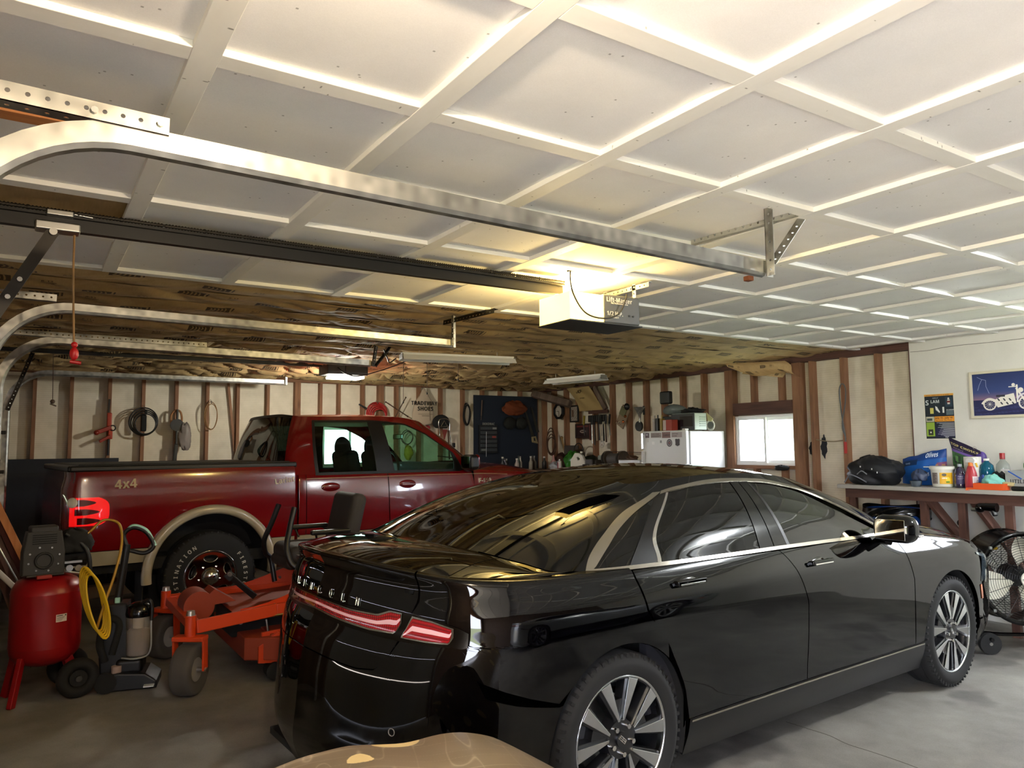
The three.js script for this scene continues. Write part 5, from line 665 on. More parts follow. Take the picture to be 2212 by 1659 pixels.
{ // upright vacuum
  const v = thing('upright_vacuum', 'black upright vacuum cleaner with a clear dust cup and mint-green handle', 'vacuum cleaner', [0.575, 0, -5.56], -0.25), mint = P(0x9fd0c4, 0.45), smoke = P(0xd8cfc4, 0.08, { transmission: 0.75, thickness: 0, ior: 1.45 });
  mesh('floor_head', [T(extrude([[-0.12, 0], [0.2, 0], [0.2, 0.03], [0.14, 0.075], [-0.02, 0.09], [-0.12, 0.075]], 0.26, 0.01), 0, 0.012, -0.15)], M.black, v); mesh('bumper_strip', box(0.06, 0.008, 0.1, 0.17, 0.028, 0.115), M.white, v); for (const z of [-0.17, 0.13]) mesh('wheel', T(cyl(0.062, 0.03, 0, 0, 0, 0.062, 24), -0.08, 0.063, z, Math.PI / 2), M.blackMatte, v);
  mesh('body', [T(extrude([[-0.07, 0], [0.07, 0], [0.075, 0.1], [0.05, 0.42], [-0.05, 0.42], [-0.08, 0.1]], 0.16, 0.012), -0.05, 0.1, -0.13), box(0.16, 0.1, 0.2, 0.04, 0.135, -0.03, 0.03)], M.black, v);
  mesh('dust_cup', T(lathe([[0.0, 0], [0.072, 0], [0.078, 0.24], [0.07, 0.245]], 28), 0.085, 0.2, 0.02), smoke, v); mesh('dust', T(lathe([[0, 0], [0.068, 0], [0.07, 0.15], [0, 0.17]], 20), 0.085, 0.205, 0.02), P(0x8d7f70, 0.95), v); mesh('cup_filter', T(cyl(0.035, 0.07), 0.085, 0.405, 0.02), M.offwhite, v); mesh('cup_lid', T(lathe([[0.078, 0], [0.082, 0.02], [0.075, 0.07], [0.03, 0.09], [0, 0.09]], 28), 0.085, 0.445, 0.02), M.blackGloss, v);
  mesh('cup_handle', tube([[0.1, 0.53, 0.05], [0.15, 0.55, 0.07], [0.168, 0.5, 0.07], [0.165, 0.42, 0.07]], 0.011, 8), M.black, v); mesh('cup_frame', tube([[0.0, 0.2, 0.09], [0.085, 0.195, 0.115], [0.155, 0.21, 0.08], [0.165, 0.42, 0.07]], 0.006, 6), M.grey, v);
  mesh('hose', tube([[-0.1, 0.18, 0.06], [-0.13, 0.3, 0.08], [-0.09, 0.45, 0.06], [-0.03, 0.42, 0.05], [-0.06, 0.22, 0.06]], 0.022, 8, 40), M.blackMatte, v); mesh('cuff', T(cyl(0.03, 0.05), -0.03, 0.125, 0.07), P(0xa08a80, 0.5), v);
  mesh('wand', rod([-0.06, 0.48, -0.05], [-0.01, 0.9, -0.05], 0.026, 0.022, 14), M.black, v); mesh('cord_hook', [box(0.03, 0.05, 0.02, -0.05, 0.54, -0.01, 0.004)], mint, v);
  mesh('grip', tube([[-0.01, 0.88, -0.05], [-0.03, 0.97, -0.05], [0.02, 1.01, -0.05], [0.1, 0.98, -0.05], [0.15, 0.88, -0.05], [0.1, 0.84, -0.05], [0.01, 0.86, -0.05]], 0.014, 8, 60), M.black, v); mesh('grip_inlay', tube([[-0.02, 0.985, -0.05], [0.02, 1.022, -0.05], [0.1, 0.993, -0.05], [0.162, 0.885, -0.05]], 0.011, 8, 30), mint, v);
}
{ // zero-turn mower, front toward the garage doors (-x)
  const m = thing('zero_turn_mower', 'orange zero-turn riding mower with a dark seat beside the black sedan', 'riding mower', [0.9, 0, -5.63], 0.0), or = P(0xc83a08, 0.45), dirty = P(0x8a2e0c, 0.7), seat = P(0x2b2621, 0.75), tyreM = P(0x4a443d, 0.9);
  for (const s of [1, -1]) {
    const sw = (g) => T(g.translate(0, 0, -s * 0.5), 0, 0, s * 0.5, 0, s > 0 ? 0.95 : 0.75, 0);
    const w = mesh('caster_wheel', sw(T(lathe([[0.07, -0.045], [0.1, -0.062], [0.135, -0.066], [0.151, -0.056], [0.155, -0.035], [0.155, 0.035], [0.151, 0.056], [0.135, 0.066], [0.1, 0.062], [0.07, 0.045]], 36), 0.0, 0.155, s * 0.5, Math.PI / 2)), tyreM, m); mesh('wheel_hub', sw(T(cyl(0.072, 0.1, 0, 0, 0, 0.072, 20), 0.0, 0.155, s * 0.5, Math.PI / 2)), P(0x8b857a, 0.5), w);
    mesh('caster_fork', [box(0.09, 0.03, 0.2, 0, 0.345, s * 0.5, 0.008), bar([0.0, 0.335, s * 0.5 + 0.095], [0.01, 0.15, s * 0.5 + 0.095], 0.06, 0.014, 0.004), bar([0.0, 0.335, s * 0.5 - 0.095], [0.01, 0.15, s * 0.5 - 0.095], 0.06, 0.014, 0.004)].map(sw), or, m); mesh('axle_bolt', sw(T(cyl(0.014, 0.23, 0, 0, 0, 0.014, 8), 0.0, 0.155, s * 0.5, Math.PI / 2)), M.steel, m);
    mesh('caster_post', cyl(0.034, 0.13, 0, 0.42, s * 0.5), or, m); mesh('post_cap', cyl(0.028, 0.03, 0, 0.498, s * 0.5, 0.024, 14), P(0xb0aaa0, 0.4, { metalness: 1 }), m);
    mesh('frame_rail', [bar([0.03, 0.41, s * 0.5], [0.55, 0.44, s * 0.42], 0.08, 0.06, 0.006), bar([0.55, 0.44, s * 0.42], [1.7, 0.45, s * 0.36], 0.08, 0.06, 0.006)], or, m);
    mesh('side_plate', T(sheet((a, b) => { const x = lerp(0.32, 1.25, a); return [x, 0.42 + b * lerp(0.05, 0.26, smooth(0, 1, a)), s * lerp(0.42, 0.34, a)]; }, 10, 4)), (() => { const k = or.clone(); k.side = THREE.DoubleSide; return k; })(), m);
    for (const [a, y] of [[0.55, 0.47], [0.8, 0.52], [1.1, 0.6]]) mesh('plate_bolt', T(cyl(0.01, 0.012, 0, 0, 0, 0.01, 8), a, y, s * lerp(0.42, 0.34, (a - 0.32) / 0.93) + 0.006, Math.PI / 2), M.steel, m);
    mesh('drive_wheel', T(lathe([[0.12, -0.1], [0.17, -0.12], [0.24, -0.12], [0.265, -0.07], [0.27, 0], [0.265, 0.07], [0.24, 0.12], [0.17, 0.12], [0.12, 0.1]], 40), 1.45, 0.27, s * 0.48, Math.PI / 2), M.rubber, m);
    mesh('steering_lever', [tube([[0.75, 0.5, s * 0.33], [0.72, 0.68, s * 0.36], [0.68, 0.72, s * 0.34], [0.655, 0.82, s * 0.3], [0.69, 0.95, s * 0.24], [0.735, 1.1, s * 0.2]], 0.02, 8, 40)], M.black, m);
    mesh('armrest', [box(0.3, 0.035, 0.05, 0.99, 0.915, s * 0.25, 0.014), rod([1.08, 0.92, s * 0.25], [1.16, 0.86, s * 0.24], 0.012), rod([0.88, 0.9, s * 0.25], [0.9, 0.84, s * 0.22], 0.008)], M.black, m);
  }
  mesh('front_crossbar', [bar([0.03, 0.41, -0.5], [0.03, 0.41, 0.5], 0.07, 0.06, 0.006)], or, m); mesh('pivot_guard', [T(cyl(0.1, 0.24, 0, 0, 0, 0.1, 28), 0.12, 0.46, 0.0, Math.PI / 2), T(extrude([[0, 0], [0.26, 0.02], [0.12, 0.11]], 0.2, 0.004), 0.1, 0.45, -0.1)], dirty, m);
  mesh('foot_pan', sheet((a, b) => [lerp(0.3, 1.15, a), 0.43 + 0.05 * a * a, lerp(-0.4, 0.4, b)], 8, 6), (() => { const k = dirty.clone(); k.side = THREE.DoubleSide; return k; })(), m); mesh('seat_riser', [T(extrude([[0, 0], [0.5, 0], [0.5, 0.3], [0.05, 0.24]], 0.66, 0.006), 1.12, 0.44, -0.33)], or, m);
  mesh('height_pedal', [bar([0.35, 0.62, -0.05], [0.52, 0.46, 0.0], 0.045, 0.012, 0.004), bar([0.33, 0.64, -0.05], [0.37, 0.6, -0.05], 0.06, 0.03, 0.006)], M.black, m); mesh('pedal_bolt', T(cyl(0.016, 0.02, 0, 0, 0, 0.016, 10), 0.345, 0.635, -0.02, Math.PI / 2), M.steel, m);
  mesh('lift_rod', rod([0.3, 0.4, 0.46], [0.95, 0.42, 0.43], 0.009), P(0x9c8a5c, 0.4, { metalness: 1 }), m); mesh('rod_pivot', [T(cyl(0.017, 0.05, 0, 0, 0, 0.017, 10), 0.31, 0.4, 0.46, Math.PI / 2), rod([0.48, 0.39, 0.46], [0.5, 0.25, 0.47], 0.008), T(cyl(0.02, 0.03, 0, 0, 0, 0.02, 10), 0.5, 0.25, 0.47, Math.PI / 2)], M.steel, m);
  mesh('cutting_deck', [T(extrude([[0.35, -0.5], [0.55, -0.58], [1.1, -0.62], [1.2, 0.62], [0.55, 0.58], [0.35, 0.45]], 0.13, 0.008), 0, 0.28, 0, Math.PI / 2), box(0.5, 0.02, 1.0, 0.75, 0.29, 0, 0.004)], dirty, m);
  mesh('deck_bracket', [T(extrude([[0, 0], [0.2, -0.02], [0.22, 0.12], [0.12, 0.18], [0, 0.1]], 0.02, 0.003), 0.42, 0.13, 0.5), T(extrude([[0, 0], [0.12, 0], [0.16, 0.1], [0, 0.09]], 0.02, 0.003), 0.45, 0.22, 0.46)], or, m); mesh('deck_roller', T(cyl(0.055, 0.09, 0, 0, 0, 0.055, 18), 0.52, 0.07, 0.5, Math.PI / 2), M.rubber, m);
  mesh('chassis_block', box(0.5, 0.16, 0.5, 0.55, 0.33, 0, 0.02), M.blackMatte, m); mesh('engine_mount', box(0.8, 0.3, 0.55, 1.75, 0.5, 0, 0.04), M.blackMatte, m); mesh('engine', [T(cyl(0.2, 0.22), 1.85, 0.72, 0), T(cyl(0.15, 0.06), 1.85, 0.86, 0)], M.dgrey, m);
  mesh('seat_cushion', [box(0.46, 0.13, 0.5, 0.93, 0.76, 0, 0.055, 4), box(0.2, 0.09, 0.44, 0.78, 0.7, 0, 0.04, 3)], seat, m); mesh('seat_back', T(box(0.12, 0.45, 0.46, 0, 0, 0, 0.05, 4), 1.19, 0.96, 0, 0, 0, -0.22), seat, m); mesh('seat_plate', box(0.52, 0.02, 0.5, 0.98, 0.685, 0, 0.004), M.black, m); mesh('tool_latch', [box(0.2, 0.02, 0.05, 1.05, 0.63, 0.3, 0.004), box(0.1, 0.03, 0.06, 1.12, 0.58, 0.33, 0.006)], M.darkSteel, m);
  mesh('brand_lettering', text('KUBOTA', 0.032, 0.001).rotateY(0.09).translate(0.72, 0.47, 0.391), P(0xb0542c, 0.5), m);
}
{ // boards leaning by the garage door
  const bd = (label, z, m, w, d, o = 0) => tag(mesh('leaning_board', metric(bar([0.34 - o, 0.02, z], [-0.47 - o * 0.2, 1.86, z], d, w), 'y'), m), label, 'board', 'boards leaning by the garage door');
  bd('yellowish board, the nearest of the boards leaning beside the pickup tail', -6.25, M.rawWood, 0.03, 0.045); bd('reddish brown board in the middle of the leaning stack', -6.31, P(0x5a2a22, 0.7), 0.05, 0.05, 0.06); bd('wide pale pinkish plank in the leaning stack', -6.36, P(0x7d6058, 0.8), 0.04, 0.11, 0.12); bd('dark brown board at the back of the leaning stack', -6.42, M.darkWood, 0.05, 0.1, 0.22);
  tag(mesh('white_pipe', rod([-0.3, 0.95, -5.9], [0.12, 0.45, -5.95], 0.018), M.white), 'thick white pipe leaning at the left edge behind the compressor', 'pipe');
  tag(mesh('thin_rod', rod([-0.19, 1.0, -6.05], [0.03, 0.55, -6.05], 0.006), M.steel), 'thin grey rod leaning beside the white pipe', 'rod');
  const cb = mesh('flat_cardboard', slab(-0.45, 0.001, -0.35, 0.45, 0.006, 0.35), P(0xb8a99a, 0.9)); cb.position.set(0.72, 0, -9.35); cb.rotation.y = 0.25; tag(cb, 'pale flattened cardboard on the floor under the pickup tail', 'cardboard');
}
{ // tan utility cart in front of the camera, only its scratched hood top shows
  const c = thing('utility_cart', 'scratched tan plastic hood of a utility cart in the bottom foreground', 'utility cart', [0.72, 0, -0.95], 0);
  const tan = P(0xffffff, 0.38, { clearcoat: 0.3, clearcoatRoughness: 0.3, side: THREE.DoubleSide, map: tex(512, 512, (u, v) => { const n = fbm(u * 6, v * 6, 201, 4, 6, 6), l1 = Math.pow(Math.max(0, 1 - Math.abs(vnoise(u * 30 + v * 9, v * 6 - u * 3, 202) - 0.5) * 22), 3), l2 = Math.pow(Math.max(0, 1 - Math.abs(vnoise(u * 8 - v * 26, v * 7, 203) - 0.5) * 26), 3), peel = vnoise(u * 9, v * 9, 204, 9, 9) > 0.80 ? 1 : 0, k = (n - 0.5) * 46 + l1 * 46 + l2 * 38; return peel ? [212, 190, 138] : [112 + k, 99 + k, 82 + k]; }) });
  const prof = pl([[-0.6, 0.5], [-0.45, 0.62], [-0.3, 0.7], [-0.176, 0.729], [-0.095, 0.742], [0.03, 0.744], [0.12, 0.726], [0.2, 0.712], [0.3, 0.716], [0.38, 0.706], [0.48, 0.672], [0.57, 0.614], [0.69, 0.527], [0.8, 0.42]]);
  const sm = (x) =>  (prof(x - 0.03) + 2 * prof(x) + prof(x + 0.03)) / 4;
  mesh('hood', sheet((s, t) => { const x = lerp(-0.58, 0.78, s), d = Math.pow(1 - t, 6); return [x, (sm(x) + 0.01 * t) * (1 - d * 0.02), lerp(-1.03, 0.1, t)]; }, 60, 30), tan, c);
  mesh('nose', sheet((s, t) => { const x = lerp(-0.58, 0.78, s); return [x, sm(x) * 0.98 * (1 - t) + 0.25 * t, -1.03 - 0.03 * Math.sin(t * 3)]; }, 40, 12), tan, c);
  for (const x of [-0.5, 0.45]) for (const z of [-0.7, 0.4]) mesh('wheel', T(merge([torus(0.15, 0.07, 30, 12), cyl(0.1, 0.1, 0, 0, 0, 0.1, 20).rotateX(Math.PI / 2)]), x, 0.22, z, 0, Math.PI / 2), M.rubber, c);
  mesh('chassis', [box(0.75, 0.12, 1.3, -0.02, 0.3, -0.2, 0.03)], M.blackMatte, c);
}
{ // drum fan
  const f = thing('drum_fan', 'large black drum fan with pale blades at the end of the bench', 'fan', [6.22, 0, -2.72], -0.62), R = 0.325, cy = 0.53, ivory = P(0xcfcbb8, 0.45);
  mesh('drum', [T(lathe([[R, -0.14], [R + 0.012, -0.13], [R, -0.11], [R, 0.11], [R + 0.014, 0.13], [R, 0.14], [R - 0.02, 0.13], [R - 0.018, -0.13], [R, -0.14]], 56), 0, cy, 0, Math.PI / 2)], M.blackGloss, f);
  for (let k = 0; k < 3; k++) { const a = (90 + k * 120 - 12) * deg; const g = sheet((s, t) => { const r = lerp(0.06, R - 0.045, s), w = lerp(0.25, 0.5, Math.sin(Math.PI * Math.min(1, s * 0.85 + 0.1))), th = a + (t - 0.5) * w * 2.0; return [r * Math.cos(th), r * Math.sin(th), (t - 0.5) * 0.1]; }, 12, 8); const bm = ivory.clone(); bm.side = THREE.DoubleSide; mesh('blade', T(g, 0, cy, 0.02), bm, f); }
  mesh('motor', T(cyl(0.075, 0.12, 0, 0, 0, 0.075, 20), 0, cy, -0.04, Math.PI / 2), M.black, f);
  const guard = (z, n) => { const gs = []; for (let r = 0.06; r < R; r += 0.0165) gs.push(T(torus(r, 0.0017, 44, 4), 0, cy, z + 0.02 * Math.sign(z) * (1 - r / R))); for (let k = 0; k < n; k++) { const a = k / n * 6.283; gs.push(rod([0.055 * Math.cos(a), cy + 0.055 * Math.sin(a), z + 0.016 * Math.sign(z)], [R * Math.cos(a), cy + R * Math.sin(a), z], 0.002, 0.002, 4)); } const o = mesh('wire_guard', gs, M.blackGloss, f); o.userData.kind = 'stuff'; }; guard(0.14, 18); guard(-0.14, 12);
  const b = mesh('centre_badge', T(cyl(0.055, 0.01, 0, 0, 0, 0.053, 28), 0, cy, 0.168, Math.PI / 2), M.offwhite, f); mesh('badge_lettering', text('maxxair', 0.016, 0.001).translate(-0.005, cy, 0.174), M.black, b);
  mesh('stand', [tube([[-0.34, cy, 0], [-0.36, 0.3, 0], [-0.33, 0.14, 0.0], [-0.2, 0.11, 0], [0.2, 0.11, 0], [0.33, 0.14, 0], [0.36, 0.3, 0], [0.34, cy, 0]], 0.014, 8, 60), rod([-0.3, 0.11, -0.2], [-0.3, 0.11, 0.2], 0.013), rod([0.3, 0.11, -0.2], [0.3, 0.11, 0.2], 0.013)], M.blackGloss, f);
  for (const z of [-0.16, 0.16]) { const w = mesh('wheel', T(cyl(0.075, 0.035, 0, 0, 0, 0.075, 26), -0.3, 0.076, z, Math.PI / 2), M.rubber, f); mesh('wheel_bolt', T(cyl(0.012, 0.04, 0, 0, 0, 0.012, 10), -0.3, 0.076, z, Math.PI / 2), M.steel, w); } for (const z of [-0.16, 0.16]) mesh('foot', cyl(0.018, 0.1, 0.3, 0.051, z), M.rubber, f);
  for (const a of [0.6, 2.4, 3.9, 5.4]) mesh('guard_clip', T(box(0.02, 0.02, 0.02, 0, 0, 0, 0.004), (R + 0.005) * Math.cos(a), cy + (R + 0.005) * Math.sin(a), 0.14), M.steel, f);
  mesh('rear_shroud', T(box(0.12, 0.02, 0.04, 0, 0, 0, 0.005), -0.12, cy + 0.19, -0.1), M.yellow, f);
}
// ---------- bench along the end wall ----------
const BY = 1.143;
{
  const b = thing('workbench', 'long bench with a pale grey top and dark wooden legs along the end wall', 'bench');
  mesh('bench_top', [box(0.52, 0.035, 1.72, 6.705, BY - 0.0175, -3.44, 0.004)], P(0xa9a59b, 0.5), b);
  mesh('apron', metric(slab(6.49, 1.025, -4.24, 6.53, BY - 0.035, -2.6), 'z'), M.darkWood, b);
  for (const z of [-4.2, -3.54, -3.224, -2.869]) mesh('leg', metric(slab(6.53, 0, z - 0.03, 6.57, 1.1, z + 0.03), 'y', z), M.darkWood, b);
  for (const [a, c] of [[-3.50, -3.10], [-3.13, -2.78]]) mesh('diagonal_brace', metric(bar([6.545, 1.05, a], [6.80, 0.35, c], 0.04, 0.07), 'y', a), M.darkWood, b);
  mesh('rear_ledger', metric(slab(6.92, 1.03, -4.24, 6.963, BY - 0.036, -2.6), 'z'), M.darkWood, b);
}
{ // drum with liner under the bench
  const d = thing('trash_barrel', 'blue plastic barrel with a black bag liner under the bench', 'barrel', [6.67, 0, -3.865]);
  mesh('barrel', lathe([[0, 0.01], [0.25, 0.01], [0.27, 0.03], [0.285, 0.3], [0.292, 0.32], [0.285, 0.34], [0.285, 0.6], [0.292, 0.62], [0.285, 0.64], [0.275, 0.93], [0.262, 0.935], [0.26, 0.4], [0, 0.38]], 40).scale(0.86, 1, 0.95), P(0x12438f, 0.35), d);
  mesh('liner', sheet((s, t) => { const a = s * 6.283, r = t < 0.3 ? 0.25 : 0.285, k = vnoise(Math.cos(a) * 4 + 5, Math.sin(a) * 4 + t * 5, 33); const y = t < 0.3 ? lerp(0.6, 0.95, t / 0.3) : lerp(0.955, 0.83 + 0.06 * k, (t - 0.3) / 0.7); return [(r + 0.012 + 0.014 * k) * Math.cos(a) * 0.86, y + 0.012 * Math.sin(a * 3), (r + 0.012 + 0.014 * k) * Math.sin(a) * 0.95]; }, 60, 16), P(0x0a0c0c, 0.22, { side: THREE.DoubleSide }), d);
}
const lab = (w, h, draw) => P(0xffffff, 0.5, { side: THREE.DoubleSide, map: canvasTex(w, h, draw) });
// label wrapped on a cylinder of radius r, centred on the direction ang
const wrap = (r, y0, y1, ang, span, n = 10) => sheet((s, t) => { const a = ang + (s - 0.5) * span; return [r * Math.sin(a), lerp(y0, y1, t), r * Math.cos(a)]; }, n, 1);
const CAMANG = -1.07;                                  // direction from the bench toward the room
{ // black duffel bag
  const g = thing('duffel_bag', 'lumpy black duffel bag at the left end of the bench', 'bag', [6.63, BY, -4.03]);
  mesh('body', lump(0.18, 0.15, 0.25, 0.14, 7, 34, 2.4, -0.72).translate(0, 0.11, 0), P(0x0d1016, 0.6), g);
  mesh('strap', [tube([[-0.17, 0.02, -0.2], [-0.2, 0.09, -0.12], [-0.205, 0.07, -0.04], [-0.2, 0.03, 0.04]], 0.006, 5, 30), tube([[-0.2, 0.1, -0.05], [-0.205, 0.13, 0.0], [-0.19, 0.1, 0.04]], 0.005, 5, 20)], P(0x7c7f84, 0.6), g); for (const [y, z] of [[0.17, -0.02], [0.15, 0.09], [0.12, 0.14]]) mesh('tag', box(0.004, 0.014, 0.008, -0.19, y, z), M.white, g);
}
{ // blue snack bag lying against the wall
  const m = lab(512, 256, (g, w, h) => { g.fillStyle = '#1559a8'; g.fillRect(0, 0, w, h); g.fillStyle = '#0d3f86'; g.fillRect(0, 0, w, 60); g.fillStyle = '#0b2a55'; g.fillRect(30, 40, 180, 50); g.fillStyle = '#e8eef4'; g.font = 'bold 46px sans-serif'; g.fillText('Olives', 300, 46); g.fillText('Slivers', 210, 190); g.font = '22px sans-serif'; g.fillText('Family', 60, 75); g.fillStyle = '#7a3f6a'; g.fillRect(430, 90, 82, 166); g.fillStyle = '#a8744e'; for (let i = 0; i < 14; i++) g.fillRect(420 + (i * 37) % 80, 100 + (i * 53) % 140, 26, 14); });
  const g = thing('blue_pet_food_bag', 'slumped glossy blue bag behind the black duffel', 'bag', [6.87, BY, -3.70]);
  const f = (side) => sheet((s, t) => { const z = lerp(-0.2, 0.2, s), e = Math.sin(Math.PI * s) ** 0.5 * Math.sin(Math.PI * Math.min(1, t * 0.9 + 0.1)) ** 0.6, w = 0.075 * e + 0.012 * (vnoise(s * 7, t * 6, 41) - 0.5); return [side * w - 0.02 * t, lerp(0.0, 0.23 + 0.1 * s, t) + 0.012 * vnoise(s * 6, t * 3, 42), z + 0.05 * t * 0.4]; }, 24, 16);
  mesh('pouch', f(-1), m, g); mesh('pouch', f(1), m, g);
}
{ // yellow-label bucket
  const g = thing('white_bucket', 'white plastic bucket with a yellow fruit label on the bench', 'bucket', [6.66, BY, -3.43]);
  mesh('pail', lathe([[0, 0], [0.076, 0], [0.08, 0.008], [0.09, 0.15], [0.096, 0.152], [0.096, 0.162], [0.09, 0.165]], 32), P(0xd9d8cc, 0.4), g); mesh('lid', lathe([[0.099, 0.152], [0.101, 0.17], [0.094, 0.18], [0.085, 0.174], [0, 0.174]], 32), P(0xe2e1d6, 0.4), g); mesh('lid_tab', box(0.02, 0.008, 0.05, -0.06, 0.172, -0.1, 0.003), P(0xe2e1d6, 0.4), g);
  mesh('label', wrap(0.0885, 0.03, 0.125, CAMANG + 0.35, 1.25), lab(256, 160, (c, w, h) => { c.fillStyle = '#e0ab1c'; c.fillRect(0, 0, w, h); c.fillStyle = '#5d5646'; c.beginPath(); c.ellipse(80, 30, 42, 20, 0, 0, 7); c.fill(); c.fillStyle = '#f4d640'; c.beginPath(); c.arc(150, 100, 40, 0, 7); c.fill(); c.fillStyle = '#6e8a2a'; c.fillRect(110, 120, 70, 26); c.fillStyle = '#fff'; c.font = 'bold 26px sans-serif'; c.fillText('LEMON', 40, 86); }), g); mesh('label', wrap(0.0885, 0.03, 0.125, CAMANG - 0.75, 0.6), lab(64, 96, (c, w, h) => { c.fillStyle = '#8a7f78'; c.fillRect(0, 0, w, h); c.fillStyle = '#3a3030'; for (let i = 0; i < 10; i++) c.fillRect(6, 6 + i * 9, 50 - (i * 13) % 20, 4); }), g);
}
{
  const g = thing('plastic_tub', 'small clear plastic tub beside the bucket', 'tub', [6.58, BY, -3.62]); mesh('tub', lathe([[0, 0], [0.04, 0], [0.05, 0.05], [0.046, 0.05], [0.038, 0.004], [0, 0.004]], 24), P(0x8fa0b0, 0.15, { transmission: 0.7, thickness: 0 }), g); mesh('foil_wad', lump(0.05, 0.06, 0.06, 0.3, 17, 18).translate(0.03, 0.085, 0.02), P(0x3a4560, 0.35), g);
}
const bottle = (name, label, p, prof, m, capProf, capM, extra) => { const g = thing(name, label, 'bottle', p); mesh('bottle', lathe(prof, 26), m, g); mesh('cap', lathe(capProf, 18), capM, g); if (extra) extra(g); return g; };
bottle('purple_bottle', 'dark purple plastic bottle between the bucket and the spray bottle', [6.66, BY, -3.283], [[0, 0], [0.042, 0], [0.045, 0.01], [0.045, 0.06], [0.043, 0.065], [0.045, 0.07], [0.045, 0.12], [0.035, 0.155], [0.016, 0.175], [0.015, 0.185]], P(0x2a2440, 0.08, { clearcoat: 1 }), [[0.018, 0.178], [0.018, 0.2], [0, 0.2]], P(0x9aa2a8, 0.4), (g) => mesh('label', wrap(0.0455, 0.03, 0.11, CAMANG, 1.5), lab(64, 96, (c, w, h) => { c.fillStyle = '#39325a'; c.fillRect(0, 0, w, h); c.fillStyle = '#c8c8da'; c.font = 'bold 16px sans-serif'; c.fillText('Fabu', 12, 24); c.fillRect(10, 34, 44, 3); c.fillRect(10, 44, 36, 3); }), g));
{ // red spray bottle
  const g = thing('spray_bottle', 'red spray bottle with a yellow and white trigger', 'spray bottle', [6.62, BY, -3.175]);
  mesh('bottle', lathe([[0, 0], [0.044, 0], [0.048, 0.01], [0.048, 0.08], [0.04, 0.13], [0.026, 0.175], [0.022, 0.185]], 26).scale(0.8, 1, 1.05), P(0xb0333c, 0.3), g); mesh('neck', cyl(0.02, 0.03, 0, 0.2, 0, 0.018), P(0xd87a2a, 0.4), g); mesh('trigger_head', [T(extrude([[-0.05, 0], [0.03, 0], [0.03, 0.02], [0.0, 0.036], [-0.04, 0.034], [-0.055, 0.02]], 0.024, 0.003), 0, 0.215, -0.012, 0, Math.PI / 2 - 0.3)], M.white, g); mesh('trigger', bar([0.012, 0.22, 0.035], [0.016, 0.175, 0.045], 0.012, 0.014, 0.004), M.yellow, g);
  mesh('label', T(wrap(0.0495, 0.02, 0.1, CAMANG + 0.7, 1.3)).scale(0.84, 1, 1.05), lab(64, 64, (c, w, h) => { c.fillStyle = '#d9cfd0'; c.fillRect(0, 0, w, h); c.fillStyle = '#8a6a70'; for (let i = 0; i < 7; i++) c.fillRect(8, 8 + i * 8, 46 - (i * 11) % 18, 3); }), g);
}
{
  const g = thing('paper_towel_roll', 'white paper towel roll behind the red spray bottle', 'paper towel', [6.75, BY, -3.22]); mesh('roll', lathe([[0.018, 0], [0.064, 0], [0.065, 0.004], [0.065, 0.256], [0.064, 0.26], [0.018, 0.26]], 30), P(0xe4e2d8, 0.9), g); mesh('core', lathe([[0.018, 0.001], [0.018, 0.262], [0.016, 0.262], [0.016, 0.001]], 20), P(0x9a8260, 0.9), g);
}
{ // tall bag of pet food with a clip
  const m = lab(256, 512, (c, w, h) => { c.fillStyle = '#2f5a30'; c.fillRect(0, 0, w, h); for (let i = 0; i < 60; i++) { c.fillStyle = ['#3f7a3a', '#264a2a', '#5a8a4c', '#1f3a24'][i % 4]; c.fillRect((i * 71) % 240, 150 + (i * 97) % 350, 30, 60); } c.fillStyle = '#241a3a'; c.fillRect(0, 0, w, 130); c.fillStyle = '#6a4f9a'; c.fillRect(0, 110, w, 30); c.fillStyle = '#e6dc8a'; c.font = 'bold 40px sans-serif'; c.fillText('TOP CHOICE', 8, 70); c.fillStyle = '#cfc8dc'; c.font = '20px sans-serif'; c.fillText('Wild blend', 20, 102); });
  const g = thing('tall_food_bag', 'tall green and purple bag labelled TOP CHOICE against the wall', 'bag', [6.88, BY, -3.33]);
  const f = (sd) => sheet((s, t) => { const e = Math.sin(Math.PI * clamp(s, 0.02, 0.98)) ** 0.5 * (1 - 0.85 * smooth(0.6, 1, t)), w = 0.06 * e + 0.01 * (vnoise(s * 6, t * 8, 44) - 0.5); return [sd * w - 0.05 * smooth(0.7, 1, t), t * (0.43 - 0.12 * s), lerp(-0.1, 0.12, s) * (1 + 0.15 * t)]; }, 20, 26);
  mesh('pouch', f(-1), m, g); mesh('pouch', f(1), m, g); mesh('clip', [torus(0.012, 0.002, 14, 5).rotateY(Math.PI / 2).translate(-0.06, 0.335, 0.1)], M.chrome, g); mesh('purple_knob', ball(0.045, -0.02, 0.25, 0.13, 0.7, 1.2, 1), P(0x4a3580, 0.4), g);
}
bottle('teal_bottle', 'round teal glass bottle with a white cap', [6.76, BY, -3.115], [[0, 0], [0.035, 0], [0.05, 0.02], [0.056, 0.1], [0.058, 0.14], [0.05, 0.19], [0.025, 0.215], [0.019, 0.22], [0.019, 0.235]], P(0x0f6f8e, 0.05, { transmission: 0.5, thickness: 0, ior: 1.4 }), [[0.021, 0.228], [0.021, 0.246], [0, 0.246]], M.white);
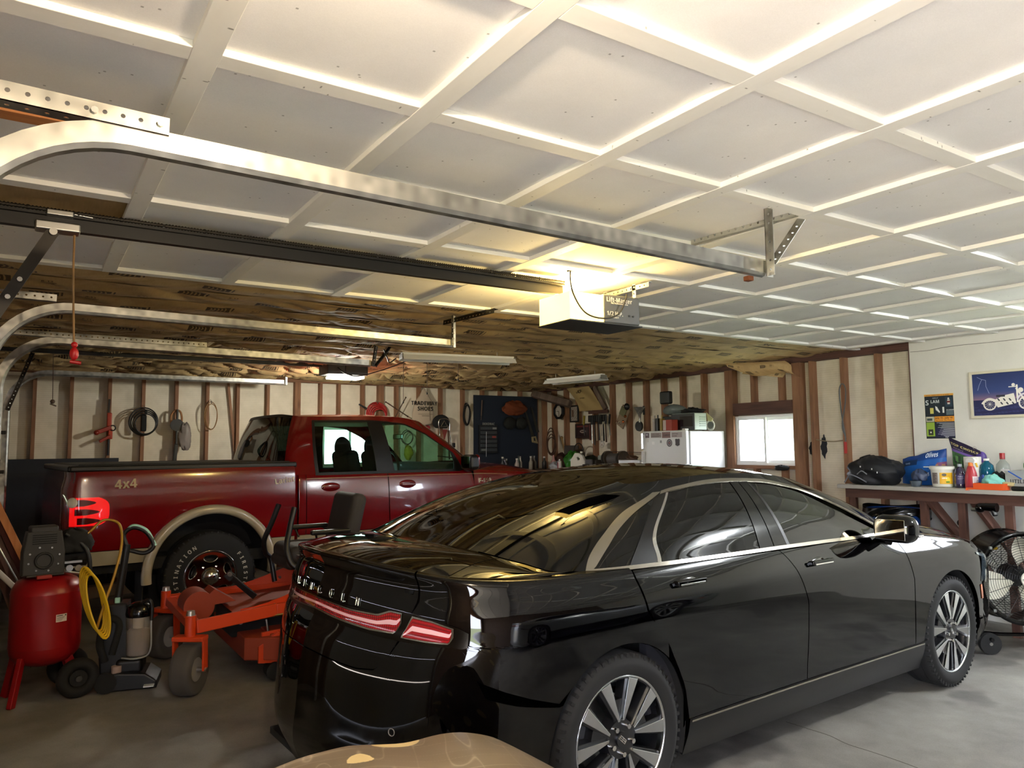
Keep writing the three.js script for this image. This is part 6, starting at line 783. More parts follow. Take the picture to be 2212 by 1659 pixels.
bottle('clear_bottle', 'clear liquor bottle with a red cap', [6.77, BY, -2.995], [[0, 0], [0.046, 0], [0.05, 0.012], [0.05, 0.17], [0.045, 0.2], [0.022, 0.23], [0.018, 0.24], [0.018, 0.25]], P(0xd8dcd8, 0.03, { transmission: 0.8, thickness: 0, ior: 1.4 }), [[0.02, 0.242], [0.02, 0.292], [0, 0.292]], P(0x8c1518, 0.4), (g) => mesh('label', wrap(0.0505, 0.06, 0.16, CAMANG + 0.3, 1.4), lab(64, 96, (c, w, h) => { c.fillStyle = '#b9b4b0'; c.fillRect(0, 0, w, h); c.fillStyle = '#9a1c26'; c.fillRect(10, 30, 44, 40); c.fillStyle = '#fff'; c.font = 'bold 14px sans-serif'; c.fillText('VOD', 16, 55); }), g));
{
  const t = thing('orange_box', 'open bright orange cardboard box at the front of the bench', 'box', [6.545, BY + 0.001, -2.985], 0.0), m = P(0xd9531a, 0.6); const w = 0.14, d = 0.11, h = 0.05;
  mesh('tray', [box(w, 0.003, d * 2, 0, 0.002, 0), box(0.003, h, d * 2, -w / 2, h / 2, 0), box(0.003, h, d * 2, w / 2, h / 2, 0), box(w, h, 0.003, 0, h / 2, -d), box(w, h, 0.003, 0, h / 2, d)], m, t); mesh('flap', bar([-w / 2, 0.004, -d], [-w / 2 - 0.02, 0.002, -d - 0.05], 0.05, 0.003), m, t);
  tag(mesh('blue_cloth', lump(0.05, 0.06, 0.06, 0.25, 52, 20).translate(6.66, BY + 0.045, -3.09), P(0x2c4a8c, 0.8)), 'crumpled blue cloth behind the orange box', 'cloth'); tag(mesh('mint_cloth', lump(0.05, 0.05, 0.07, 0.3, 53, 20).translate(6.57, BY + 0.065, -2.99), P(0x7fc4b8, 0.8)), 'mint green cloth draped over the orange box', 'cloth'); tag(mesh('black_glove', lump(0.04, 0.05, 0.06, 0.35, 54, 20).translate(6.67, BY + 0.08, -2.98), M.blackMatte), 'black glove heaped behind the orange box', 'glove'); tag(mesh('yellow_wrapper', lump(0.03, 0.02, 0.05, 0.3, 55, 14).translate(6.585, BY + 0.042, -2.88), P(0xb8a878, 0.6)), 'crumpled tan wrapper on the orange box', 'wrapper');
}
{
  const t = thing('grey_bin', 'pale grey open bin at the right end of the bench', 'bin', [6.72, BY, -2.76]), m = P(0x9fa3a0, 0.4);
  mesh('bin', [box(0.24, 0.004, 0.26, 0, 0.002, 0), box(0.006, 0.15, 0.28, -0.13, 0.077, 0), box(0.006, 0.15, 0.28, 0.13, 0.077, 0), box(0.26, 0.15, 0.006, 0, 0.077, -0.14), box(0.26, 0.15, 0.006, 0, 0.077, 0.14), box(0.012, 0.01, 0.29, -0.133, 0.15, 0)], m, t); mesh('lettering', text('UTILITY', 0.03, 0.001).rotateY(-Math.PI / 2).translate(-0.1345, 0.07, -0.03), M.dgrey, t);
  tag(mesh('green_pouch', lump(0.07, 0.09, 0.08, 0.2, 57, 20).translate(6.74, BY + 0.16, -2.74), P(0x3f9a2c, 0.4)), 'bright green pouch sticking out of the grey bin', 'pouch'); tag(mesh('blue_pen', rod([6.57, BY + 0.15, -2.87], [6.575, BY + 0.09, -2.78], 0.005), M.blue), 'blue pen leaning on the grey bin', 'pen');
  tag(mesh('dark_tool', [T(box(0.06, 0.035, 0.12, 0, 0, 0, 0.015), 6.5, BY + 0.019, -2.76)], M.black), 'small black tool at the front edge of the bench', 'tool');
}
{ // things under the bench and on the wall below
  const p = thing('hanging_drill', 'black power drill hung under the bench apron', 'drill', [6.43, 1.03, -2.97]); mesh('body', [T(cyl(0.03, 0.13, 0, 0, 0, 0.035, 16), 0, -0.02, 0, Math.PI / 2), ball(0.038, 0, -0.03, -0.06)], M.blackGloss, p); mesh('grip', bar([0, -0.02, 0.03], [-0.01, -0.085, 0.055], 0.035, 0.03, 0.008), M.black, p); mesh('chuck', T(cyl(0.014, 0.05, 0, 0, 0, 0.018, 12), -0.005, -0.045, -0.1, Math.PI / 2), M.steel, p);
  const t = thing('wall_spigot', 'small pipe spigot on the wall under the bench', 'spigot', [6.97, 0, -3.47]); mesh('pipe', rod([0, 0.3, 0], [0, 0.72, 0], 0.012), P(0x8a8880, 0.5), t); mesh('valve', [ball(0.03, -0.01, 0.71, -0.02), T(cyl(0.02, 0.03, 0, 0, 0, 0.02, 10), -0.03, 0.71, -0.02, 0, 0, Math.PI / 2)], M.darkSteel, t); mesh('escutcheon', T(cyl(0.035, 0.02, 0, 0, 0, 0.03, 14), -0.005, 0.815, 0.02, 0, 0, Math.PI / 2), M.blackMatte, t);
}
// ---------- things on and along the far wall ----------
{
  const navy = mesh('navy_panel', slab(-0.45, 0.0, -9.93, 0.9, 1.44, -9.9), P(0x121a26, 0.6)); tag(navy, 'tall navy blue sheet standing against the far wall behind the pickup tail', 'panel');
  const z = ZF + 0.02;
  const pr = thing('pole_pruner', 'red pole pruner hanging on a stud above the navy sheet', 'pruner', [0.79, 0, z]);
  mesh('pole', rod([0, 1.47, 0], [0, 1.7, 0], 0.013), M.black, pr); mesh('blade', bar([-0.01, 1.97, 0], [-0.005, 2.13, 0], 0.022, 0.006), M.darkSteel, pr); mesh('head', [box(0.05, 0.2, 0.04, 0, 1.87, 0.01, 0.012), box(0.045, 0.12, 0.035, 0.015, 1.72, 0.012, 0.01)], P(0xa83218, 0.45), pr); mesh('handle', [bar([0.02, 1.80, 0.03], [-0.12, 1.74, 0.05], 0.05, 0.03, 0.01), bar([0.02, 1.70, 0.03], [-0.10, 1.63, 0.05], 0.035, 0.03, 0.01), ball(0.03, -0.13, 1.735, 0.05)], P(0x8f2a16, 0.45), pr); mesh('trigger_loop', T(torus(0.03, 0.007, 18, 6), 0.035, 1.79, 0.03), M.black, pr);
  const coil = (name, label, x, y, rx, ry, r, m, n = 3, cat = 'cord') => { const t = thing(name, label, cat, [x, y, z + 0.03]); for (let k = 0; k < n; k++) { const pts = []; for (let i = 0; i < 20; i++) { const a = i / 20 * 6.283, w = 1 - 0.09 * k; pts.push([rx * w * Math.cos(a) + 0.006 * k, ry * w * Math.sin(a) - 0.01 * k, 0.012 * k + 0.008 * Math.sin(a * 3 + k)]); } mesh('loop', tube(pts, r, 6, 60, true), m, t); } mesh('hook', tube([[0, ry + 0.03, -0.04], [0, ry, 0.01], [0, ry - 0.02, 0.03], [0, ry + 0.01, 0.045]], 0.004, 5), M.steel, t); return t; };
  const c1 = coil('cable_coil', 'large round coil of black cable hung on a stud', 1.15, 1.87, 0.155, 0.165, 0.008, M.black, 4); mesh('plug_block', [box(0.06, 0.2, 0.03, 0, -0.02, 0.03, 0.02), box(0.03, 0.06, 0.03, 0.02, 0.11, 0.03, 0.008)], M.blackMatte, c1);
  coil('twine_loop', 'thin tan cord looped on a nail beside the pickup cab', 1.91, 1.95, 0.075, 0.175, 0.005, P(0x9a7448, 0.9), 2);
  const st = thing('string_trimmer', 'string trimmer with a grey plastic bag hung on a stud', 'trimmer', [1.52, 0, z + 0.03]); mesh('handle_loop', tube([[-0.06, 1.82, 0], [-0.065, 1.95, 0], [-0.02, 2.01, 0], [0.03, 2.0, 0], [0.055, 1.92, 0], [0.05, 1.84, 0]], 0.012, 8), P(0x9a6a3c, 0.6), st); mesh('spool_head', T(cyl(0.07, 0.06, 0, 0, 0, 0.075, 22), -0.005, 1.83, 0.02, Math.PI / 2), M.black, st); mesh('shaft', [rod([0.0, 2.02, 0.03], [-0.005, 1.6, 0.03], 0.013), bar([-0.005, 1.6, 0.03], [-0.035, 1.15, 0.0], 0.06, 0.04, 0.01)], P(0x3a3a38, 0.5), st); mesh('plastic_bag', lump(0.07, 0.16, 0.05, 0.25, 61, 22, 2.4, -1).translate(0.09, 1.68, 0.04), P(0x8d8480, 0.5), st);
  // above the cab
  coil('red_hose', 'coil of red air hose hung above the pickup cab', 4.13, 2.03, 0.15, 0.14, 0.012, P(0xa01c18, 0.45), 5, 'hose'); tag(mesh('hose_nozzle', bar([3.86, 2.14, z + 0.04], [3.98, 2.08, z + 0.04], 0.022, 0.022, 0.005), M.black), 'black nozzle pointing left from the red hose coil', 'nozzle');
  tag(mesh('crossed_rod', [rod([4.26, 2.18, z + 0.05], [4.6, 1.98, z + 0.05], 0.007), ball(0.012, 4.6, 1.98, z + 0.05), ball(0.012, 4.26, 2.18, z + 0.05)], M.brown), 'dark rod sloping down to the right above the cab', 'rod'); tag(mesh('crossed_rod', [rod([4.55, 2.25, z + 0.09], [4.39, 1.97, z + 0.09], 0.007), ball(0.012, 4.55, 2.25, z + 0.09)], M.brown), 'dark rod sloping up to the right above the cab', 'rod');
  const bag = thing('canvas_bag', 'off-white canvas bag lettered TRADEWAY SHOES hung from a cord', 'bag', [4.84, 2.1, z + 0.06]);
  mesh('sack', sheet((s, t) => { const a = s * 6.283, w = pl([[0, 0.14], [0.1, 0.175], [0.35, 0.17], [0.65, 0.14], [0.88, 0.05], [1, 0.02]])(t), k = 1 + 0.08 * (vnoise(Math.cos(a) * 3 + 4, t * 7, 62) - 0.5); return [w * k * Math.cos(a), lerp(-0.24, 0.29, t) + 0.02 * Math.cos(a), 0.045 * (w / 0.17) * k * Math.sin(a)]; }, 36, 20), P(0xb9a892, 0.9, { side: THREE.DoubleSide }), bag); mesh('tie_cord', [rod([0.01, 0.28, 0], [0.01, 0.37, 0], 0.004), rod([0.08, 0.1, 0.05], [0.09, -0.18, 0.055], 0.003)], M.greyWood, bag);
  mesh('lettering', [text('TRADEWAY', 0.058, 0.002).translate(0, 0.075, 0.047), text('SHOES', 0.06, 0.002).translate(0.015, -0.005, 0.051)], P(0x14130f, 0.8), bag); mesh('stitching', [box(0.24, 0.004, 0.002, 0.02, -0.085, 0.05), box(0.12, 0.006, 0.002, 0.02, -0.11, 0.05)], P(0x4a4032, 0.8), bag);
  const sl = thing('folding_stool', 'folding stool with a black seat and chrome legs hung on the far wall', 'stool', [5.12, 0, z + 0.1]); mesh('seat', lump(0.14, 0.11, 0.035, 0.05, 64, 26, 1.2, -0.8).translate(0, 1.9, 0), M.blackMatte, sl); mesh('frame', [tube([[-0.08, 1.6, 0.04], [-0.05, 1.7, 0.04], [-0.055, 1.93, 0.045], [0.1, 1.93, 0.045], [0.12, 1.75, 0.04], [0.15, 1.5, 0.04]], 0.008, 6, 50), rod([-0.05, 1.83, 0.05], [0.1, 1.84, 0.05], 0.006), rod([-0.03, 1.84, 0.055], [0.02, 1.92, 0.055], 0.006), rod([0.02, 1.92, 0.055], [0.07, 1.84, 0.055], 0.006)], M.chrome, sl); mesh('leg', rod([0.1, 1.78, 0.03], [0.12, 1.35, 0.03], 0.012), M.brown, sl); mesh('clamp', box(0.05, 0.07, 0.03, 0.19, 1.56, 0.03, 0.01), M.black, sl); mesh('pennant', extrude([[0, 0], [0.09, 0], [0.03, -0.17]], 0.004).translate(0, 1.79, 0.03), P(0x7a3028, 0.8), sl);
  tag(mesh('red_ball', ball(0.042, 4.92, 1.815, z + 0.05), P(0x8a1c22, 0.5)), 'small red ball beside the pickup windshield', 'ball');
  coil('black_belt', 'black belt looped on a nail beside the blue tool board', 5.59, 2.03, 0.055, 0.165, 0.012, M.blackMatte, 2, 'belt');
  // yellow item seen low through the windshield
  tag(mesh('yellow_rag', lump(0.06, 0.1, 0.04, 0.3, 66, 18, 2, -1).translate(4.62, 1.45, z + 0.05), P(0xa89a30, 0.8)), 'yellow rag hung on the far wall seen through the windshield', 'rag'); coil('grey_cord_coil', 'coil of grey cord seen through the windshield', 4.6, 1.68, 0.09, 0.1, 0.006, M.greyWood, 2);
  // blue tool board
  const tb = mesh('tool_board', slab(5.73, 0.95, ZF + 0.012, 6.92, 2.33, ZF + 0.032), P(0x16202e, 0.75)); tag(tb, 'dark blue tool board on the far wall beside the corner', 'tool board');
  const zb = ZF + 0.04;
  const og = thing('bit_organizer', 'black drawer organizer with pale rows on the blue tool board', 'organizer', [5.96, 1.66, zb]); mesh('case', box(0.32, 0.44, 0.05, 0, -0.01, 0.02, 0.006), P(0x14181c, 0.6), og); mesh('lettering', text('DEKORAC', 0.035, 0.002).translate(0, 0.225, 0.045), P(0x8f8f88, 0.6), og); for (let k = 0; k < 6; k++) mesh('drawer', box(0.29, 0.045, 0.03, 0, 0.155 - k * 0.066, 0.04, 0.004), P(0x3a3f42, 0.4), og); for (const [x, y, c] of [[0.1, 0.155, 0x8a8c88], [0.09, 0.023, 0x9a4038], [-0.1, -0.175, 0x70756e]]) mesh('drawer_label', box(0.07, 0.03, 0.004, x, y, 0.057), P(c, 0.7), og); mesh('lock_rod', rod([-0.05, 0.1, 0.06], [-0.055, -0.28, 0.06], 0.003), M.steel, og);
  tag(mesh('hung_screwdriver', [rod([5.86, 2.25, zb + 0.02], [5.845, 2.01, zb + 0.02], 0.009), rod([5.845, 2.01, zb + 0.02], [5.84, 1.94, zb + 0.02], 0.004)], M.greyWood), 'long screwdriver hung at the upper left of the blue board', 'screwdriver');
  tag(mesh('orange_work_belt', lump(0.2, 0.11, 0.06, 0.2, 68, 30, 2.6, -1).translate(6.42, 2.13, zb + 0.075), P(0x6e3210, 0.85)), 'faded orange work belt hung on the blue board', 'belt');
  for (const [x, l] of [[6.34, 'left black ear muff cup under the orange belt'], [6.56, 'right black ear muff cup under the orange belt']]) tag(mesh('ear_muff', lump(0.11, 0.1, 0.05, 0.06, 69, 22, 1.5, -1).translate(x, 1.9, zb + 0.06), P(0x11130f, 0.8)), l, 'ear muff');
  for (const [k, x0, y0, x1, y1] of [[0, 6.64, 2.14, 6.79, 1.68], [1, 6.76, 2.16, 6.87, 1.76]]) { const s = thing('hand_saw', k ? 'right hand saw hung on the blue board' : 'left hand saw with a wooden handle on the blue board', 'saw', [0, 0, zb + 0.015 + k * 0.02], 0, 'hand saws'); mesh('blade', T(extrude([[x0, y0], [x0 + 0.025, y0], [x1 + 0.05, y1], [x1 - 0.01, y1]], 0.002)), P(0x5a5a52, 0.35, { metalness: 0.8 }), s); if (!k) mesh('handle', T(extrude([[-0.02, 0.04], [0.05, 0.05], [0.09, -0.06], [-0.01, -0.04]], 0.02, 0.004, [[[0.005, 0.025], [0.045, 0.03], [0.06, -0.025], [0.01, -0.018]]]), x1 + 0.01, y1 - 0.04, 0), P(0x9a8a62, 0.6), s); }
}
// ---------- far corner bench ----------
const CY = 1.18;
{
  const b = thing('corner_workbench', 'cluttered wooden corner workbench behind the sedan', 'workbench');
  mesh('bench_top', metric(slab(6.28, CY - 0.045, -9.9, 6.96, CY, -7.0), 'z'), M.greyWood, b); mesh('bench_top', metric(slab(5.95, CY - 0.045, -9.9, 6.28, CY, -9.48), 'x'), M.greyWood, b);
  for (const [x, z] of [[6.0, -9.52], [6.33, -7.05], [6.33, -8.3], [6.9, -7.05], [6.33, -9.3]]) mesh('leg', metric(slab(x - 0.04, 0, z - 0.04, x + 0.04, CY - 0.045, z + 0.04), 'y', x + z), M.greyWood, b);
  // bottles along the far end
  const cols = [0x20242c, 0x8a8890, 0x1c1714, 0xa89890, 0x2c3a2a, 0xb6b0a4, 0x9a9488, 0x33241c, 0x77736a, 0x1e1c18], nm = ['dark blue', 'grey capped', 'dark brown', 'pale pinkish', 'dark green', 'tall off-white', 'pale grey', 'short brown', 'stubby grey', 'black'];
  cols.forEach((c, k) => { const h = 0.14 + 0.05 * hash2(k, 3, 5), r = 0.028 + 0.012 * hash2(k, 4, 5), x = 5.98 + k * 0.085, z = -9.5 - 0.08 * (k % 3); const t = thing('shop_bottle', nm[k] + ' bottle in the row in front of the blue board', 'bottle', [x, CY, z], 0, 'bottles in front of the blue board'); mesh('bottle', lathe([[0, 0], [r, 0], [r, h * 0.6], [r * 0.5, h * 0.8], [r * 0.4, h]], 16), P(c, 0.4), t); mesh('cap', cyl(r * 0.5, 0.025, 0, h + 0.01, 0), P([0xc8c4bc, 0x2a2a2a, 0x8a8a84][k % 3], 0.5), t); });
  const put = (name, label, cat, geo, m, x, y, z, ry = 0) => { const o = mesh(name, geo, m); o.position.set(x, y, z); o.rotation.y = ry; return tag(o, label, cat); };
  { const t = thing('white_jug', 'white plastic jug with a handle on the corner bench', 'jug', [6.46, CY, -8.2], 0.2); mesh('jug', T(extrude([[-0.09, 0], [0.09, 0], [0.095, 0.12], [0.06, 0.2], [0.02, 0.23], [-0.03, 0.23], [-0.085, 0.14]], 0.1, 0.012, [[[0.0, 0.13], [0.04, 0.14], [0.045, 0.17], [0.01, 0.2], [-0.02, 0.18]]]), 0, 0.012, -0.05, 0, -Math.PI / 2 + 0.5), P(0xcfccc0, 0.5), t); mesh('cap', cyl(0.022, 0.025, 0, 0.262, 0.0), P(0xa8a490, 0.5), t); mesh('label', box(0.003, 0.05, 0.05, -0.066, 0.035, 0.03), M.brown, t); }
  put('green_bag', 'glossy green plastic bag on the corner bench', 'bag', lump(0.1, 0.14, 0.15, 0.18, 71, 24, 2, -0.9).translate(0, 0.128, 0), P(0x2d6a22, 0.25), 6.55, CY, -8.52); put('dark_green_bag', 'dark green sack behind the white jug', 'sack', lump(0.12, 0.11, 0.18, 0.15, 72, 24, 2, -0.9).translate(0, 0.1, 0), P(0x15241a, 0.5), 6.82, CY, -8.42);
  { const t = thing('spray_can', 'white and red spray can on the corner bench', 'spray can', [6.39, CY, -8.62]); mesh('can', lathe([[0, 0], [0.033, 0], [0.033, 0.12], [0.026, 0.14], [0.012, 0.146]], 20), P(0xc9c3c0, 0.35), t); mesh('stripe', wrap(0.0335, 0.0, 0.12, -1.7, 0.8), P(0x8a1c2c, 0.4, { side: THREE.DoubleSide }), t); mesh('cap', cyl(0.012, 0.02, 0, 0.155, 0), M.white, t); }
  { const t = thing('pink_bottle', 'pink pointed bottle on the corner bench', 'bottle', [6.5, CY, -8.92]); mesh('bottle', lathe([[0, 0], [0.04, 0], [0.042, 0.12], [0.02, 0.16], [0.008, 0.22], [0, 0.222]], 20), P(0xb08078, 0.4), t); mesh('label', wrap(0.043, 0.03, 0.1, -1.3, 1), M.offwhite.clone(), t); }
  put('white_rag', 'crumpled white rag beside the spray can', 'rag', lump(0.08, 0.07, 0.09, 0.3, 73, 22, 3, -0.8).translate(0, 0.055, 0), P(0x9fa2a8, 0.8), 6.45, CY, -8.78); put('brown_rag', 'heap of reddish brown rags on the corner bench', 'rag', lump(0.14, 0.12, 0.14, 0.25, 74, 24, 3, -0.8).translate(0, 0.1, 0), P(0x3c2018, 0.9), 6.72, CY, -8.98);
  { const t = thing('bench_grinder', 'grey bench grinder on the corner bench', 'grinder', [6.62, CY, -7.68]); mesh('motor', [T(cyl(0.075, 0.2, 0, 0, 0, 0.075, 22), 0, 0.17, 0, Math.PI / 2), box(0.14, 0.1, 0.16, 0, 0.05, 0, 0.02)], P(0x4c4640, 0.6), t); for (const s of [-1, 1]) { mesh('wheel_guard', T(cyl(0.1, 0.05, 0, 0, 0, 0.1, 24), 0, 0.18, s * 0.15, Math.PI / 2), P(0x5a5048, 0.6), t); mesh('grinding_wheel', T(cyl(0.085, 0.03, 0, 0, 0, 0.085, 24), -0.03, 0.175, s * 0.15, Math.PI / 2), P(0x2e2a26, 0.9), t); } }
  put('shop_vise', 'dark bench vise on the corner bench', 'vise', [box(0.12, 0.08, 0.1, 0, 0.06, 0, 0.015), box(0.16, 0.06, 0.16, 0.02, 0.13, 0, 0.012), box(0.03, 0.08, 0.14, -0.1, 0.13, 0, 0.008), T(cyl(0.015, 0.14, 0, 0, 0, 0.015, 10), -0.14, 0.09, 0, 0, 0, Math.PI / 2)], P(0x35302c, 0.6), 6.5, CY, -7.96);
  put('pale_box', 'pale green box lying on the corner bench', 'box', box(0.14, 0.06, 0.24, 0, 0.03, 0, 0.004), P(0x8b9488, 0.6), 6.8, CY + 0.155, -8.06); put('brown_crate', 'brown crate under the pale green box', 'crate', box(0.2, 0.15, 0.34, 0, 0.077, 0, 0.008), P(0x3a2c22, 0.8), 6.8, CY, -8.06);
  put('light_box', 'long white appliance box on the corner bench beside the refrigerator', 'box', box(0.22, 0.07, 0.4, 0, 0.035, 0, 0.006), P(0xd4dade, 0.4), 6.56, CY + 0.095, -7.22); put('dark_tool_case', 'dark tool case under the white appliance box', 'case', box(0.24, 0.09, 0.42, 0, 0.046, 0, 0.01), M.black, 6.56, CY, -7.22); put('small_parts', 'small brown parts tray on the white appliance box', 'tray', lump(0.06, 0.035, 0.09, 0.3, 77, 18, 3, -0.6).translate(0, 0.02, 0), M.brown, 6.58, CY + 0.166, -7.3);
  put('black_tumbler', 'tall black tumbler beside the refrigerator', 'tumbler', lathe([[0, 0], [0.035, 0], [0.05, 0.25], [0.048, 0.26], [0, 0.26]], 22), M.black, 6.62, CY + 0.166, -7.03); put('grey_monitor', 'dark upright board leaning at the back of the corner bench', 'board', T(box(0.02, 0.36, 0.34, 0, 0, 0, 0.004), 0, 0.18, 0, 0, 0, -0.1), P(0x4a423e, 0.8), 6.92, CY, -9.05);
  { const t = thing('round_lantern', 'brown wire lantern with a round handle on the corner bench', 'lantern', [6.83, CY, -8.74]); mesh('body', lathe([[0, 0], [0.1, 0], [0.11, 0.05], [0.09, 0.25], [0.06, 0.3], [0, 0.31]], 20), P(0x3a2c22, 0.7), t); mesh('handle', T(torus(0.11, 0.008, 24, 6, Math.PI), 0, 0.28, 0, 0, Math.PI / 2), M.black, t); }
}
// ---------- end wall above the corner bench ----------
{
  const x = X1 - 0.02, face = (g) => g.rotateY(-Math.PI / 2);
  tag(mesh('corner_brace', metric(bar([6.68, 2.36, -9.7], [6.93, 2.17, -9.05], 0.11, 0.11, 0.02), 'y'), M.greyWood), 'rough timber brace in the far upper corner', 'brace'); tag(mesh('corner_brace', metric(bar([6.93, 2.39, -8.47], [6.955, 2.06, -8.25], 0.05, 0.06, 0.005), 'y'), M.greyWood), 'slanted timber brace beside the kraft sheet', 'brace');
  const oct = (r, n = 8) => Array.from({ length: n }, (_, i) => [r * Math.cos((i + 0.5) / n * 6.283), r * Math.sin((i + 0.5) / n * 6.283)]);
  const ck = thing('wall_clock', 'octagonal wall clock with a dark frame', 'clock', [x, 2.075, -9.395], -Math.PI / 2); mesh('frame', extrude(oct(0.125), 0.03, 0.006, [oct(0.1).reverse()]), M.black, ck); mesh('dial', T(new THREE.CircleGeometry(0.102, 8, Math.PI / 8), 0, 0, 0.015), lab(128, 128, (g, w, h) => { g.fillStyle = '#bdb4a6'; g.fillRect(0, 0, w, h); g.fillStyle = '#2a2420'; g.font = 'bold 13px sans-serif'; g.textAlign = 'center'; for (let i = 1; i <= 12; i++) g.fillText(String(i), 64 + 46 * Math.sin(i * 0.5236), 69 - 46 * Math.cos(i * 0.5236)); }), ck); mesh('hands', [bar([0, 0, 0.02], [-0.05, 0.0, 0.02], 0.008, 0.002), bar([0, 0, 0.022], [0.01, -0.07, 0.022], 0.006, 0.002)], M.black, ck);
  const frame = (name, label, cat, z, y, w, h, t, m, art) => { const f = thing(name, label, cat, [x, y, z], -Math.PI / 2); mesh('frame', extrude([[-w / 2, -h / 2], [w / 2, -h / 2], [w / 2, h / 2], [-w / 2, h / 2]], 0.02, 0.003, [[[-w / 2 + t, -h / 2 + t], [-w / 2 + t, h / 2 - t], [w / 2 - t, h / 2 - t], [w / 2 - t, -h / 2 + t]]]), m, f); mesh('print', card(w - t * 1.6, h - t * 1.6).translate(0, 0, 0.01), art, f); return f; };
  frame('small_picture', 'small tall framed print beside the clock', 'picture', -9.01, 2.02, 0.2, 0.25, 0.014, M.black, lab(96, 128, (g, w, h) => { g.fillStyle = '#9c9286'; g.fillRect(0, 0, w, h); g.fillStyle = '#5a5048'; for (let i = 0; i < 40; i++) g.fillRect((i * 37) % 90, (i * 53) % 120, 8, 5); g.fillStyle = '#6a5444'; g.fillRect(10, 30, 30, 60); }));
  const pq = frame('red_plaque', 'dark red framed plaque with a pale emblem', 'plaque', -8.81, 1.755, 0.34, 0.21, 0.02, P(0x2c1a16, 0.5), lab(128, 96, (g, w, h) => { g.fillStyle = '#2a1414'; g.fillRect(0, 0, w, h); g.fillStyle = '#6e2a26'; g.fillRect(0, 0, w, 18); g.fillStyle = '#a89c90'; g.beginPath(); g.ellipse(64, 52, 30, 13, 0, 0, 7); g.fill(); g.fillStyle = '#3a1c1a'; g.fillRect(44, 48, 40, 8); }));
  // kraft sheet with its print, hanging from the ceiling edge
  const kr = thing('kraft_sheet', 'loose kraft paper sheet with a printed logo hanging above the plaque', 'paper sheet'); mesh('sheet', sheet((s, t) => [x - 0.03 - 0.12 * t * t + 0.015 * Math.sin(s * 9 + t * 4), lerp(2.05, 2.4, t), lerp(lerp(-8.86, -9.0, t), lerp(-8.32, -8.48, t), s)], 16, 12), P(0xa88f5e, 0.85, { side: THREE.DoubleSide }), kr); mesh('print', [text('OCF', 0.05, 0.001).rotateY(-Math.PI / 2).translate(x - 0.115, 2.34, -8.76), text('R-11 FACED', 0.014, 0.001).rotateY(-Math.PI / 2).translate(x - 0.085, 2.24, -8.72)], P(0x3a2c16, 0.8), kr);
  // row of hanging garden tools
  const names = ['red-handled hatchet', 'long steel bar', 'black-handled trowel', 'pale wooden mallet', 'black tongs', 'pale paint brush', 'black pliers', 'dark sickle'];
  tag(mesh('tool_rail', metric(slab(x - 0.02, 2.0, -8.66, x, 2.05, -8.22), 'z'), M.darkWood), 'dark rail that carries the row of hanging tools', 'rail');
  names.forEach((n, k) => { const zz = -8.62 + k * 0.052, l = 0.3 + 0.16 * hash2(k, 8, 2), y = 1.98; const t = thing('hanging_tool', n + ' hanging from the dark rail', 'tool', [x - 0.03, y, zz], 0, 'tools on the rail'); mesh('head', k % 3 ? box(0.02, 0.14, 0.036, 0, -0.07, 0, 0.008) : box(0.025, 0.1, 0.05, 0, -0.05, 0, 0.01), [M.darkSteel, M.black, M.blackMatte][k % 3], t); mesh('handle', rod([0, -0.13, 0], [0.004, -l, 0.004], 0.008, 0.011), [P(0x6a2218, 0.6), M.steel, M.black, P(0xb8a890, 0.7), M.black, P(0xc8c0b0, 0.7), M.blackMatte, M.brown][k], t); });
  for (const [zz, n] of [[-8.74, 'yellow-handled shears hanging left of the tool row'], [-8.16, 'pale-bladed knife hanging right of the tool row']]) { const t = thing('hanging_tool', n, 'tool', [x - 0.03, 1.98, zz]); mesh('handle', bar([0, 0, 0], [0, -0.14, -0.02], 0.03, 0.02, 0.006), zz < -8.5 ? P(0x8a7a20, 0.6) : M.black, t); mesh('blade', bar([0, -0.14, -0.02], [0, -0.3, 0.0], 0.022, 0.006), M.steel, t); }
  tag(mesh('paper_flower', [0, 1, 2, 3, 4, 5].map((i) => ball(0.022, x - 0.03, 1.555 + 0.03 * Math.sin(i * 1.047), -8.34 + 0.03 * Math.cos(i * 1.047), 0.4, 1, 1, 10)), P(0xd0c8bc, 0.8)), 'white paper flower below the hanging tools', 'paper flower');
  // crooked board with copper knobs
  const kb = thing('knob_board', 'crooked wooden board with copper knobs hung on a stud', 'board', [x - 0.01, 1.93, -7.89], -Math.PI / 2); kb.rotation.order = 'YXZ'; kb.rotation.z = -0.55; mesh('board', box(0.17, 0.3, 0.02, 0, 0, 0.01, 0.004), P(0x8d7a62, 0.7), kb); mesh('card', box(0.12, 0.12, 0.012, -0.02, 0.07, 0.026, 0.003), P(0x6c6a48, 0.7), kb); for (const [a, b] of [[0.06, 0.04], [0.06, -0.045]]) mesh('copper_knob', ball(0.02, a, b, 0.035), metal(0xc8794a, 0.25), kb); for (let i = 0; i < 4; i++) mesh('coat_hook', ball(0.008, -0.05 + i * 0.032, -0.1, 0.03, 1, 1.6, 1, 8), M.chrome, kb); mesh('clip', lump(0.05, 0.045, 0.03, 0.1, 79, 16, 2, -1).translate(0.02, 0.17, 0.03), M.black, kb);
  const fn = thing('metal_funnel', 'galvanised funnel hung on a stud left of the refrigerator', 'funnel', [x - 0.05, 1.97, -7.52]); mesh('cone', lathe([[0.015, -0.1], [0.02, -0.03], [0.075, 0.07], [0.078, 0.075]], 24), galv2, fn); mesh('spout', cyl(0.014, 0.06, 0, -0.1, 0), galv2, fn); mesh('hung_strap', box(0.01, 0.12, 0.03, 0.03, 0.03, 0.05, 0.003), M.black, fn);
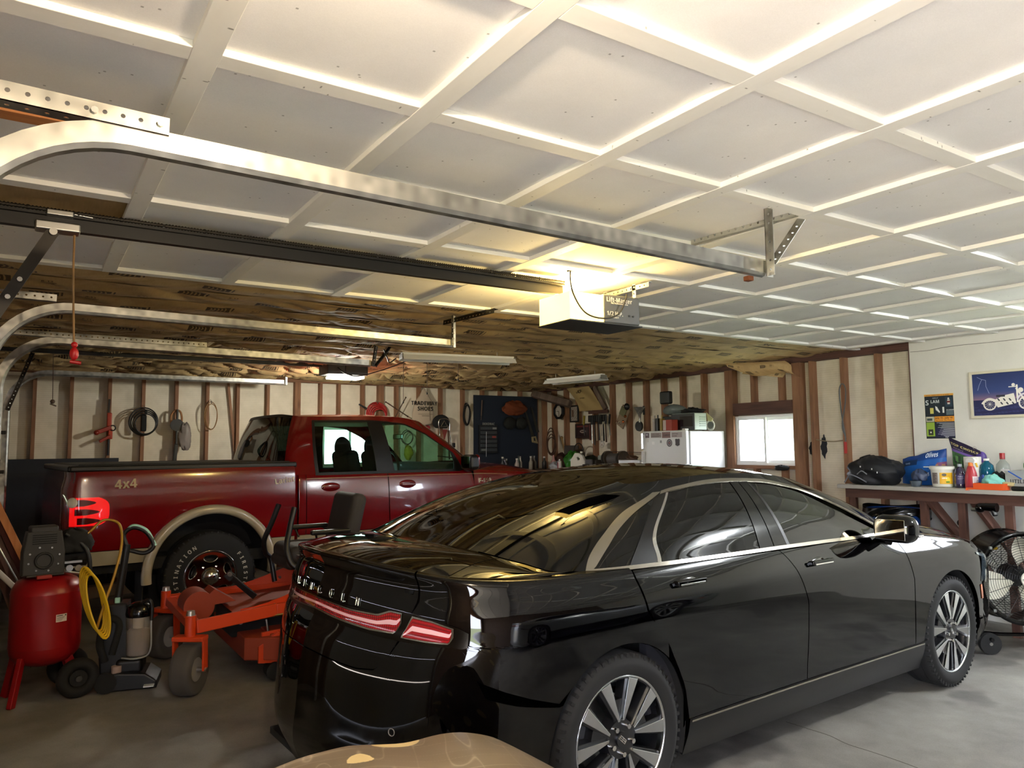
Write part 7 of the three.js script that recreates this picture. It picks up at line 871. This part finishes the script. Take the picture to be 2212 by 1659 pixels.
  tag(mesh('saucepan_lid', T(cyl(0.072, 0.02, 0, 0, 0, 0.068, 26), x - 0.03, 1.79, -7.56, 0, 0, Math.PI / 2), M.black), 'round black lid hung beside the refrigerator', 'lid'); tag(mesh('wall_cable', tube([[x - 0.02, 1.45, -8.15], [x - 0.03, 1.44, -7.8], [x - 0.03, 1.445, -7.4], [x - 0.04, 1.5, -7.3], [x - 0.04, 1.62, -7.22]], 0.005, 5, 40), M.brown), 'brown cable strung along the wall above the corner bench', 'cable');
  const rc = thing('rope_coil', 'loose coil of dark rope hung in the far corner', 'rope', [x - 0.03, 1.62, -9.6], -Math.PI / 2); for (let k = 0; k < 4; k++) { const pts = []; for (let i = 0; i < 18; i++) { const a = i / 18 * 6.283; pts.push([(0.1 + 0.02 * (k % 2)) * Math.cos(a) + 0.02 * k, (0.2 - 0.02 * k) * Math.sin(a) - 0.03 * k, 0.01 * k]); } mesh('loop', tube(pts, 0.008, 6, 50, true), M.brown, rc); }
  tag(mesh('drill_chuck_tool', [rod([x - 0.04, 1.66, -9.3], [x - 0.04, 1.42, -9.22], 0.016), ball(0.025, x - 0.04, 1.66, -9.3)], P(0x8a6a3a, 0.4)), 'brass coloured tool hung beside the rope coil', 'tool');
  // by the window
  const ec = thing('extension_cord', 'grey extension cord with a red end hung on a stud right of the window', 'cord', [X1 - 0.015, 0, -4.54]); mesh('loop', tube([[0, 1.6, 0], [-0.01, 1.9, -0.03], [-0.012, 2.1, -0.03], [-0.012, 2.14, 0.0], [-0.012, 2.1, 0.03], [-0.01, 1.95, 0.025], [-0.008, 1.75, -0.02], [-0.006, 1.66, -0.02], [0, 1.6, 0], [0, 1.54, 0]], 0.006, 6, 60), P(0x5c5f60, 0.6), ec); mesh('red_end', box(0.022, 0.12, 0.026, -0.004, 1.485, 0, 0.006), P(0xb01c14, 0.4), ec);
  tag(mesh('stapled_cable', tube([[X1 + 0.02, 1.57, -4.9], [X1 + 0.02, 1.555, -4.8], [X1 + 0.02, 1.55, -4.7], [X1 + 0.02, 1.56, -4.58]], 0.005, 5), P(0x8a7a5c, 0.8)), 'tan cable strung between two studs right of the window', 'cable');
  const stain = (label, z, y, w, h, s) => { const pts = []; for (let i = 0; i < 26; i++) { const a = i / 26 * 6.283, k = 0.7 + 0.6 * vnoise(Math.cos(a) * 6 + 9, Math.sin(a) * 6 + 9, s); pts.push([w * k * Math.cos(a), h * k * Math.sin(a)]); } const o = mesh('soot_patch', extrude(pts, 0.003).rotateY(-Math.PI / 2).translate(X1 + SH - 0.001, y, z), P(0x2a2c30, 0.9), wallRight); }; stain('', -4.99, 1.48, 0.045, 0.09, 91); stain('', -4.855, 1.5, 0.035, 0.11, 92);
  tag(mesh('sill_clutter', lump(0.04, 0.03, 0.09, 0.3, 95, 18, 3, -0.8).translate(6.96, 1.265, -5.3), M.blackMatte), 'small dark clutter on the ledge under the window', 'clutter');
}
{ // refrigerator
  const f = thing('refrigerator', 'white top-freezer refrigerator with stickers on its door beside the window', 'refrigerator'), m = P(0xd6d8d4, 0.35), z0 = -6.82, z1 = -6.10, y1 = 1.70;
  mesh('cabinet', slab(6.39, 0.02, z0, 6.97, y1 - 0.01, z1, 0.012), m, f); mesh('gasket', slab(6.375, 0.03, z0 + 0.01, 6.39, y1 - 0.015, z1 - 0.01), M.grey, f);
  const fz = mesh('freezer_door', slab(6.32, 1.18, z0, 6.375, y1, z1, 0.014), m, f), fr = mesh('fridge_door', slab(6.32, 0.06, z0, 6.375, 1.17, z1, 0.014), m, f); mesh('handle', [slab(6.285, 1.48, z0 + 0.015, 6.30, 1.68, z0 + 0.045, 0.006), box(0.03, 0.02, 0.03, 6.31, 1.67, z0 + 0.03)], M.chrome, fz); mesh('handle_grip', slab(6.282, 1.22, z0 + 0.01, 6.32, 1.46, z0 + 0.05, 0.008), P(0xc8c8c4, 0.4), fz); mesh('handle', slab(6.285, 0.6, z0 + 0.015, 6.31, 1.1, z0 + 0.045, 0.008), m, fr); mesh('hinge_cover', box(0.06, 0.02, 0.05, 6.36, y1 + 0.008, z1 - 0.04, 0.006), m, f);
  const xs = 6.3185, st = (z, y, w, h, mm) => mesh('sticker', card(w, h).rotateY(-Math.PI / 2).translate(xs, y, z), mm, fz);
  st(-6.73, 1.648, 0.07, 0.06, lab(64, 64, (g, w, h) => { g.fillStyle = '#5a4a52'; g.fillRect(0, 0, w, h); g.fillStyle = '#a8a8b0'; g.fillRect(10, 14, 30, 20); })); st(-6.58, 1.648, 0.18, 0.06, lab(128, 48, (g, w, h) => { g.fillStyle = '#8d8078'; g.fillRect(0, 0, w, h); g.fillStyle = '#4a3c3a'; g.font = 'bold 13px sans-serif'; g.fillText('DIESEL POWER', 10, 20); g.fillRect(8, 28, 110, 3); g.fillRect(8, 36, 90, 3); })); st(-6.41, 1.648, 0.14, 0.07, lab(96, 48, (g, w, h) => { g.fillStyle = '#7a5a54'; g.fillRect(0, 0, w, h); g.fillStyle = '#1c1414'; g.font = 'bold italic 24px serif'; g.fillText('Lance', 14, 32); })); st(-6.24, 1.648, 0.17, 0.06, lab(128, 48, (g, w, h) => { g.fillStyle = '#a89c98'; g.fillRect(0, 0, w, h); g.fillStyle = '#2c2426'; g.font = 'bold 15px sans-serif'; g.fillText('LET IT ALL', 10, 20); g.fillText('RACING', 10, 40); }));
  const disc = (z, y, r, mm) => mesh('sticker', T(new THREE.CircleGeometry(r, 28), xs, y, z, 0, -Math.PI / 2), mm, fz); disc(-6.36, 1.555, 0.045, lab(64, 64, (g, w, h) => { g.fillStyle = '#4a4448'; g.fillRect(0, 0, w, h); g.strokeStyle = '#b8b0ae'; g.lineWidth = 4; g.beginPath(); g.arc(32, 32, 20, 0, 7); g.stroke(); g.fillStyle = '#8a5a58'; g.beginPath(); g.arc(32, 32, 9, 0, 7); g.fill(); }));
  mesh('sticker', extrude([[-0.035, 0.035], [-0.02, 0.042], [0, 0.036], [0.02, 0.042], [0.035, 0.035], [0.03, -0.01], [0.034, -0.03], [0, -0.045], [-0.034, -0.03], [-0.03, -0.01]], 0.001).rotateY(-Math.PI / 2).translate(xs, 1.56, -6.23), P(0x2c2220, 0.5), fz); st(-6.63, 1.555, 0.045, 0.035, M.white); st(-6.72, 1.585, 0.03, 0.04, P(0xc8c8c0, 0.5)); st(-6.5, 1.57, 0.03, 0.03, M.grey);
  // on top
  const mw = thing('microwave', 'dark-fronted microwave with a pale vented side on the refrigerator', 'microwave', [6.60, y1, -6.31]); mesh('case', box(0.2, 0.2, 0.37, 0, 0.103, 0, 0.008), P(0xaebbb6, 0.45), mw); mesh('front', box(0.01, 0.19, 0.37, -0.104, 0.102, 0, 0.003), M.black, mw); mesh('door_window', box(0.004, 0.12, 0.2, -0.111, 0.105, 0.06), P(0x1a1c22, 0.1), mw); for (let k = 0; k < 5; k++) mesh('vent_slot', box(0.1, 0.008, 0.004, 0.03, 0.05 + k * 0.026, 0.187), P(0x7e8f8a, 0.5), mw);
  tag(mesh('black_net', lump(0.09, 0.035, 0.13, 0.4, 81, 26, 4, -0.6).translate(6.62, y1 + 0.228, -6.27), M.blackMatte), 'bunched black netting on top of the microwave', 'netting');
  const bk = (name, label, z, w, h, c) => tag(mesh(name, [box(0.05, h, w, 6.42, y1 + h / 2, z, 0.006), cyl(0.008, 0.04, 6.42, y1 + h + 0.02, z)], P(c, 0.5)), label, 'spray can'); bk('caulk_tube', 'pale caulk tube, leftmost on the refrigerator', -6.70, 0.035, 0.15, 0x9c968c); bk('caulk_tube', 'dark caulk tube second on the refrigerator', -6.645, 0.04, 0.155, 0x2e2e30); bk('caulk_tube', 'yellow and black caulk tube on the refrigerator', -6.575, 0.04, 0.15, 0x8c7420);
  const rb = thing('red_carton', 'red and white carton on the refrigerator', 'carton', [6.44, y1, -6.46]); mesh('box', box(0.1, 0.13, 0.15, 0, 0.066, 0, 0.003), P(0x9c3a28, 0.6), rb); mesh('panel', box(0.004, 0.12, 0.05, -0.051, 0.066, -0.045), P(0xc0b0a8, 0.6), rb);
  tag(mesh('plastic_roll', lump(0.1, 0.1, 0.17, 0.06, 83, 28, 1.4, -1).scale(1, 0.7, 1).translate(6.7, y1 + 0.262, -6.64), P(0x6d7674, 0.2)), 'grey plastic-wrapped roll above the cartons on the refrigerator', 'roll'); tag(mesh('backing_box', box(0.2, 0.18, 0.26, 6.72, y1 + 0.092, -6.66, 0.01), P(0x2c2f33, 0.6)), 'dark box behind the cartons on the refrigerator', 'box'); tag(mesh('black_pouch', box(0.08, 0.16, 0.16, 6.66, y1 + 0.418, -6.74, 0.02).rotateX(0).translate(0, 0, 0), M.black), 'black pouch standing on the plastic roll', 'pouch');
  const wf = thing('white_scoop', 'white plastic scoop with a round rim at the right end of the refrigerator top', 'scoop', [6.8, y1 + 0.06, -6.16], -1.1); mesh('rim', torus(0.045, 0.009, 26, 8).scale(1, 1.25, 1), P(0xd8d8c8, 0.4), wf); mesh('mesh_disc', T(new THREE.CircleGeometry(0.042, 20), 0, 0, 0), P(0x6c6e68, 0.6, { side: THREE.DoubleSide }), wf); mesh('handle', T(extrude([[0.01, 0.045], [0.03, 0.075], [-0.04, 0.15], [-0.03, 0.06]], 0.014, 0.003), 0, 0, -0.007), P(0xcfc890, 0.5), wf);
  tag(mesh('dark_tray', [box(0.14, 0.05, 0.1, 6.8, y1 + 0.026, -6.24, 0.008)], P(0x4a4640, 0.6)), 'dark tray lying between the microwave and the scoop', 'tray');
}
// ---------- pictures on the drywall ----------
{
  const x = X1 - 0.017;
  const po = mesh('event_poster', card(0.272, 0.425).rotateY(-Math.PI / 2).translate(x - 0.002, 1.765, -3.59), lab(512, 800, (g, w, h) => {
    g.fillStyle = '#d9d6c6'; g.fillRect(0, 0, w, h); g.fillStyle = '#10202a'; g.fillRect(14, 40, w - 28, h - 60); g.fillStyle = '#e0a040'; g.fillRect(10, 14, w - 20, 34); g.fillStyle = '#3a2c14'; g.font = 'bold 20px sans-serif'; g.fillText('ANNUAL SUMMER EVENT ON THE WATER', 40, 40);
    g.fillStyle = '#cfd4d0'; g.font = '30px sans-serif'; g.fillText('SHELLY', 150, 92); g.font = 'bold 120px sans-serif'; g.fillText('S', 24, 200); g.font = 'bold 74px sans-serif'; g.fillText('LAM', 112, 168);
    g.fillStyle = '#243a48'; g.fillRect(360, 70, 120, 170); g.fillStyle = '#d8d2c4'; g.beginPath(); g.arc(418, 100, 16, 0, 7); g.fill(); g.fillRect(398, 118, 42, 80); g.fillStyle = '#7a2c28'; g.fillRect(390, 140, 56, 30); g.fillStyle = '#cbbf60'; g.fillRect(100, 250, 60, 100); g.fillStyle = '#e8e8e0'; for (let i = 0; i < 5; i++) { g.beginPath(); g.moveTo(190 + i * 14, 220 + i * 18); g.lineTo(230 + i * 10, 240 + i * 22); g.lineTo(200 + i * 12, 300 + i * 10); g.fill(); } g.fillRect(310, 240, 30, 100); g.fillStyle = '#5a6a70'; g.fillRect(370, 300, 120, 80); g.fillStyle = '#e4e4dc'; g.font = 'bold 22px sans-serif'; g.fillText('BY CHANGE', 376, 300);
    g.fillStyle = '#e0952c'; g.fillRect(170, 400, w - 184, 90); g.fillStyle = '#241a10'; g.font = 'bold 40px sans-serif'; g.fillText('July 15 - July 18', 180, 442); g.font = 'bold 22px sans-serif'; g.fillText('Sun. 11 a.m. - Sun. 11 p.m.', 186, 474); g.fillStyle = '#b8b49c'; g.fillRect(24, 400, 140, 90); g.fillStyle = '#3a4648'; g.fillRect(40, 430, 90, 40);
    g.fillStyle = '#8fae3c'; g.fillRect(24, 500, 140, 240); g.fillStyle = '#2c3420'; g.fillRect(52, 620, 84, 100); g.fillStyle = '#e8e8e0'; g.beginPath(); g.arc(94, 672, 14, 0, 7); g.fill(); g.fillStyle = '#1a1c40'; g.fillRect(170, 600, w - 184, 160); g.fillStyle = '#d4d6dc'; for (let i = 0; i < 15; i++) g.fillRect(200 + (i * 47) % 110, 508 + i * 16, w - 220 - (i * 47) % 110, 5); g.font = 'bold 34px sans-serif'; g.fillText('TNT', 330, 770);
  })); tag(po, 'dark event poster with an orange date band pinned on the drywall', 'poster');
  const pc = thing('motorcycle_picture', 'framed print of a white motorcycle under lightning', 'picture', [x, 1.938, -3.0], -Math.PI / 2), w = 0.62, h = 0.405, t = 0.018;
  mesh('frame', extrude([[-w / 2, -h / 2], [w / 2, -h / 2], [w / 2, h / 2], [-w / 2, h / 2]], 0.014, 0.003, [[[-w / 2 + t, -h / 2 + t], [-w / 2 + t, h / 2 - t], [w / 2 - t, h / 2 - t], [w / 2 - t, -h / 2 + t]]]), P(0xcfc8b0, 0.4), pc);
  mesh('print', card(w - t * 1.7, h - t * 1.7).translate(0, 0, 0.008), lab(768, 480, (g, W, H) => {
    const sky = g.createLinearGradient(0, 0, 0, 300); sky.addColorStop(0, '#22305e'); sky.addColorStop(0.7, '#34457a'); sky.addColorStop(1, '#8a6a80'); g.fillStyle = sky; g.fillRect(0, 0, W, H); g.fillStyle = '#20244e'; g.fillRect(0, 300, W, H - 300); g.fillStyle = '#3c4478'; for (let i = 0; i < 60; i++) g.fillRect((i * 131) % W, 380 + (i * 37) % 90, 60, 3);
    g.strokeStyle = '#c8d0ea'; g.lineWidth = 3; for (const pts of [[[60, 40], [110, 70], [80, 130], [60, 190]], [[110, 70], [150, 80], [150, 150], [180, 230]]]) { g.beginPath(); pts.forEach((p, i) => i ? g.lineTo(...p) : g.moveTo(...p)); g.stroke(); }
    const wheel = (x, y, r) => { g.strokeStyle = '#e0dcd2'; g.lineWidth = 16; g.beginPath(); g.arc(x, y, r, 0, 7); g.stroke(); g.lineWidth = 3; for (let i = 0; i < 12; i++) { g.beginPath(); g.moveTo(x, y); g.lineTo(x + r * Math.cos(i * 0.52), y + r * Math.sin(i * 0.52)); g.stroke(); } };
    wheel(180, 350, 62); wheel(540, 350, 62); g.fillStyle = '#e6e2d6'; g.beginPath(); g.moveTo(90, 340); g.quadraticCurveTo(150, 250, 240, 300); g.lineTo(330, 260); g.lineTo(430, 240); g.lineTo(450, 350); g.lineTo(260, 390); g.lineTo(230, 330); g.quadraticCurveTo(170, 280, 110, 350); g.fill(); g.fillStyle = '#2a2c3a'; g.fillRect(250, 252, 90, 22); for (let i = 0; i < 24; i++) g.fillRect(260 + (i * 29) % 170, 290 + (i * 41) % 80, 14, 10); g.fillStyle = '#e6e2d6'; g.fillRect(455, 150, 18, 190); g.beginPath(); g.moveTo(460, 180); g.lineTo(550, 330); g.lineTo(535, 340); g.lineTo(446, 190); g.fill(); g.beginPath(); g.arc(430, 150, 18, 0, 7); g.fill(); g.fillRect(380, 165, 80, 10); g.beginPath(); g.arc(500, 210, 26, 0, 7); g.fill(); g.beginPath(); g.arc(540, 330, 78, 3.3, 6.1); g.lineWidth = 18; g.strokeStyle = '#d8d4dc'; g.stroke();
  }), pc);
}
renderer.render(scene, camera);
